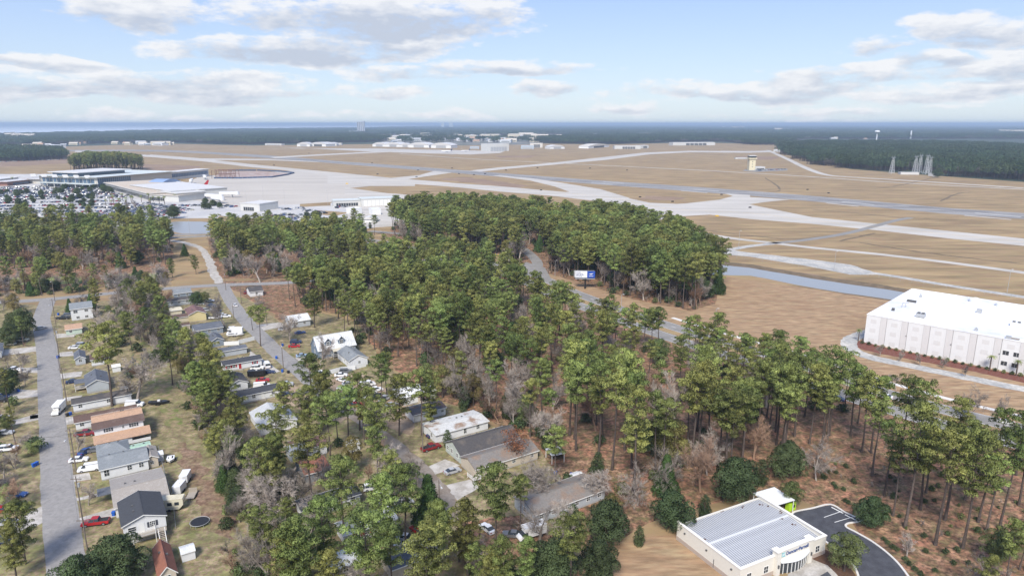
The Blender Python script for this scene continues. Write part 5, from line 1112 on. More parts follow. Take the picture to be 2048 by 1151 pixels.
OTHER = [   # (kind, base pixel, scale, label, variant, group)
    (CEDAR, 858, 1052, 1.12, 'dark green conical cedar by the end of the lane', 0), (CEDAR, 895, 893, .55, 'dense rounded evergreen beside the white-roofed trailer', 1), (OAK, 240, 1172, 1.2, 'broad live oak below the red pickup', 0), (OAK, 165, 1215, 1.15, 'live oak crown at the bottom edge over the street', 1),
    (OAK, 45, 675, 1.35, 'large dark oak over the left end of the street', 2), (OAK, 20, 690, 1.0, 'dark oak at the frame edge beside the street', 0), (YELB, 30, 630, .85, 'olive-yellow tree left of the street', 0), (BARE, 215, 690, 1.2, 'pale bare tree behind the green-walled shed', 0), (BARE, 240, 600, 1.45, 'tall bare tree by the cross street', 1),
    (BARE, 290, 645, 1.5, 'grey bare tree at the head of the overgrown strip', 2), (BARE, 320, 700, 1.45, 'bare tree with dark stem near the yellow house', 4), (BARE, 275, 800, 1.25, 'bare tree beside the white mobile home roof', 3), (BARE, 262, 800, .95, 'thin bare tree by the parked van', 1), (BARE, 450, 655, 1.3, 'bare tree at the bend by the parked cars', 2),
    (DEADW, 580, 680, 1.25, 'wide bare oak in the front lot by the lane', 1), (BARE, 640, 735, 1.1, 'cluster of bare stems in front of the blue house', 2), (BARE, 520, 565, 1.25, 'tan bare tree before the cross street wood', 3), (BARE, 50, 770, .55, 'small bare tree in the left yard', 1), (RUSTY, 35, 920, .55, 'reddish bare tree in the left yard by the palm', 0),
    (BARE, 155, 905, .5, 'small crepe myrtle beside the dark red pickup', 2), (BARE, 178, 1010, .5, 'small crepe myrtle in front of the shingled house', 0), (BARE, 10, 960, .6, 'bare tree at the left frame edge', 3), (DEADW, 30, 1105, .6, 'leafless tree reaching over the street from the left', 0), (BARE, 790, 990, 1.15, 'spreading bare tree over the lane end', 1), (BARE, 840, 985, .9, 'bare tree beside the lane end', 3),
    (DEADW, 1045, 980, 1.2, 'sprawling pale tree in front of the long dark roof', 0), (DEADW, 1075, 1000, 1.05, 'fallen-limbed pale tree by the shingled trailer', 1), (BROWN, 1030, 925, .95, 'rust-leaved tree behind the dark-roofed home', 0), (BARE, 1080, 1090, 1.0, 'bare saplings beside the box truck', 3), (BARE, 1130, 1095, .9, 'bare saplings behind the box truck', 1),
    (DEADW, 1190, 1000, .9, 'white-barked tree at the end of the long trailer', 1), (DEADW, 1275, 1010, 1.2, 'white-barked dead tree before the wood', 0), (DEADW, 1335, 985, 1.3, 'lichen-pale tree at the edge of the straw floor', 1), (DEADW, 1632, 960, 1.3, 'pale leaning tree beside the mulch bend', 0), (BARE, 735, 1210, 1.0, 'bare pale tree at the bottom edge among the trailers', 1), (BARE, 540, 1160, 1.0, 'bare tree in the strip at the bottom edge', 4),
    (BARE, 455, 980, 1.2, 'silver bare tree along the strip', 0), (DEADW, 535, 1040, 1.35, 'wide silver bare tree in the strip by the trampoline lawn', 3), (DEADW, 520, 1040, .95, 'low spreading silver tree in the strip', 1), (DEADW, 478, 900, .95, 'silver bare tree leaning from the strip', 0), (RUSTY, 440, 830, .85, 'reddish bare tree behind the dark trailer', 0), (RUSTY, 400, 845, .8, 'reddish bare tree at the strip head', 1),
    (BARE, 905, 790, 1.15, 'white bare tree in front of the wood edge', 1), (BARE, 935, 815, 1.0, 'pale bare tree beside the tall white snag', 2), (BARE, 1010, 815, 1.3, 'large bare tree at the front of the wood', 3), (BARE, 1040, 840, 1.15, 'bare tree behind the long dark roof', 0), (BARE, 985, 800, 1.1, 'bare tree among dark trunks at the wood front', 4), (YELB, 885, 795, .95, 'olive-gold tree beside the wood front', 1),
    (DEADW, 745, 865, 1.0, 'dead white snag with bare limbs behind the pines', 0), (OAK, 1210, 1085, 1.1, 'round dark evergreen below the long trailer', 0), (OAK, 1345, 1060, 1.0, 'round evergreen beside the clinic lawn', 1), (OAK, 1470, 1000, 1.2, 'wide evergreen behind the clinic roof', 2), (CEDAR, 1408, 1035, .62, 'slim dark holly behind the clinic corner', 1), (CEDAR, 1520, 970, .75, 'dark holly behind the carport', 1),
    (OAK, 1575, 955, 1.05, 'dark evergreen at the corner of the straw floor', 0), (GREENB, 1580, 1012, .6, 'low spreading green bush beside the carport', 0), (OAK, 1740, 1052, .78, 'round holly beside the parking bays', 1), (GREENB, 1688, 1142, .78, 'light green tree in front of the clinic windows', 1), (CEDAR, 1278, 1090, .5, 'small holly on the lawn edge', 1), (OAK, 1105, 1180, 1.15, 'dense evergreen at the bottom edge right of the sedan', 2),
    (OAK, 1195, 1160, .9, 'dark evergreen at the bottom edge by the lawn', 1), (OAK, 1010, 1190, .8, 'dark evergreen bush at the bottom edge', 0), (YELB, 1222, 1040, .55, 'pale yellow shrub at the trailer end', 0), (CEDAR, 1145, 1070, .8, 'dark cedar behind the box truck', 1), (CEDAR, 1330, 990, .95, 'ivy-dark conifer at the wood edge', 0), (DEADW, 1965, 1190, .9, 'white dead tree at the bottom right', 1),
    (GREENB, 1995, 1130, .75, 'bushy young tree beside the white dead tree', 2), (BARE, 1812, 1118, .5, 'small bare tree beside the kerb shrubs', 2), (BARE, 1935, 838, .95, 'broad leafless tree beside the highway pavement', 1), (BARE, 1997, 833, .65, 'narrow leafless tree on the verge', 2), (BARE, 1738, 765, .5, 'young leafless tree by the pavement', 0), (BARE, 1792, 780, .45, 'young leafless tree beside the yellow sign', 3),
    (BARE, 1760, 712, .42, 'young leafless tree in the mulch bed, first from the building corner', 3), (BARE, 1797, 722, .42, 'young leafless tree in the mulch bed, second from the corner', 2), (BARE, 1840, 730, .40, 'young leafless tree in the mulch bed, third from the corner', 0), (BARE, 1885, 736, .40, 'young leafless tree in the mulch bed, fourth from the corner', 1), (BARE, 1930, 752, .42, 'young leafless tree in the mulch bed, last before the windows', 4),
    (CEDAR, 370, 512, .75, 'dark conical cedar at the curved drive', 0), (OAK, 348, 437, 1.35, 'spreading oak at the car park corner above the pond', 1), (OAK, 410, 418, .9, 'round oak beside the small terminal building', 2), (OAK, 395, 610, .75, 'dark round tree by the grey mobile home', 0), (GREENB, 410, 608, .6, 'olive bush behind the parked car', 2), (GREENB, 340, 705, .5, 'ivy bush at the foot of the bare tree', 1),
    (OAK, 620, 722, .38, 'dark round bush at the corner of the blue house', 0), (OAK, 25, 765, .55, 'dark hedge tree left of the street', 2), (OAK, 15, 790, .5, 'dark bush beside the blue cars', 1), (RUSTY, 755, 912, .45, 'small orange tree behind the white house', 1), (GREENB, 855, 760, .6, 'pale green tree beside the white tarps', 0), (CEDAR, 1560, 1040, .0, '', 0)]
for n_, (k_, x, y, s_, lb, v) in enumerate(OTHER):
    if s_ > 0: k_.place(G(x, y), s_ * .95, n_ * 1.7, lb, None, v)
r_ = random.Random(55)
for x, y in scatter(gpoly([(1640, 960), (1700, 880), (1850, 900), (2060, 980), (2060, 1200), (1900, 1200), (1830, 1100), (1740, 1010)]), 4.5, 71): UNDER.append((x, y, r_.uniform(.2, .6), Z_R))
# sort: the largest in the picture become things, the rest one mass per wood
def size_in(it): return it[2] / max(1, proj((it[0], it[1], 10))[2])
def hidden_fully(it): return False
ZN = {Z_MAIN: 'main', Z_THIN: 'thin', Z_B: 'b', Z_W: 'w', Z_C: 'c', Z_H: 'h', Z_R: 'r', Z_Y: 'y'}
ADJ_P = ['tall loblolly pine', 'full-crowned pine', 'slender pine', 'broad-topped pine']
LAND = [('the billboard', 1170, 577), ('the traffic signals', 980, 525), ('the canal end', 1430, 540), ('the field corner', 1400, 640), ('the wood tip by the field', 1380, 612), ('the long black-grey roof', 1000, 915), ('the flat white roof', 925, 870), ('the white tarps', 840, 800), ('the blue dormer house', 680, 705), ('the grey garage wing', 720, 725), ('the small pale canopy', 1115, 926), ('the straw-stained trailer', 1150, 1020),
    ('the clinic roof', 1450, 1000), ('the white carport', 1560, 1005), ('the mulch bend', 1640, 950), ('the parking bays', 1690, 1035), ('the big white building', 1740, 690), ('the highway pavement', 1560, 735), ('the highway verge', 1300, 655), ('the highway curve', 1130, 600), ('the wood centre', 1250, 770), ('the open straw gap', 1090, 720), ('the inner wood edge', 1000, 700), ('the junction', 1050, 545), ('the bare stems', 930, 790),
    ('the pond', 390, 455), ('the curved drive', 415, 510), ('the cross street', 620, 562), ('the near car park', 580, 440), ('the green verge', 150, 555), ('the street corner', 100, 605), ('the lane corner', 460, 580), ('the yellow house', 395, 635), ('the trampoline', 400, 1048), ('the pale gabled roof', 560, 850), ('the brick-coloured roof', 640, 960), ('the conical cedar', 858, 1052), ('the white sedan', 975, 1060), ('the clinic lawn', 1270, 1110), ('the white dead tree', 1965, 1150), ('the leafless verge tree', 1935, 838), ('the dirt lot', 720, 790), ('the red-shuttered trailer', 745, 1075), ('the black bass boat', 318, 808), ('the slope shrubs', 1650, 955), ('the kerb shrubs', 1790, 1100), ('the left frame edge', 10, 560), ('the right frame edge', 2040, 950)]
LANDG = [(n, G(x, y)) for n, x, y in LAND]
SHORT = {Z_MAIN: 'of the dense wood', Z_THIN: 'on the straw floor', Z_B: 'across the highway', Z_W: 'of the car park wood', Z_C: 'of the pondside wood', Z_H: 'in the overgrown strip', Z_R: 'of the open pine stand', Z_Y: 'among the lots'}
PADJ = ['full-crowned', 'narrow-crowned', 'broad low-crowned', 'high wide-crowned', 'slender', 'spreading', 'deep-crowned', 'thin high-crowned', 'bushy', 'broad bushy', 'dense bushy', 'tuft-topped', 'sparse', 'flat-topped', 'thin-topped', 'ragged', 'open-branched', 'loose']
def where(x, y, z):
    n, g = min(LANDG, key=lambda q: (q[1].x - x) ** 2 + (q[1].y - y) ** 2); dx, dy = x - g.x, y - g.y
    return SHORT[z] + ' ' + ('beyond ' if dy > abs(dx) else 'before ' if -dy > abs(dx) else 'beside ') + n
def pine_var(k_, z, r):
    if k_ is not PINE: return r.randrange(len(k_.v))
    return r.choice((11, 12, 13, 14, 3, 1, 7) if z == Z_THIN else (8, 9, 10, 5, 6, 2) if z == Z_H else (0, 1, 4, 7, 11, 13, 3) if z == Z_R else (0, 1, 3, 4, 5, 7, 11, 12, 13, 15, 16, 17) if z == Z_MAIN else (0, 1, 2, 3, 4, 5, 6, 7, 8, 9, 15, 16, 17))
def things_and_mass(items, kinds, cap, label_fn, mass_name, mass_label, group):
    items.sort(key=size_in, reverse=True); rest = items[cap:]
    for n_, (x, y, s_, z) in enumerate(items[:cap]):
        r = random.Random(n_ * 31 + 5); k_ = kinds[r.randrange(len(kinds))]
        v = pine_var(k_, z, r); rz = r.uniform(0, 6.28); sz = r.uniform(.86, 1.17); size = 'tall ' if s_ > .93 else 'short ' if s_ < .74 else ''
        k_.place((x, y, 0), s_ * .92, rz, size + label_fn(k_, v) + ' ' + where(x, y, z), group + ' ' + z, v, sz=sz)
    if rest:
        r = random.Random(3); L_ = []
        for x, y, s_, z in rest:
            k_ = kinds[r.randrange(len(kinds))]; v = k_.v[pine_var(k_, z, r)]; L_.append((v[2], x, y, 0, r.uniform(0, 6.28), s_ * .92, s_ * .92 * r.uniform(.92, 1.1)))
        mass(mass_name, mass_label, L_)
print('woods', len(PINES), len(BARES), len(EVERG), len(UNDER))
things_and_mass(PINES, [PINE], 270, lambda k_, v: PADJ[v] + ' pine', 'pine_woods', 'dense green pine wood on both sides of the highway', 'pines')
things_and_mass(BARES, [BARE, BARE, DEADW, BARE, RUSTY], 130, lambda k_, v: {'rusty_tree': 'reddish leafless tree', 'leafless_oak': 'spreading leafless tree'}.get(k_.name, ('upright', 'forked', 'narrow', 'wide', 'ragged')[v % 5] + ' grey leafless tree'), 'bare_woods', 'leafless grey trees among the pines', 'bare trees')
things_and_mass(EVERG, [OAK, GREENB, YELB, CEDAR], 110, lambda k_, v: {'evergreen_oak': 'dark round evergreen', 'leafy_tree': 'mid-green leafy tree', 'yellowing_tree': 'yellowing leafy tree', 'cedar_tree': 'dark pointed evergreen'}[k_.name], 'evergreen_woods', 'leafy evergreen trees among the pines', 'evergreens')
r_ = random.Random(9)
mass('undergrowth', 'brushy green and brown undergrowth beneath the woods', [(r_.choice([SHRUB.v[0][2], SHRUB.v[1][2], SHRUB.v[2][2], BARE.v[0][2], BARE.v[3][2]]), x, y, 0, r_.uniform(0, 6.28), s_ * (k := 1.0), s_ * r_.uniform(.7, 1.3)) if (q := r_.random()) < .0 else
     ((lambda m_, k: (m_, x, y, 0, r_.uniform(0, 6.28), s_ * k, s_ * k * r_.uniform(.8, 1.2)))(*r_.choice([(SHRUB.v[0][2], 1.0), (SHRUB.v[1][2], .9), (SHRUB.v[2][2], 1.2), (BARE.v[0][2], .26), (RUSTY.v[0][2], .26)]))) for x, y, s_, z in UNDER])
# ------------------------------------------------------------------ distant woods
def far_wood(name, label, pix, gap, seed, meshes, keep=None, sc=(.85, 1.15)):
    r = random.Random(seed); pts = scatter(gpoly(pix), gap, seed, keep)
    o = mass(name, label, [(r.choice(meshes), x, y, 0, r.uniform(0, 6.28), r.uniform(*sc), r.uniform(*sc)) for x, y in pts]); print(name, len(pts)); return o
MIX = [PATCH[0], PATCH[1], PATCH[2], PATCH[3], PATCH[0], PATCHB]
far_wood('pine_wood', 'dark green wood beyond the lattice towers', [(1570, 309), (1600, 318), (1640, 330), (1700, 337), (1775, 341.5), (1865, 342), (1885, 346), (1905, 352), (2048, 361), (2200, 376), (2200, 318), (2048, 300), (1900, 292), (1700, 290), (1560, 291)], 30, 21, MIX)
far_wood('pine_wood', 'dark pine wood left of the airport island, behind the long car park', [(-60, 322), (60, 322), (125, 318), (118, 308), (60, 303), (-60, 301)], 28, 22, MIX[:4])
ISL = gpoly([(140, 343), (285, 342), (288, 337), (150, 336)]); r_ = random.Random(5)
mass('pine_clump', 'compact clump of tall pines behind the airport terminal', [(r_.choice(PINE.v)[2], x, y, 0, r_.uniform(0, 6.28), s_, s_ * 1.05) for x, y in scatter(ISL, 8, 23) for s_ in [r_.uniform(.95, 1.15) * (.82 + .4 * max(0, 1 - ((proj((x, y, 0))[0] - 213) / 76) ** 2) ** .5)]])
far_wood('pine_wood', 'long dark wood beyond the runway towards the sea', [(-80, 292), (0, 290), (130, 289), (330, 284.5), (500, 289.5), (600, 287), (760, 284), (780, 276), (700, 272), (400, 273), (200, 275), (0, 279), (-80, 280)], 42, 24, MIX)
far_wood('pine_wood', 'dark wood behind the distant hangars', [(1085, 287), (1200, 289), (1330, 285), (1440, 283), (1500, 290), (1560, 290), (1600, 280), (1400, 273), (1200, 275), (1080, 279)], 42, 25, MIX)
BANDS = [((-200, 283), (2300, 285), 0)]
def shore(px):
    for (a, ya), (b, yb) in zip([(-400, 277), (0, 271.5), (160, 267), (300, 263), (520, 259), (700, 256.5), (850, 253), (920, 250)], [(0, 271.5), (160, 267), (300, 263), (520, 259), (700, 256.5), (850, 253), (920, 250), (3000, 249.5)]):
        if a <= px <= b: return ya + (yb - ya) * (px - a) / (b - a)
    return 277
def keep_far(x, y):
    px, py, d = proj((x, y, 0)); 
    if not (-60 < px < 2110): return False
    if py < shore(px) + .6 or (py < 252.5 and px < 905): return False
    if 730 < px < 1320 and 268 < py < 287 and not (px > 1080 and py > 278): return random.Random(int(x) * 7 + int(y)).random() < (.10 if py > 272 else .35)   # the town
    if py > 282 and px < 780: return False
    if py > 286 and px < 1100: return False
    if py > 281 and 1080 < px < 1560: return False
    if py > 278 and 1560 <= px: return False
    return noise.noise(Vector((x * .0009, y * .0022, 3))) > -.42
r_ = random.Random(77); FAR = []
for (y0, y1, gap, ms) in ((2100, 5200, 52, MIX), (5200, 12500, 105, PATCH_L + [PATCH_L[0], PATCHB]), (12500, 32000, 260, PATCH_L + [PATCHB])):
    pts = [p for p in scatter([Vector((-.85 * y0 - y1 * .55, y0, 0)), Vector((y1 * .85, y0, 0)), Vector((y1 * .85, y1, 0)), Vector((-.85 * y1, y1, 0))], gap, 26, keep_far)]
    for x, y in pts:
        k = gap / 50; FAR.append((r_.choice(ms), x, y, 0, r_.uniform(0, 6.28), k * r_.uniform(.95, 1.2), r_.uniform(.8, 1.2)))
print('far', len(FAR))
mass('far_woods', 'blue-green woods reaching to the horizon', FAR)
# ------------------------------------------------------------------ vehicles
PAINT = {}
def paint(c):
    if c not in PAINT:
        col = dict(white=(.72, .72, .72), silver=(.42, .43, .45), grey=(.16, .165, .175), black=(.018, .018, .02), red=(.36, .018, .022), dred=(.20, .015, .02), blue=(.035, .08, .24), navy=(.02, .035, .09), sky=(.28, .38, .50), cream=(.58, .54, .42), tan=(.34, .29, .21), green=(.06, .12, .08))[c]
        PAINT[c] = mat('car_paint_' + c, col, .32, spec=.5, metal=.15 if c in ('silver', 'grey') else 0)
    return PAINT[c]
M_tyre = mat('tyre_rubber', (.02, .02, .021), .8); M_rim = mat('wheel_rim', (.38, .38, .4), .35, metal=.6); M_lamp = mat('headlight_lens', (.62, .64, .66), .2); M_tail = mat('tail_light_lens', (.35, .02, .02), .3); M_under = mat('underbody', (.03, .03, .03), .9); M_cargo = mat('white_box_body', (.74, .74, .73), .5, var=.03)
def cross(mb, prof, w, m_, inset=0.0):
    """side profile [(x, z)] extruded across the width, upper edge drawn in by inset"""
    zs = [p[1] for p in prof]; z0, z1 = min(zs), max(zs); n = len(prof)
    L_ = [(x, -(w / 2 - inset * (z - z0) / (z1 - z0 + 1e-6)), z) for x, z in prof]; R_ = [(x, -y, z) for x, y, z in L_]
    mb.add(L_ + R_, [tuple(range(n)), tuple(range(2 * n - 1, n - 1, -1))] + [(i, n + i, n + (i + 1) % n, (i + 1) % n) for i in range(n)], m_)
SPEC = {  # length, width, body profile, cabin profile, wheel x, wheel r
    'sedan': (4.7, 1.82, [(-2.35, .35), (2.3, .3), (2.35, .62), (2.2, .78), (1.05, .95), (-1.6, 1.0), (-2.3, .95)], [(1.0, .94), (.35, 1.38), (-.95, 1.42), (-1.75, 1.0)], (1.42, -1.38), .33),
    'suv': (4.8, 1.95, [(-2.4, .42), (2.3, .38), (2.4, .75), (2.25, .98), (1.15, 1.1), (-2.35, 1.12), (-2.42, .9)], [(1.1, 1.09), (.5, 1.66), (-2.0, 1.7), (-2.33, 1.11)], (1.48, -1.45), .38),
    'pickup': (5.8, 2.0, [(-2.9, .5), (2.8, .45), (2.9, .8), (2.75, 1.05), (1.4, 1.15), (-2.85, 1.12), (-2.92, .9)], [(1.35, 1.14), (.75, 1.78), (-.75, 1.8), (-.95, 1.13)], (1.85, -1.85), .41),
    'van': (5.6, 2.0, [(-2.8, .4), (2.7, .4), (2.8, .8), (2.65, 1.1), (1.9, 1.25), (-2.78, 1.28), (-2.82, .9)], [(1.85, 1.24), (1.2, 2.05), (-2.7, 2.1), (-2.78, 1.27)], (1.75, -1.75), .37)}
CARS = {}
def car(kind, colr, loc, deg, label, group=None, cat=None):
    key = (kind, colr)
    names = {'sedan': 'car', 'suv': 'suv', 'pickup': 'pickup_truck', 'van': 'van'}
    if key in CARS:
        o = copy_tree(CARS[key], loc, R(deg), None, label, group)
        if not group and 'group' in o: del o['group']
        return o
    L_, w, body, cab, wx, wr = SPEC[kind]; pm = paint(colr); t = empty(names[kind], loc, R(deg)); tag(t, label, cat or names[kind].replace('_', ' '), group); CARS[key] = t
    m = MB(); cross(m, body, w, pm, .06); m.box(-L_ / 2 + .3, L_ / 2 - .3, -w / 2 + .12, w / 2 - .12, .2, .42, M_under)
    if kind == 'pickup': m.box(-2.75, -1.0, -w / 2 + .14, w / 2 - .14, 1.09, 1.135, M_under)
    b = m.build('body', t)
    m = MB(); cross(m, cab, w - .14, M_glass, .2); m.build('windows', t)
    zt = max(z for x, z in cab); xa = [x for x, z in cab if z > zt - .1]; m = MB(); m.box(min(xa) + .02, max(xa) - .02, -w / 2 + .27, w / 2 - .27, zt - .03, zt + .04, pm)
    for x in ((cab[1][0] + cab[2][0]) / 2, cab[2][0] + .1) if kind != 'pickup' else ((cab[1][0] + cab[2][0]) / 2,): m.box(x - .05, x + .05, -w / 2 + .06, w / 2 - .06, cab[0][1] - .02, zt - .25, pm)
    if kind == 'van': m.box(cab[2][0] + .1, .7, -w / 2 + .05, w / 2 - .05, 1.2, zt - .12, pm)
    m.build('cabin_roof', t)
    wm = MB(); wm.cyl((0, -.11, 0), (0, .11, 0), wr, wr, M_tyre, 12); wme = wm.mesh('wheel'); rm = MB(); rm.cyl((0, -.125, 0), (0, .125, 0), wr * .58, wr * .58, M_rim, 8); rme = rm.mesh('rim')
    for x in wx:
        for s_ in (-1, 1): o = part('wheel', wme, t, (x, s_ * (w / 2 - .1), wr)); part('rim', rme, o)
    hm = MB(); hm.box(-.06, .03, -.2, .2, -.08, .08, M_lamp); hme = hm.mesh('headlight'); tm = MB(); tm.box(-.03, .06, -.12, .12, -.12, .12, M_tail); tme = tm.mesh('tail_light')
    for s_ in (-1, 1): part('headlight', hme, t, (L_ / 2 - .03, s_ * (w / 2 - .32), body[2][1])); part('tail_light', tme, t, (-L_ / 2 - .02, s_ * (w / 2 - .2), body[-1][1] - .12))
    return t
def at(px, py): return tuple(G(px, py))
def boxtruck(loc, deg, label, L_=6.6):
    t = empty('box_truck', loc, R(deg)); tag(t, label, 'truck'); pm = paint('white')
    m = MB(); cross(m, [(1.2, .5), (3.3, .45), (3.4, .8), (3.2, 1.15), (2.5, 1.3), (1.2, 1.3)], 2.0, pm, .05); m.box(-3.3, 1.2, -.5, .5, .5, .75, M_under); m.build('cab', t)
    m = MB(); cross(m, [(2.55, 1.29), (1.95, 2.0), (1.2, 2.05), (1.2, 1.29)], 1.9, M_glass, .15); m.box(1.2, 1.95, -.85, .85, 2.0, 2.12, pm); m.build('windscreen', t)
    m = MB(); m.box(-3.4, 1.15, -1.15, 1.15, .8, 3.1, M_cargo); m.box(-3.42, 2.0, -1.1, 1.1, 2.5, 3.08, M_cargo); m.build('cargo_box', t)
    wm = MB(); wm.cyl((0, -.13, 0), (0, .13, 0), .42, .42, M_tyre, 12); me = wm.mesh('wheel')
    for x in (2.4, -2.1):
        for s_ in (-1, 1): part('wheel', me, t, (x, s_ * .95, .42))
    return t
def trailer(loc, deg, label, kind, colr='white', L_=4.2):
    t = empty('trailer', loc, R(deg)); tag(t, label, 'trailer'); M_f = M_black
    if kind == 'cargo':
        pm = paint(colr); m = MB(); m.prism([(-L_ / 2, -1), (L_ / 2 - .5, -1), (L_ / 2, 0), (L_ / 2 - .5, 1), (-L_ / 2, 1)], .45, 2.4, pm); m.build('body', t); m = MB(); m.box(-.3, .3, -.3, .3, 2.4, 2.5, M_white); m.build('roof_vent', t)
    elif kind == 'flat':
        m = MB(); m.box(-L_ / 2, L_ / 2, -1, 1, .45, .55, M_wood); m.build('bed', t); m = MB(); m.box(-L_ / 2 - .05, -L_ / 2, -1, 1, .5, 1.6, M_wood); m.build('ramp_gate', t)
    elif kind == 'boat':
        m = MB(); m.prism([(-L_ / 2, -.8), (L_ / 4, -.9), (L_ / 2 + .4, 0), (L_ / 4, .9), (-L_ / 2, .8)], .55, 1.15, paint(colr), top=1.12); m.box(-L_ / 2 + .3, L_ / 5, -.6, .6, 1.13, 1.18, M_under); m.box(-.3, .5, -.35, .35, 1.15, 1.6, M_metalw); m.build('hull', t)
    m = MB(); m.box(L_ / 2 - .1, L_ / 2 + 1.2, -.05, .05, .4, .5, M_f); m.build('drawbar', t)
    wm = MB(); wm.cyl((0, -.1, 0), (0, .1, 0), .32, .32, M_tyre, 10); me = wm.mesh('wheel')
    for x in (-.45, .35):
        for s_ in (-1, 1): part('wheel', me, t, (x, s_ * 1.08, .32))
    return t
TR = R(0)
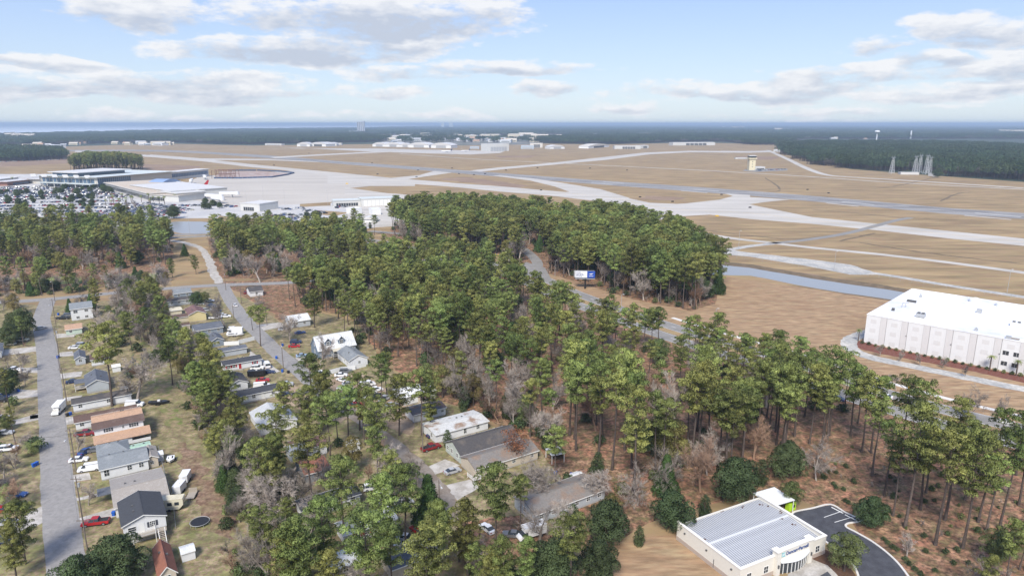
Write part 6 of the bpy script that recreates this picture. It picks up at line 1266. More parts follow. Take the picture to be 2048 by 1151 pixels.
for k, c, x, y, deg, lb in (
    ('pickup', 'red', 192, 1048, 194, 'red crew-cab pickup parked on the driveway below the taupe-roofed house'), ('van', 'white', 180, 940, 200, 'white van parked in front of the slate-roofed white house'), ('sedan', 'blue', 172, 905, 80, 'blue car standing on the lawn by the peach-roofed house'), ('pickup', 'dred', 172, 870, 14, 'dark red pickup beside the brown-roofed mobile home'), ('sedan', 'white', 158, 922, 16, 'white car under the crepe myrtle between two houses'), ('sedan', 'grey', 193, 902, 20, 'grey car beside the peach-roofed house'),
    ('pickup', 'black', 127, 638, 12, 'black pickup in front of the white two-storey house'), ('suv', 'grey', 138, 632, 12, 'grey suv behind the black pickup'), ('sedan', 'white', 150, 697, 8, 'white car beside the yellow-green pine'), ('suv', 'silver', 165, 692, 8, 'silver suv half under the yellow-green pine'), ('van', 'white', 270, 812, 8, 'white van behind the long dark-roofed mobile home'), ('sedan', 'navy', 147, 765, 30, 'dark car by the steps of the blue-grey house'), ('sedan', 'silver', 82, 658, 65, 'silver car at the roadside beneath the dark oak'),
    ('suv', 'cream', 45, 682, 8, 'cream suv on the left driveway'), ('sedan', 'cream', 19, 690, 8, 'cream car behind the cream suv'), ('pickup', 'white', 28, 742, 4, 'white pickup in the left yard'), ('sedan', 'silver', 8, 745, 4, 'silver car at the left frame edge'), ('sedan', 'navy', 5, 795, 10, 'dark blue car at the left frame edge, rear of two'), ('suv', 'black', 2, 803, 10, 'black suv at the left frame edge beside the dark blue car'),
    ('sedan', 'silver', 12, 1048, 12, 'silver car on the lowest left driveway'), ('sedan', 'blue', 34, 992, 4, 'blue car beside the pindo palm'), ('suv', 'navy', 8, 1085, 10, 'dark blue suv at the left frame edge near the bottom'), ('sedan', 'red', 5, 1023, 12, 'dark red car behind the lowest left driveway'), ('sedan', 'white', 2, 838, 12, 'white car at the left frame edge on the dead lawn'), ('sedan', 'black', 2, 970, 12, 'black car at the left edge below the dead lawn'),
    ('sedan', 'white', 470, 612, 125, 'white car driving along the lane'), ('sedan', 'red', 589, 694, 8, 'red car by the blue house yard'), ('suv', 'navy', 592, 686, 8, 'dark blue suv behind the red car'), ('sedan', 'sky', 604, 713, 20, 'light blue car beside the bush at the blue house'), ('sedan', 'silver', 567, 660, 30, 'silver car in front of the wide bare oak'), ('sedan', 'blue', 600, 667, 30, 'blue car beneath the wide bare oak'),
    ('van', 'white', 534, 733, 118, 'white van at the end of the red-door mobile home'), ('suv', 'silver', 573, 771, 14, 'silver suv with dark roof on the dirt lot by the lane'), ('sedan', 'red', 526, 762, 12, 'red car beside the black enclosed trailer'), ('van', 'white', 524, 775, 14, 'white van behind the long white mobile home'), ('sedan', 'navy', 567, 790, 30, 'dark car at the end of the long white mobile home'), ('suv', 'white', 515, 738, 8, 'white suv in front of the red-door mobile home'), ('sedan', 'navy', 537, 746, 8, 'dark blue car behind the black enclosed trailer'),
    ('pickup', 'white', 641, 750, 120, 'white pickup at the lane by the fence end'), ('sedan', 'white', 682, 752, 10, 'white coupe in the lot beside the fence'), ('suv', 'grey', 692, 745, 10, 'grey suv against the white fence'), ('sedan', 'white', 684, 762, 140, 'white car second from the fence'), ('pickup', 'white', 690, 780, 160, 'white pickup third row in the lot'), ('sedan', 'silver', 697, 770, 20, 'silver car between the white ones in the lot'), ('van', 'white', 735, 772, 30, 'white van among the lot pines'), ('suv', 'white', 752, 782, 30, 'white suv among the lot pines'), ('sedan', 'white', 720, 800, 20, 'white car further down the lot'), ('sedan', 'sky', 700, 795, 50, 'pale blue car further down the lot'), ('pickup', 'silver', 770, 800, 60, 'silver pickup in the deepest row of the lot'),
    ('sedan', 'navy', 423, 612, 10, 'dark car in front of the yellow house, farthest of the row'), ('suv', 'black', 428, 617, 10, 'black suv in the row before the yellow house'), ('sedan', 'navy', 433, 623, 10, 'navy car in the row before the yellow house'), ('sedan', 'silver', 437, 629, 10, 'silver car in the row before the yellow house'), ('pickup', 'white', 431, 637, 10, 'white pickup closest to the yellow house gable'), ('sedan', 'white', 452, 634, 12, 'white car at the lane beside the bare tree'), ('sedan', 'white', 400, 609, 6, 'white car beside the grey mobile home'), ('sedan', 'green', 407, 600, 6, 'green car by the round tree'), ('suv', 'white', 467, 660, 10, 'white suv on the slab by the panel fence'), ('suv', 'dred', 497, 587, 40, 'dark red car beside the small white gabled house'),
    ('sedan', 'white', 975, 1060, 128, 'white sedan on the straw lot beneath the leaning pine'), ('sedan', 'grey', 1025, 1072, 170, 'grey car behind the leaning pine'), ('sedan', 'red', 836, 1064, 130, 'red car with pale hood behind the conical cedar'), ('sedan', 'white', 808, 1078, 165, 'white car in the row by the bottom trailer, first'), ('sedan', 'cream', 828, 1092, 165, 'cream car in the row by the bottom trailer, nearer'), ('suv', 'silver', 808, 1008, 20, 'silver suv left of the conical cedar'), ('sedan', 'navy', 802, 1020, 20, 'dark blue car left of the conical cedar'), ('suv', 'white', 745, 978, 20, 'white suv under the spreading bare tree'), ('sedan', 'black', 780, 972, 20, 'black car under the spreading bare tree'), ('sedan', 'white', 795, 1085, 100, 'white car beside the trailer with red shutters'),
    ('sedan', 'navy', 1675, 800, 141, 'dark blue car on the highway behind the pines'), ('sedan', 'white', 1770, 795, 141, 'white car on the far lanes of the highway'), ('sedan', 'white', 2010, 846, 141, 'white car on the far lanes at the right edge'), ('suv', 'blue', 1660, 793, 141, 'blue suv on the highway among the pines'), ('sedan', 'silver', 1280, 655, 141, 'silver car on the highway glimpsed through the pines')):
    car(k, c, at(x, y), deg, lb)
for k, c, x, y, deg, lb in (('sedan', 'white', 742, 790, 60, 'white car deep in the lot beside the tarps'), ('suv', 'black', 757, 795, 60, 'black suv deep in the lot beside the tarps'), ('sedan', 'silver', 783, 812, 40, 'silver car at the back of the lot pines'), ('sedan', 'red', 712, 812, 20, 'red car by the orange tarp in the lot'), ('sedan', 'white', 663, 800, 120, 'white car at the lane edge of the lot'), ('pickup', 'grey', 600, 790, 30, 'grey pickup on the dirt beside the long mobile home'), ('sedan', 'tan', 627, 812, 40, 'tan car on the dirt below the silver suv'),
    ('sedan', 'white', 420, 603, 10, 'white car by the cross street corner trees'), ('suv', 'silver', 414, 622, 10, 'silver suv tucked behind the yellow house'), ('sedan', 'navy', 868, 872, 35, 'dark blue car beside the flat white-roofed home'), ('pickup', 'dred', 862, 898, 35, 'dark red pickup at the corner of the flat white-roofed home'), ('sedan', 'silver', 905, 945, 33, 'silver car on the concrete drive of the sage home'), ('van', 'white', 205, 718, 30, 'white van behind the small brown-roofed home'), ('sedan', 'white', 238, 796, 33, 'white car beside the blue-grey house'),
    ('sedan', 'grey', 22, 1015, 20, 'grey car between the pindo palms and the low drive'), ('suv', 'white', 18, 900, 15, 'white suv on the left lawn beyond the reddish tree'), ('sedan', 'silver', 10, 868, 15, 'silver car on the left dead lawn')):
    car(k, c, at(x, y), deg, lb)
for x, y, w_, rc, lb in ((226, 745, 2.6, 'white', 'small white shed behind the dark grey roofed home'), (244, 790, 2.4, 'grey', 'small grey shed beside the white mobile home'), (350, 675, 3, 'metal', 'low metal shed by the ivy bush'), (366, 660, 3, 'brown', 'brown shed behind the slate wing'), (845, 812, 3, 'brown', 'brown shed behind the white tarps'), (938, 845, 2.2, 'cream', 'narrow cream shed behind the flat white roof'), (700, 905, 3, 'metal', 'metal shed near the broad pine'), (760, 1010, 3, 'white', 'white shed left of the conical cedar'), (578, 905, 2.6, 'brown', 'brown shed at the edge of the overgrown strip'), (1152, 972, 2.6, 'metal', 'metal shed at the head of the long trailer'), (310, 925, 2.2, 'metal', 'tiny metal shed behind the tan shed'), (365, 1125, 2.6, 'metal', 'grey lean-to shed beside the brick-red roof')):
    g_ = G(x, y); house(lb, (x, y), (x, y), w_ * 1.1, 2.2, .5, 'x', 'tan' if rc == 'brown' else 'white', rc, .1, [], None, .15, cat='shed', name='garden_shed', vents=0, block=False, W=w_)
boxtruck(at(118, 824), -76, 'white box truck driving on the left street'); boxtruck(at(1062, 1073), 207, 'white box truck parked beside the bare saplings', 8); boxtruck(at(470, 668), 190, 'white box truck standing on the slab by the panel fence')
trailer(at(371, 962), -80, 'white v-nosed cargo trailer on the trampoline lawn, farther of two', 'cargo'); trailer(at(359, 983), -88, 'white cargo trailer on the lawn beside the camper', 'cargo', 'white', 4.0); trailer(at(383, 993), -80, 'flatbed utility trailer with mesh ramp gate', 'flat', 'white', 3.4); trailer(at(342, 922), -70, 'small trailer loaded with white scrap on the lawn', 'boat', 'white', 2.6)
trailer(at(318, 808), 10, 'black bass boat on its trailer at the head of the lawn', 'boat', 'black', 5.6); trailer(at(514, 752), 8, 'black enclosed trailer with white roof edge', 'cargo', 'black', 6.2); trailer(at(470, 672), 8, 'white boat on a trailer beside the white box truck', 'boat', 'white', 6.0)
def camper():
    t = empty('camper', at(338, 1018), R(12)); tag(t, 'cream travel camper behind the raised white house', 'camper'); m = MB(); cross(m, [(-3.6, .5), (2.6, .5), (3.6, 1.6), (3.6, 3.0), (-3.6, 3.1)], 2.5, paint('cream'), .05); m.build('body', t)
    m = MB(); m.box(-3.5, 3.5, -1.22, 1.22, 3.05, 3.14, RF['cream']); m.build('roof', t); 
    for x in (-2.2, .6, 2.2): m = MB(); m.box(x - .5, x + .5, -1.27, -1.22, 1.6, 2.4, M_glass); m.build('window', t)
    m = MB(); m.box(-3.4, 2.4, -1.262, -1.245, .9, 1.1, M_grey); m.build('stripe', t); wm = MB(); wm.cyl((0, -.1, 0), (0, .1, 0), .36, .36, M_tyre, 10); me = wm.mesh('wheel')
    for x in (-.5, .4):
        for s_ in (-1, 1): part('wheel', me, t, (x, s_ * 1.2, .36))
camper()
def trampoline():
    t = empty('trampoline', at(400, 1048)); tag(t, 'round black trampoline on the lawn', 'trampoline'); r0 = 2.1; m = MB(); m.cyl((0, 0, .83), (0, 0, .86), r0 - .2, r0 - .2, M_black, 32); m.build('mat', t)
    m = MB(); P = [(math.cos(a) * r0, math.sin(a) * r0, .85) for a in [2 * math.pi * i / 32 for i in range(33)]]; m.tube(P, .06, M_grey, 5); m.build('rim', t)
    m = MB(); m.cyl((0, 0, 0), (0, 0, .85), .035, .035, M_grey, 5); me = m.mesh('leg')
    for i in range(8): part('leg', me, t, (math.cos(i * math.pi / 4) * r0, math.sin(i * math.pi / 4) * r0, 0))
trampoline()
def bin_(loc, label, colr='blue', grp=None):
    t = empty('wheelie_bin', loc, R(rnd.uniform(-30, 30))); tag(t, label, 'bin', grp); m_ = mat('bin_' + colr, dict(blue=(.02, .10, .42), black=(.03, .03, .035), brown=(.2, .12, .06))[colr], .5); m = MB(); m.prism([(-.3, -.35), (.3, -.35), (.3, .35), (-.3, .35)], .05, 1.0, m_, top=1.15); m.build('body', t); m = MB(); m.box(-.37, .37, -.44, .42, 1.0, 1.1, m_); m.build('lid', t)
for x, y, c, lb in ((74, 930, 'blue', 'blue bin on the left verge, nearer the road'), (68, 933, 'blue', 'blue bin on the left verge, behind the other'), (228, 1030, 'blue', 'blue bin by the corner of the raised white house'), (141, 830, 'blue', 'blue bin beside the street by the box truck'), (116, 716, 'blue', 'blue bin at the street opposite the bare tree'), (117, 630, 'blue', 'blue bin before the white two-storey house'), (565, 692, 'blue', 'blue bin at the lane by the red car'), (553, 717, 'blue', 'blue bin at the lane end of the white van'), (606, 729, 'blue', 'blue bin in front of the blue house yard'), (565, 744, 'blue', 'blue bin beside the lamp pole on the lane'), (577, 746, 'black', 'dark bin on the grass by the lane'), (1111, 949, 'blue', 'blue bin beyond the small pale canopy'), (1143, 953, 'blue', 'blue bin beside the dark compost heap'), (933, 1008, 'black', 'dark bin at the end of the lane'), (37, 783, 'blue', 'blue bin in the left yard by the hedge'), (135, 832, 'black', 'pale bin beside the blue one by the box truck')):
    bin_(at(x, y), lb, c)
# ------------------------------------------------------------------ fences
def fence(label, pix, h, pw, m_, name='panel_fence', gapw=.02, picket=False):
    P = [G(*p) for p in pix]; t = empty(name, tuple(P[0])); tag(t, label, 'fence'); me = None; o0 = P[0]
    m = MB(); m.box(0, pw - gapw, -.03, .03, .08, h, m_); pm_ = m.mesh('panel'); m = MB(); m.box(-.06, .06, -.06, .06, 0, h + .12, m_); po = m.mesh('post')
    for p, a in along(P, pw): part('panel', pm_, t, tuple(p - o0), a); part('post', po, t, tuple(p - o0), a)
fence('white panel fence beside the lane, in front of the slate wing', [(430, 692), (470, 690), (505, 681)], 1.8, 2.4, M_metalw)
fence('white panel fence between the blue house garage and the parked cars', [(649, 751), (680, 743), (704, 740), (730, 733)], 1.8, 2.4, M_metalw)
def mesh_fence(label, pix, h, step, name='chain_link_fence'):
    P = path(pix, 4); t = empty(name, tuple(P[0])); tag(t, label, 'fence'); o0 = P[0]; m = MB(); m.cyl((0, 0, 0), (0, 0, h), .05, .05, M_grey, 5); po = m.mesh('post')
    for p, a in along(P, step): part('post', po, t, tuple(p - o0))
    m = MB()
    for z in (h, h * .6, h * .25): m.tube([p - o0 + Vector((0, 0, z)) for p in P], .025, M_grey, 3)
    m.build('wire', t)['kind'] = 'stuff'
mesh_fence('chain link fence along the canal bank', [(1440, 512), (1624, 537), (1760, 556), (1900, 578), (2048, 600), (2200, 625)], 2.4, 6)
mesh_fence('chain link fence along the back of the left lots', [(318, 900), (330, 950), (345, 1000), (352, 1060)], 1.4, 3)
# ------------------------------------------------------------------ poles, lamps, signals
M_pole = mat('weathered_pole', (.17, .14, .12), .95, var=.2, scale=2); M_lampg = mat('lamp_head', (.55, .55, .55), .5)
def pole(px, py, h, label, deg=90, arm=True, transf=False, lamp=None):
    t = empty('utility_pole', at(px, py), R(deg)); tag(t, label, 'utility pole', 'utility poles'); m = MB(); m.cyl((0, 0, 0), (0, 0, h), .17, .11, M_pole, 7); m.build('pole', t)
    if arm:
        m = MB(); m.box(-1.25, 1.25, -.06, .06, h - .7, h - .55, M_pole); m.build('crossarm', t); m = MB(); m.cyl((0, 0, h - .55), (0, 0, h - .35), .05, .04, M_grey, 5); me = m.mesh('insulator')
        for x in (-1.1, -.4, .4, 1.1): part('insulator', me, t, (x, 0, 0))
    if transf: m = MB(); m.cyl((.38, 0, h - 2.6), (.38, 0, h - 1.6), .25, .25, M_grey, 8); m.build('transformer', t)
    if lamp: m = MB(); m.tube([(0, 0, h * lamp), (0, -1.4, h * lamp + .5), (0, -2.2, h * lamp + .45)], .05, M_grey, 4); m.box(-.15, .15, -2.7, -2.1, h * lamp + .32, h * lamp + .5, M_lampg); m.build('lamp_arm', t)
    return t
UP = [(112, 650, 12.5), (119, 714, 12.5), (134, 806, 12.5), (153, 943, 12.5), (168, 1055, 13), (183, 1148, 13)]
for i, (x, y, h) in enumerate(UP): pole(x, y, h, 'wooden utility pole by the left street, ' + ('beside the white two-storey house', 'beside the green cottage', 'by the long dark-roofed mobile home', 'in front of the slate-roofed white house', 'before the red pickup', 'rising out of the live oak')[i], 0, True, i in (1, 4), .78 if i in (0, 3) else None)
for x, y, h, lb, lm in ((110, 602, 13, 'tall utility pole at the cross street corner', .8), (483, 607, 9, 'pole on the corner lawn by the lane', None), (534, 650, 8, 'pole beside the two-tiered lane pine', None), (567, 738, 11, 'lamp pole on the lane opposite the blue house', .85), (622, 780, 11, 'lamp pole at the head of the dirt lot', .85), (648, 742, 9.5, 'thin pole at the end of the white fence', None), (468, 640, 8, 'pole by the lane near the yellow house', None), (880, 1045, 11, 'dark pole at the lane end behind the conical cedar', .9), (846, 905, 11, 'pole beside the flat white-roofed home', None), (452, 580, 10, 'lamp pole at the cross street', .9), (615, 568, 9, 'dark pole beside the cross street', None), (121, 745, 7, 'short pole by the fenced corner lot', None)):
    pole(x, y, h, lb, 20, False, False, lm)
def wires(label, tops, n=3):
    t = empty('overhead_wire', tuple(tops[0])); tag(t, label, 'wire'); o0 = tops[0]
    for k in range(n):
        m = MB()
        for a, b in zip(tops, tops[1:]):
            off = Vector(((k - (n - 1) / 2) * .9, 0, 0)); P = [a.lerp(b, i / 8) + off - Vector((0, 0, 4 * .9 * (i / 8) * (1 - i / 8))) - o0 for i in range(9)]; m.tube(P, .018, M_black, 3)
        m.build('cable', t)
wires('overhead wires strung between the poles of the left street', [G(x, y) + Vector((0, 0, h - .4)) for x, y, h in UP])
wires('overhead wires crossing the left street from the pole at the slate-roofed house', [G(153, 943) + Vector((0, 0, 11)), G(20, 925) + Vector((0, 0, 8))], 2)
def lamp(px, py, h, label, name='street_lamp', deg=0, double=False):
    t = empty(name, at(px, py), R(deg)); tag(t, label, 'street lamp', 'street lamps'); m = MB(); m.cyl((0, 0, 0), (0, 0, h), .12, .08, M_grey, 6); m.build('pole', t)
    m = MB(); m.box(-.9 if double else 0, .9, -.05, .05, h - .05, h + .03, M_grey); m.build('arm', t)
    for s_ in ((-1, 1) if double else (1,)): m = MB(); m.box(s_ * .9 - .4, s_ * .9 + .4, -.2, .2, h - .02, h + .14, M_lampg); m.build('lamp_head', t)
for x, y, h, lb in ((1686, 752, 10, 'street lamp by the highway pavement, near the big white building'), (2038, 900, 10, 'street lamp at the right frame edge by the highway'), (1242, 624, 9, 'street lamp on the verge before the canal wood'), (1430, 655, 9, 'street lamp between the field and the highway pines'), (1110, 553, 10, 'street lamp by the billboard verge'), (836, 500, 9, 'street lamp by the road into the wood'), (1330, 500, 13, 'dark pole in the gravel yard by the taxiway'), (1210, 485, 9, 'white lamp at the wood edge'), (1477, 496, 13, 'tall dark pole on the gravel yard'), (1668, 540, 12, 'thin pole by the canal fence'), (2014, 585, 13, 'thin pole behind the big white building')):
    lamp(x, y, h, lb)
for i, (x, y, h) in enumerate(((494, 412, 17), (527, 400, 17), (570, 410, 19), (656, 412, 17), (469, 430, 14), (588, 444, 13), (380, 470, 16), (705, 437, 17), (665, 300, 25), (741, 301, 25), (923, 300, 22), (970, 298, 20), (1036, 298, 20))): lamp(x, y, h, 'tall apron light mast ' + ('standing over the airport car park and apron' if i < 8 else 'standing before the distant hangars'), 'light_mast', 0, True)
def signal(px, py, deg, label, L_=9.5):
    t = empty('traffic_signal', at(px, py), R(deg)); tag(t, label, 'traffic signal'); m = MB(); m.cyl((0, 0, 0), (0, 0, 7.2), .18, .13, M_metalw, 8); m.build('mast', t); m = MB(); m.cyl((0, 0, 5.8), (-L_, 0, 6.4), .12, .07, M_metalw, 6); m.build('arm', t)
    m = MB(); m.tube([(0, 0, 7.2), (-1.2, 0, 8.2), (-2.6, 0, 8.3)], .06, M_metalw, 4); m.box(-3.2, -2.5, -.15, .15, 8.2, 8.38, M_lampg); m.build('lamp', t); M_sg = mat('signal_yellow', (.50, .30, .06), .6); m = MB(); m.box(-.22, .22, -.2, .2, -.6, .6, M_sg); me = m.mesh('signal_head')
    for x in (-L_ * .55, -L_ * .82, -L_): part('signal_head', me, t, (x, 0, 6.0))
signal(949, 523, 8, 'traffic signal arm reaching left before the dark wood'); signal(1018, 529, -28, 'traffic signal arm beside the junction, slanting away', 10)
def billboard():
    t = empty('billboard', at(1170, 577), R(-6)); tag(t, 'roadside billboard with a white and blue face on one black post', 'billboard'); M_bw = mat('billboard_white', (.68, .70, .74), .6); M_bb = mat('billboard_blue', (.02, .07, .36), .6); m = MB(); m.cyl((0, 0, 0), (0, 0, 6.2), .5, .42, M_black, 10); m.build('post', t)
    m = MB(); m.box(-5.7, 5.5, .2, .45, 6.1, 10.2, M_black); m.box(-5.6, 5.4, -.9, .9, 5.75, 5.85, M_grey); m.build('frame', t); m = MB(); m.box(-5.6, 1.0, .12, .2, 6.3, 10.1, M_bw); m.build('white_face', t); m = MB(); m.box(1.0, 5.4, .12, .2, 6.3, 10.1, M_bb); m.build('blue_face', t)
    M_tx = mat('billboard_print', (.10, .12, .2), .6); m = MB()
    for i, (a, b) in enumerate(((-5.0, -2.6), (-5.0, -1.2), (-5.0, -.6), (-5.0, -1.8))):
        x = a
        while x < b: w = .5 + .35 * ((i * 7 + int(x * 3)) % 3) * .6; m.box(x, min(x + w, b), .09, .12, 9.1 - i * .75, 9.45 - i * .75, M_tx); x += w + .22
    m.build('printed_lines', t)['kind'] = 'stuff'; m = MB(); m.add([(1.8, .09, 8.5), (4.6, .09, 8.9), (3.2, .09, 8.1)], [(0, 2, 1)], M_white); m.box(2.0, 4.4, .09, .12, 7.2, 7.45, M_white); m.build('emblem', t)
    m = MB(); m.add([(-6.4, 1.8, 6.0), (5.0, 2.4, 6.0), (5.0, 2.4, 10.0), (-6.4, 1.8, 10.0), (-6.4, 2.0, 6.0), (5.0, 2.6, 6.0), (5.0, 2.6, 10.0), (-6.4, 2.0, 10.0)], [(0, 1, 2, 3), (7, 6, 5, 4), (0, 3, 7, 4), (3, 2, 6, 7), (1, 5, 6, 2)], M_grey); m.build('rear_panel', t)
billboard()
def sign(px, py, label, colr, w=.8, h=.8, z=1.8, name='road_sign'):
    t = empty(name, at(px, py)); tag(t, label, 'sign'); m = MB(); m.cyl((0, .05, 0), (0, .05, z + h), .04, .04, M_grey, 5); m.build('post', t); m = MB(); m.prism([(0, -w / 2 * 1.2), (w / 2 * 1.2, 0), (0, w / 2 * 1.2), (-w / 2 * 1.2, 0)], -.02, .02, colr, M=Matrix.Translation((0, 0, z + h / 2)) @ Matrix.Rotation(R(90), 4, 'X')); m.build('plate', t)
M_ysign = mat('yellow_sign', (.62, .38, .02), .5)
sign(1817, 787, 'yellow diamond warning sign beside the highway pavement', M_ysign, 1.2, 1.2); sign(1043, 534, 'orange diamond sign at the junction', M_ysign, 1.1, 1.1)
for i, (x, y) in enumerate(((1280, 395), (1270, 419), (1434, 433), (1500, 416), (1330, 441), (1345, 404), (1443, 390), (1082, 381), (904, 337), (918, 348), (836, 341), (1075, 336), (970, 348), (948, 350), (1012, 341), (755, 349), (618, 307), (490, 297), (833, 354), (694, 368), (1180, 337), (1254, 341), (548, 331), (744, 326), (1615, 380), (1657, 387))):
    t = empty('airfield_sign', at(x, y)); tag(t, ('yellow' if i in (1, 2, 19) else 'dark') + ' low guidance sign beside the taxiways', 'airfield sign', ('yellow' if i in (1, 2, 19) else 'dark') + ' airfield signs'); w = 3.2 if y > 370 else 4; m = MB(); m.box(-w / 2, w / 2, -.15, .15, .3, 1.5, M_ysign if i in (1, 2, 19) else M_black); m.build('panel', t); m = MB(); m.cyl((0, 0, 0), (0, 0, .3), .06, .06, M_grey, 4); me = m.mesh('leg'); part('leg', me, t, (-w / 3, 0, 0)); part('leg', me, t, (w / 3, 0, 0))
# palms, shrubs, kerbs
for x, y, s_, lb in ((1716, 682, 1.0, 'palm at the corner of the big white building'), (1979, 741, 1.15, 'palm before the windows of the big white building, nearer the corner'), (2032, 751, 1.15, 'palm before the windows at the right frame edge')): PALM.place(G(x, y), s_, x, lb, 'palms by the big building', x % 2)
SAGO.place(G(66, 908), 1.1, 1, 'pindo palm beside the street above the bins'); SAGO.place(G(10, 1010), 1.3, 2, 'pindo palm at the left frame edge by the blue car')
def shrubs(P, sc, label, group, v=(0, 2)):
    for i, p in enumerate(P): SHRUB.place(tuple(p), sc * rnd.uniform(.85, 1.15), rnd.uniform(0, 6), label, group, rnd.choice(v))
shrubs([G(x, y) for x, y in ((1767, 1080), (1774, 1087), (1785, 1096), (1794, 1101), (1810, 1120), (1818, 1130), (1829, 1141), (1841, 1150))], .42, 'clipped dark shrub along the kerb of the clinic drive', 'kerb shrubs')
shrubs([G(x, y) for x, y in ((1639, 945), (1645, 952), (1649, 958), (1666, 970), (1671, 976), (1690, 1003), (1697, 1008), (1630, 938))], .42, 'clipped dark shrub on the bare straw slope behind the clinic', 'slope shrubs')
shrubs([p + Vector((.3, .35, 0)) * 4 for p, a in along([G(1722, 689), G(1850, 716), G(2048, 757)], 2.6)], .5, 'low shrub in the red mulch bed along the big white building', 'mulch bed shrubs', (0, 1, 2))
def kerb(pix, name='kerb', w=.45): ribbon(name, path(pix, 5), w, .0, M_kerb, z1=.19)
kerb([(1583, 1031), (1590, 1023), (1625, 1016), (1661, 1008.5), (1690, 1024), (1723, 1041), (1697, 1046), (1692, 1053), (1712, 1064), (1745, 1083), (1780, 1110), (1806, 1138), (1828, 1175), (1850, 1260)]); kerb([(1648, 1080), (1670, 1097), (1700, 1122), (1716, 1150), (1722, 1200)])
for a, b in (((1661, 1012), (1684, 1024)), ((1688, 1027), (1712, 1039))): ribbon('wheel_stop', [G(*a) + Vector((.0, -.5, 0)), G(*b) + Vector((0, -.5, 0))], .2, .0, M_paint, z1=.2)
for a, b in (((1683, 1022), (1648, 1034)), ((1706, 1033), (1669, 1044))): ribbon('bay_marking', [G(*a), G(*b)], .16, .082, M_paint)
sheet('clinic_path', [(1575, 1148), (1612, 1125), (1600, 1118), (1640, 1105), (1660, 1130), (1690, 1170), (1640, 1250), (1580, 1200)], .07, M_drive, 2, .02); sheet('planting_bed', [(1610, 1108), (1650, 1098), (1690, 1120), (1712, 1150), (1690, 1165), (1655, 1130), (1630, 1120)], .078, M_mulch, 2, .1)
sheet('clinic_forecourt', [(1625, 1160), (1655, 1142), (1680, 1170), (1660, 1200)], .082, M_asph_new)
# ------------------------------------------------------------------ airport buildings
M_tw = mat('terminal_white', (.54, .54, .52), .7, var=.04, scale=.05); M_tr = mat('terminal_roof', (.52, .56, .55), .6, var=.05, scale=.03); M_trw = mat('terminal_roof_white', (.55, .54, .53), .7, var=.05, scale=.04); M_tb = mat('terminal_beige', (.52, .49, .44), .8); M_brick = mat('brown_brick', (.25, .13, .10), .9); M_tan = mat('tan_metal_roof', (.50, .42, .33), .8, var=.1, scale=.1)
def block(name, label, A, B, D, h, wall, roof, cat='building', bands=(), parapet=.4, over=0, extra=None, z0=0, sx=None):
    """flat-roofed block: front base pixels A to B, depth D; bands = (face, u0, u1, z0, z1, n panes) of glazing"""
    A, B = corner(A), corner(B); d = B - A; W = d.length; t = empty(name, (A.x, A.y, 0), math.atan2(d.y, d.x)); tag(t, label, cat)
    MB().box(0, W, 0, D, z0, h, wall).build('wall', t); ro = MB().box(-over, W + over, -over, D + over, h, h + .35, roof).build('roof', t)
    if parapet:
        m = MB(); e = .4; m.box(-over - .05, W + over + .05, -over - .05, -over + e, h + .3, h + .35 + parapet, wall); m.box(-over - .05, -over + e, -over + e, D + over, h + .3, h + .35 + parapet, wall); m.box(W + over - e, W + over + .05, -over + e, D + over, h + .3, h + .35 + parapet, wall); m.build('parapet', t)
    for bd in bands:
        f, u0, u1, a, b, n = bd[:6]; gl = bd[6] if len(bd) > 6 else M_glass; Lf = W if f == 'f' else D; w = (u1 - u0) * Lf / n; m = MB(); m.box(.08 * w, .92 * w, -.12, .0, 0, b - a, gl); me = m.mesh('window')
        for i in range(n):
            u = u0 * Lf + i * w
            if f == 'f': part('window', me, t, (u, 0, a))
            elif f == 'r': part('window', me, t, (W, u, a), math.pi / 2)
            else: part('window', me, t, (0, D - u, a), -math.pi / 2)
    if extra: extra(t, W, D, h)
    return t
def term_extra(t, W, D, h):
    m = MB(); m.box(0, W * .62, D * .35, D * .75, h + .3, h + 5.2, M_dglass); m.build('clerestory', t); m = MB(); m.box(-3, W * .66, D * .28, D * .8, h + 5.2, h + 6.2, M_trw); m.build('upper_roof', t)
    m = MB(); m.add([(-6, 0, 0), (0, -3, 0), (5, 6, 3.2), (-1, 9, 3.2), (-6, 0, -.5), (0, -3, -.5), (5, 6, 2.7), (-1, 9, 2.7)], [(0, 1, 2, 3), (7, 6, 5, 4), (0, 4, 5, 1), (1, 5, 6, 2), (3, 2, 6, 7)], M_trw); me = m.mesh('roof_sail')
    for i in range(6): part('roof_sail', me, t, (-10 + i * 1.5, D * .95 - i * D * .17, h - .5))
    m = MB(); m.box(-14, 0, -2, D * .9, 5.6, 6.2, M_tr); m.build('entrance_canopy', t); m = MB(); m.cyl((0, 0, 0), (0, 0, 5.6), .4, .4, M_white, 6); me = m.mesh('column')
    for i in range(8): part('column', me, t, (-13, i * D * .12, 0))
block('airport_terminal', 'long airport terminal with pale green-grey roof, blue glazing and white roof sails', (197, 376), (345, 362), 120, 15, M_tb, M_tr, 'terminal', (('f', .0, .42, .8, 13.5, 16, M_dglass), ('l', .05, .95, .8, 12, 14, M_dglass)), .3, 5, term_extra)
block('concourse', 'airport concourse with blue windows running out from the terminal', (325, 362), (418, 352), 26, 12, M_tw, M_trw, 'terminal', (('f', .1, .98, 4, 9.5, 26, M_dglass),), .3, 2)
block('link_building', 'low white link building left of the terminal', (60, 367), (160, 366), 45, 6.5, M_tb, M_trw, 'building', (('f', .3, .9, 1, 4.5, 12, M_dglass),), .3, 3)
block('link_canopy', 'brown-edged canopy building at the left edge of the airport', (15, 372), (70, 366), 20, 6, M_brick, M_trw, 'building', (('f', .2, .9, 1, 4, 8, M_dglass),), .3, 3)
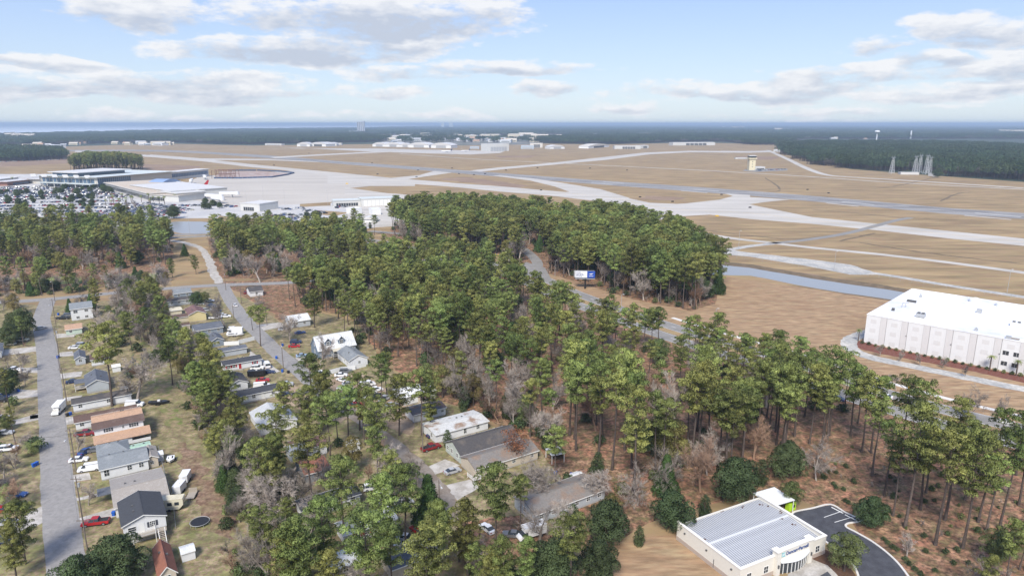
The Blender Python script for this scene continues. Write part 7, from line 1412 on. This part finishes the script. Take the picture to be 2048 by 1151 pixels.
block('car_rental_building', 'white-roofed building at the left frame edge of the airport', (-20, 369), (38, 362), 60, 6, M_tw, M_trw, 'building', (), .3, 2)
block('old_terminal', 'old terminal wing with tan roof and dark arcade', (212, 377), (300, 401), 62, 8, M_tw, M_tan, 'terminal', (('f', 0, 1, .5, 5, 34, M_glass),), .5, 2)
block('old_terminal', 'low white terminal hall behind the palms, nearer the apron', (262, 384), (345, 398), 70, 9, M_tw, M_trw, 'terminal', (), .5, 1)
block('old_terminal', 'white terminal wing with dark open bays beside the apron', (355, 402), (412, 397), 48, 8.5, M_tw, M_trw, 'terminal', (('r', .1, .9, .4, 5, 8, M_glass), ('f', .55, 1, .3, 5, 7, M_glass)), .6, 1)
block('terminal_annex', 'flat pale annex at the end of the old terminal', (300, 401), (358, 404), 40, 7, M_tw, M_tan, 'building', (('f', .0, .5, .4, 4.5, 8, M_glass),), .5, 1)
def jet_bridge(px, py, deg, L_, label):
    t = empty('jet_bridge', at(px, py), R(deg)); tag(t, label, 'jet bridge', 'jet bridges'); m = MB(); m.box(0, L_, -1.6, 1.6, 4.2, 7.2, M_metalw); m.build('tunnel', t); m = MB(); m.cyl((L_, 0, 3.8), (L_, 0, 7.6), 2.6, 2.6, M_metalw, 10); m.build('cab', t); m = MB(); m.box(L_ * .7 - .4, L_ * .7 + .4, -1.4, 1.4, 0, 4.2, M_grey); m.build('lift_leg', t)
for i, (x, y, d, L_) in enumerate(((360, 371, -70, 22), (385, 366, -70, 22), (408, 358, -60, 20), (412, 399, -25, 26), (425, 404, -40, 24), (440, 395, 0, 22))): jet_bridge(x, y, d, L_, 'white jet bridge ' + ('of the concourse' if i < 3 else 'of the old terminal reaching over the apron'))
def barrel(name, label, A, B, D, h, m_, end=None, cat='hangar', doors=True):
    """vaulted roof hall"""
    A, B = corner(A), corner(B); d = B - A; W = d.length; t = empty(name, (A.x, A.y, 0), math.atan2(d.y, d.x)); tag(t, label, cat); hw = h * .55; n = 8
    MB().box(0, W, 0, D, 0, hw, end or M_metalw).build('wall', t); m = MB(); P = [(-1 + (W + 2) * (i / n), hw + (h - hw) * math.sin(math.pi * i / n)) for i in range(n + 1)]
    vs = [(x, -1, z) for x, z in P] + [(x, D + 1, z) for x, z in P]; k = n + 1; m.add(vs, [(i, i + 1, k + i + 1, k + i) for i in range(n)] + [tuple(range(n + 1))[::-1], tuple(range(k, 2 * k))], m_); m.build('roof', t)
    if doors:
        w = W * .5 / 4; m = MB(); m.box(.1, w - .1, -.15, 0, 0, hw * .85, M_vent if doors == 2 else M_grey); me = m.mesh('door_leaf')
        for i in range(4): part('door_leaf', me, t, (W * .25 + i * w, 0, 0))
    return t
barrel('vaulted_hall', 'blue vaulted glass-roofed hall beside the old terminal', (322, 377), (362, 372), 22, 12, mat('blue_glass_vault', (.24, .33, .50), .3), cat='building', doors=False)
# apron pavilion, fire station, sheds by the near car park
block('pavilion', 'white flat-roofed pavilion beside the parked cars on the apron edge', (520, 423), (557, 417), 26, 7.5, M_tw, M_trw, 'building', (('l', .15, .7, .3, 4, 5, M_glass),), .4, .3)
block('fire_station', 'long white airfield garage with a row of tall doors', (723, 413), (795, 410), 22, 8, M_tw, M_tr, 'building', (('f', .06, .94, .3, 6.5, 8, M_white),), .4, .3)
block('service_building', 'low white service building with flat roof left of the garage', (667, 414), (722, 412), 20, 6.5, M_tw, M_tr, 'building', (('f', .1, .9, .6, 4, 9, M_glass),), .5, .5)
block('white_shed', 'white shed with open stair by the maintenance yard', (745, 430), (762, 429), 14, 5.5, M_metalw, M_metalw, 'shed'); barrel('storage_tent', 'white vaulted storage tent behind the trees', (726, 444), (752, 444), 12, 5, M_trw, cat='tent', doors=False); block('storage_shed', 'white storage shed beside the vaulted tent', (706, 428), (724, 426), 12, 5, M_metalw, M_metalw, 'shed')
sheet('yard_paving', [(700, 412), (800, 409), (850, 430), (800, 452), (740, 455), (690, 445)], .052, M_conc)
# barrier ring and steel frame of the building site
def steel(px, py, label):
    t = empty('steel_frame', at(px, py), R(-6)); tag(t, label, 'steel frame'); M_rust = mat('red_oxide_steel', (.16, .09, .07), .8); m = MB(); m.box(-.3, .3, -.3, .3, 0, 14, M_rust); me = m.mesh('column')
    for i in range(5):
        for j in range(3): part('column', me, t, (i * 9, j * 12, 0))
    m = MB(); m.box(0, 36, -.25, .25, -.3, .3, M_rust); me = m.mesh('beam')
    for z in (7, 13.5):
        for j in range(3): part('beam', me, t, (0, j * 12, z))
steel(424, 357, 'red-oxide steel frame going up beside the concourse')
BR = [G(x, y) for x, y in ((428, 357), (480, 357), (545, 355), (575, 350), (588, 346.5), (560, 343.5), (520, 341.5), (455, 341.5))]; t = empty('site_barrier', tuple(BR[0])); tag(t, 'ring of dark blue barriers round the terminal building site', 'barrier'); m = MB(); m.box(0, 7.6, -.8, .8, 0, 2.4, mat('navy_barrier', (.06, .09, .16), .6)); me = m.mesh('barrier_panel')
for p, a in along(BR, 8): part('barrier_panel', me, t, tuple(p - BR[0]), a)
sheet('site_sand', [(430, 356), (540, 354), (580, 347), (520, 342.5), (440, 343)], .055, mat('building_site_soil', (.42, .36, .33), .95, col2=[(.30, .19, .15)], scale=.08, var=.15))
# aircraft
def jet(px, py, deg, tail, label, L_=36):
    t = empty('airliner', at(px, py), R(deg)); tag(t, label, 'airliner'); pw = paint('white'); k = L_ / 36; m = MB(); z = 3.4 * k
    m.tube([(-18 * k, 0, z + 1.3 * k), (-13 * k, 0, z + .6 * k), (-8 * k, 0, z), (12 * k, 0, z), (16 * k, 0, z - .1), (18 * k, 0, z - .5)], [.3 * k, 1.2 * k, 1.9 * k, 1.9 * k, 1.4 * k, .25 * k], pw, 12); m.build('fuselage', t, smooth=True)
    for s_ in (-1, 1):
        m = MB(); m.add([(4 * k, s_ * 1.5 * k, z - .9), (-3 * k, s_ * 1.5 * k, z - .9), (-7 * k, s_ * 16 * k, z + .3), (-5 * k, s_ * 16 * k, z + .3), (4 * k, s_ * 1.5 * k, z - .5), (-3 * k, s_ * 1.5 * k, z - .6), (-7 * k, s_ * 16 * k, z + .4), (-5 * k, s_ * 16 * k, z + .45)], [(0, 1, 2, 3), (4, 5, 6, 7), (0, 3, 7, 4), (1, 2, 6, 5)], M_grey); m.build('wing', t); m = MB(); m.cyl((3.5 * k, s_ * 5.5 * k, z - 1.7), (-.5 * k, s_ * 5.5 * k, z - 1.7), 1.0 * k, .8 * k, M_grey, 8); m.build('engine', t); m = MB(); m.add([(-13.5 * k, s_ * .5, z + .9), (-17 * k, s_ * .5, z + 1.2), (-18.5 * k, s_ * 6 * k, z + 1.5), (-17 * k, s_ * 6 * k, z + 1.6)], [(0, 1, 2, 3)], M_grey); m.build('tailplane', t)
    m = MB(); m.add([(-11.5 * k, -.15, z + 1.5 * k), (-17 * k, -.15, z + 1.6 * k), (-19.5 * k, -.15, z + 8 * k), (-17 * k, -.15, z + 8 * k), (-11.5 * k, .15, z + 1.5 * k), (-17 * k, .15, z + 1.6 * k), (-19.5 * k, .15, z + 8 * k), (-17 * k, .15, z + 8 * k)], [(0, 1, 2, 3), (7, 6, 5, 4), (0, 3, 7, 4), (1, 5, 6, 2), (2, 6, 7, 3)], tail); m.build('tail_fin', t)
    m = MB(); m.cyl((0, 0, 0), (0, 0, z - 1.5), .35, .25, M_black, 5); me = m.mesh('landing_gear')
    for x, y in ((13 * k, 0), (-1.5, 2.6 * k), (-1.5, -2.6 * k)): part('landing_gear', me, t, (x, y, 0))
jet(390, 377, 200, paint('red'), 'white airliner with red tail at the old terminal'); jet(893, 304.5, 183, paint('navy'), 'white airliner with dark tail on the far apron, nearer the hangars'); jet(931, 303, 187, paint('navy'), 'airliner with blue tail on the far apron, second from the hangars', 30)
# ------------------------------------------------------------------ far side of the airfield
HB = mat('faded_hangar_blue', (.38, .44, .50), .7); WT = mat('warm_hangar_wall', (.58, .55, .50), .7)
for A, B, D, h, m_, kind, lb, dr in (((594, 293), (620, 293), 50, 17, M_trw, 'v', 'white vaulted hangar, first of the far row', 0), ((620, 292.5), (652, 293), 60, 17, M_trw, 'v', 'white vaulted hangar with dark door opening, second of the far row', 2), ((652, 291.5), (673, 291.5), 40, 14, M_trw, 'v', 'cream vaulted hangar beside the light mast', 0), ((673, 290), (683, 290), 25, 8, M_trw, 'f', 'low white shed at the end of the far hangar row', 0),
    ((530, 290.5), (563, 291), 20, 7, M_tr, 'f', 'long low grey shed before the far wood', 0), ((745, 293), (772, 293.5), 50, 17, M_trw, 'v', 'white vaulted hangar by the far apron, left end', 0), ((772, 293.5), (800, 294), 55, 18, M_trw, 'v', 'white vaulted hangar by the far apron, second', 0), ((800, 294), (820, 294), 50, 15, M_trw, 'v', 'white vaulted hangar by the far apron, third', 0), ((817, 295), (858, 295.5), 60, 20, M_trw, 'v', 'large white vaulted hangar by the far apron', 0), ((862, 296), (902, 296.5), 60, 20, M_trw, 'v', 'large white peaked hangar beside the trees on the far apron', 0),
    ((977, 303), (1018, 302), 50, 24, M_tw, 'f', 'tall pale hangar with square front', 0), ((940, 298), (958, 298), 20, 9, HB, 'f', 'small blue-fronted building near the far airliners', 0), ((1042, 298), (1068, 298), 40, 12, HB, 'f', 'hangar with blue doors and low roof', 0), ((1060, 295.5), (1085, 295.5), 30, 17, WT, 'f', 'cream hangar with dark square opening', 2), ((1100, 298), (1129, 297.5), 40, 14, M_trw, 'v', 'white vaulted tent hangar in the far grass', 0), ((1177, 297), (1218, 294), 40, 15, mat('cream_vault', (.60, .56, .49), .7), 'v', 'cream vaulted hangar with open end', 2),
    ((1229, 298), (1281, 298), 35, 11, M_tw, 'f', 'long white shed with dark doors', 2), ((1282, 297), (1297, 296.5), 25, 11, M_tw, 'f', 'short white shed with dark side beside the long shed', 2), ((1346, 291), (1430, 290.5), 45, 12, M_trw, 'f', 'very long white roofed warehouse before the far wood', 2), ((1547, 303.5), (1566, 304), 18, 7, M_tr, 'f', 'small grey building where the far road meets the wood', 0), ((1471, 318), (1506, 318), 12, 3, M_tr, 'f', 'low dark shed row behind the control tower', 0)):
    if kind == 'v': barrel('hangar', lb, A, B, D, h, m_, None, 'hangar', dr or True)
    else: block('hangar', lb, A, B, D, h, m_ if m_ in (HB, WT) else M_tw, m_ if m_ is not HB else M_trw, 'hangar', (('f', .3, .8, .3, h * .75, 5, M_vent),) if dr else (('f', .1, .9, .3, h * .6, 6, M_grey),), .3)
def tower():
    t = empty('control_tower', at(1502, 340)); tag(t, 'cream airport control tower with dark glass cab', 'control tower'); c = mat('tower_cream', (.62, .56, .40), .8, var=.04); MB().box(-6, 6, -6, 6, 0, 22, c).build('shaft', t); MB().box(-8, 8, -8, 8, 22, 24, c).build('gallery', t); m = MB(); m.prism([(-6, -6), (6, -6), (6, 6), (-6, 6)], 24, 27.6, M_glass, top=1.18); m.build('cab_glass', t); MB().box(-7.4, 7.4, -7.4, 7.4, 27.6, 28.6, M_tw).build('cab_roof', t); m = MB(); m.cyl((2, 0, 28.6), (2, 0, 32), .15, .08, M_grey, 5); m.build('antenna', t)
    for z in (6, 11, 16): m = MB(); m.box(-.7, .7, -6.1, -6, z, z + 1.6, M_glass); m.build('window', t)
tower(); block('tower_annex', 'low white office at the foot of the control tower', (1511, 340.5), (1530, 340), 18, 6, M_tw, M_trw, 'building', (('f', .1, .9, 1.5, 3.5, 6, M_glass),)); sheet('tower_car_park', [(1490, 339), (1512, 337), (1575, 337), (1575, 341), (1512, 344), (1485, 342)], .055, M_hwy)
M_lat = mat('pale_galvanised_lattice', (.55, .56, .57), .6)
def lattice(px, py, h, label):
    t = empty('lattice_tower', at(px, py), R(15)); tag(t, label, 'lattice tower', 'lattice towers'); m = MB(); m.cyl((3.2, 3.2, 0), (1.0, 1.0, h), .28, .2, M_lat, 4); me = m.mesh('leg')
    for k in range(4): part('leg', me, t, None, k * math.pi / 2)
    m = MB(); n = 7
    for k in range(4):
        for i in range(n):
            z0, z1 = h * i / n, h * (i + 1) / n; w0, w1 = 3.2 - 2.2 * i / n, 3.2 - 2.2 * (i + 1) / n; c, s_ = math.cos(k * math.pi / 2), math.sin(k * math.pi / 2); rt = lambda x, y, z: (x * c - y * s_, x * s_ + y * c, z)
            m.cyl(rt(w0, -w0, z0), rt(w1, w1, z1), .14, .14, M_lat, 3, False); m.cyl(rt(w0, w0, z0), rt(w1, -w1, z1), .14, .14, M_lat, 3, False)
    m.build('bracing', t)['kind'] = 'stuff'; m = MB(); m.box(-3, 3, -3, 3, h, h + .5, M_grey); m.build('platform', t); m = MB(); m.cyl((0, 0, h + .5), (0, 0, h + 3.5), .25, .15, M_grey, 5); me = m.mesh('antenna')
    for x, y in ((-2.5, 0), (2.5, 0), (0, 2.5)): part('antenna', me, t, (x, y, 0))
for x, y, h, lb in ((1783, 347, 29, 'lattice tower standing alone before the dark wood'), (1829, 346, 30, 'lattice tower, first of the four beyond the white compound'), (1838, 346, 32, 'lattice tower, second of the four beyond the white compound'), (1851, 348, 33, 'lattice tower, third of the four, the tallest'), (1858, 347, 29, 'lattice tower at the end of the row of four')): lattice(x, y, h, lb)
block('radio_compound', 'low white radio building between the lattice towers', (1801, 349), (1838, 349.5), 15, 3.5, M_tw, M_trw); block('radio_compound', 'small white shed beside the fourth lattice tower', (1856, 352), (1867, 353), 10, 4, M_tw, M_trw)
OAK.place(G(1874, 355), 1.6, 1, 'round tree standing alone beside the lattice towers', None, 1)
def hotel():
    p = G(722, 266); k = 6500 / p.y; t = empty('hotel_tower', (p.x * k, 6500, 0)); tag(t, 'tall grey-white hotel slab rising over the horizon woods', 'hotel'); M_h = mat('hotel_concrete', (.42, .44, .48), .8); hh = 107; MB().box(-35, 35, 0, 30, 0, hh, M_h).build('wall', t); MB().box(14, 35, 2, 28, hh, hh + 6, M_h).build('plant_room', t)
    m = MB(); m.box(0, 5, -.3, 0, 0, hh - 6, M_glass); me = m.mesh('window')
    for x in (-29, -13, 3, 20): part('window', me, t, (x, 0, 3))
    MB().box(-110, -35, 0, 30, 0, 24, M_h).build('wing', t)
hotel()
def water_tower():
    p = G(1755, 262); k = 3600 / p.y; t = empty('water_tower', (p.x * k, 3600, 0)); tag(t, 'white mushroom-shaped water tower above the far woods', 'water tower'); m = MB(); m.cyl((0, 0, 0), (0, 0, 42), 3, 2.4, M_metalw, 10); m.build('stem', t); m = MB(); prof = [(2.4, 40), (9, 44), (13, 48), (12.5, 52), (8, 55), (.5, 56)]
    for (a, za), (b, zb) in zip(prof, prof[1:]): m.cyl((0, 0, za), (0, 0, zb), a, b, M_metalw, 18, False)
    m.build('tank', t, smooth=True)
water_tower()
p = G(1823, 262); k = 4200 / p.y; t = empty('standpipe', (p.x * k, 4200, 0)); tag(t, 'white standpipe rising from the far woods', 'standpipe'); m = MB(); m.cyl((0, 0, 0), (0, 0, 46), 4, 4, M_metalw, 10); m.build('shaft', t); m = MB(); m.cyl((0, 0, 46), (0, 0, 48), 4, 1, M_metalw, 10); m.build('cap', t)
# the town among the trees beyond the airfield, and scattered roofs to the horizon
TOWN = []; hb = {}
TC = [('white', M_trw, WL['white'], 60), ('cream', mat('town_cream', (.55, .49, .40), .8), WL['cream'], 40), ('grey', RF['pale'], WL['grey'], 50), ('tan', RF['peach'], WL['tan'], 40), ('white', RF['metal'], WL['white'], 70)]
def town_house(k, W, D, h, rise):
    nm, rm, wm, _ = TC[k]; t = empty('distant_building'); m = MB(); m.box(0, W, 0, D, 0, h, wm); m.build('wall', t); gable_roof(W, D, h, rise, rm, .6, t=.3).build('roof', t); m = MB(); m.box(W * .1, W * .9, -.1, 0, h * .3, h * .6, M_glass); m.build('window', t); return t
PROTO = [town_house(k, W, D, h, rs) for k, W, D, h, rs in ((0, 40, 22, 9, 3), (1, 34, 16, 8, 4), (2, 22, 14, 6, 3), (3, 24, 14, 6, 4), (4, 60, 30, 9, 2), (1, 55, 20, 13, 3), (0, 20, 12, 6, 3))]
r_ = random.Random(88); used_p = set(); n_ = 0
for (x0, x1, y0, y1, cnt, sc) in ((735, 900, 270.5, 285, 46, 1), (880, 1080, 271, 286, 60, 1), (1080, 1310, 269.5, 276, 40, 1), (1010, 1090, 273, 280, 16, 1.4), (1310, 1330, 271, 276, 4, 1), (1340, 1500, 254.5, 258, 16, 1.6), (1540, 1640, 260, 264, 12, 1.4), (1650, 1760, 277, 280, 3, .6), (1990, 2040, 265, 268, 5, 1.5), (1960, 2010, 302, 304, 6, 1), (0, 60, 273, 279, 22, 1.3), (60, 330, 287, 291, 22, .8), (0, 130, 291, 300, 8, .8)):
    for i in range(cnt):
        x, y = r_.uniform(x0, x1), r_.uniform(y0, y1); p = G(x, y); k = r_.randrange(len(PROTO)); lb = '%s roofed building in the distant %s' % (('white', 'cream', 'grey', 'tan-brown', 'broad pale', 'long cream', 'small white')[k], 'town beyond the airfield' if 700 < x < 1335 else 'settlement by the sea' if x < 400 else 'woods towards the horizon')
        gname = 'distant buildings, ' + lb.split('distant ')[1]
        if k not in used_p: o = PROTO[k]; used_p.add(k); tag(o, lb, 'building', gname); o.location = tuple(p); o.rotation_euler = (0, 0, r_.uniform(-.6, .6)); o.scale = (sc * 1.3,) * 3
        else: copy_tree(PROTO[k], tuple(p), r_.uniform(-.6, .6), sc * 1.3, lb, gname)
for i, (x, h) in enumerate(((884, 85), (887, 80), (900, 95), (904, 88))):
    p = G(x, 262); k = 14500 / p.y; t = empty('horizon_tower', (p.x * k, 14500, 0)); tag(t, 'pale tower block on the horizon beyond the woods', 'tower block', 'towers on the horizon'); MB().box(-14, 14, 0, 20, 0, h + 30, M_h if False else M_tr).build('wall', t); MB().box(-5, 5, 3, 12, h + 30, h + 34, M_tr).build('roof_plant', t)
# ------------------------------------------------------------------ cars in the airport car parks
def plain_car(c, suv=False):
    L_, w, body, cab, wx, wr = SPEC['suv' if suv else 'sedan']; m = MB(); cross(m, body, w, paint(c), .06); cross(m, cab, w - .14, M_glass, .2); zt = max(z for x, z in cab); xa = [x for x, z in cab if z > zt - .1]; m.box(min(xa), max(xa), -w / 2 + .27, w / 2 - .27, zt - .02, zt + .04, paint(c)); m.box(wx[1] - .3, wx[1] + .3, -w / 2 + .04, w / 2 - .04, 0, .36, M_tyre); m.box(wx[0] - .3, wx[0] + .3, -w / 2 + .04, w / 2 - .04, 0, .36, M_tyre); return m.mesh('parked_car')

PC = [(c, plain_car(c, s_)) for c, s_ in (('white', 0), ('white', 1), ('silver', 0), ('silver', 1), ('grey', 1), ('black', 0), ('black', 1), ('blue', 0), ('red', 0), ('navy', 1), ('cream', 0), ('white', 0))]
LOTS = [  # rows: (start pixel, end pixel, fill)
    [(230, 418), (330, 437), .9], [(250, 414), (350, 432), .9], [(268, 410), (365, 427), .85], [(290, 407), (380, 421), .85], [(215, 425), (300, 444), .9], [(200, 430), (280, 450), .8], [(395, 412), (345, 411), .7], [(425, 410), (470, 414), .7],
    [(525, 437), (575, 428), .6], [(560, 441), (598, 434), .8], [(545, 443), (590, 437), .6], [(568, 448), (585, 441), .6], [(562, 420), (610, 416), .5], [(610, 420), (650, 428), .5], [(585, 430), (620, 434), .4], [(670, 416), (690, 413), .8], [(490, 420), (520, 419), .5]]
for a in range(9): LOTS.append([(-20 + a * 4, 388 + a * 6.2), (215 + a * 12, 382 + a * 6.6), .75])
for a in range(8): LOTS.append([(-20, 376 + a * 2.6), (170 + a * 14, 372 + a * 3.2), .6])
for a in range(3): LOTS.append([(0, 320 + a * 2), (130, 315 + a * 2), .45])
LOTS.append([(1512, 341.5), (1568, 338.5), .9])
PARKED = []; r_ = random.Random(44)
for (a, b, fill) in LOTS:
    A, B = G(*a), G(*b); d = (B - A).normalized(); ang = math.atan2(d.y, d.x) + math.pi / 2
    if (B - A).length > 40 and A.y > 500: gapc = 2.9
    else: gapc = 3.0
    for side in (-2.7, 2.7):
        for p, _ in along([A, B], gapc):
            if r_.random() > fill: continue
            q = p + Vector((-d.y, d.x, 0)) * side
            if in_view(q.x, q.y, 0, 10): PARKED.append((q.x, q.y, ang + (math.pi if r_.random() < .5 else 0) + r_.uniform(-.03, .03), r_.choice(PC)))
PARKED.sort(key=lambda c: c[1]); print('parked', len(PARKED))
for i, (x, y, a, (c, me)) in enumerate(PARKED[:250]):
    o = part('parked_car', me, None, (x, y, .05), a); tag(o, '%s car parked in the airport car park behind the woods' % c, 'car', c + ' cars in the airport car park')
if PARKED[250:]: mass('parked_cars', 'rows of parked cars in the farther airport car parks', [(me, x, y, .05, a, 1, 1) for x, y, a, (c, me) in PARKED[250:]])
# small trees of the car park islands and the lot palms
r_ = random.Random(66); n_ = 0
for (x0, x1, y0, y1, cnt, kd) in ((0, 200, 385, 415, 34, OAK), (60, 230, 375, 390, 18, OAK), (200, 330, 398, 412, 22, PALM), (230, 330, 408, 425, 10, BARE), (390, 450, 405, 425, 7, OAK), (20, 200, 352, 366, 10, PALM), (345, 352, 402, 404, 2, PALM), (600, 700, 434, 440, 4, OAK)):
    for i in range(cnt):
        p = G(r_.uniform(x0, x1), r_.uniform(y0, y1)); s_ = r_.uniform(.5, .85) if kd is OAK else r_.uniform(1.1, 1.8) if kd is PALM else .5
        kd.place((p.x, p.y, 0), s_, r_.uniform(0, 6), ('small round tree' if kd is OAK else 'palm' if kd is PALM else 'bare young tree') + ' on a car park island, ' + ('near' if p.y < G(0, 392).y else 'middle' if p.y < G(0, 380).y else 'far') + ' rows ' + ('towards the frame edge' if p.x < G(100, 390).x else 'before the blue-glazed terminal' if p.x < G(220, 390).x else 'by the old terminal'), 'car park trees, ' + kd.cat)
# ------------------------------------------------------------------ air
HZ = MB(); M_air = bpy.data.materials.new('air'); M_air.use_nodes = True
nt = M_air.node_tree; nt.nodes.remove(nt.nodes['Principled BSDF']); pv = nt.nodes.new('ShaderNodeVolumePrincipled')
pv.inputs['Color'].default_value = (.66, .82, 1.0, 1); pv.inputs['Density'].default_value = HAZE_D; pv.inputs['Anisotropy'].default_value = .2
nt.links.new(pv.outputs[0], nt.nodes['Material Output'].inputs['Volume'])
HZ.box(-91000, 91000, -3100, 91000, -1, 112, M_air)
tag(HZ.build('haze'), 'thin blue haze over the whole landscape', kind='stuff')
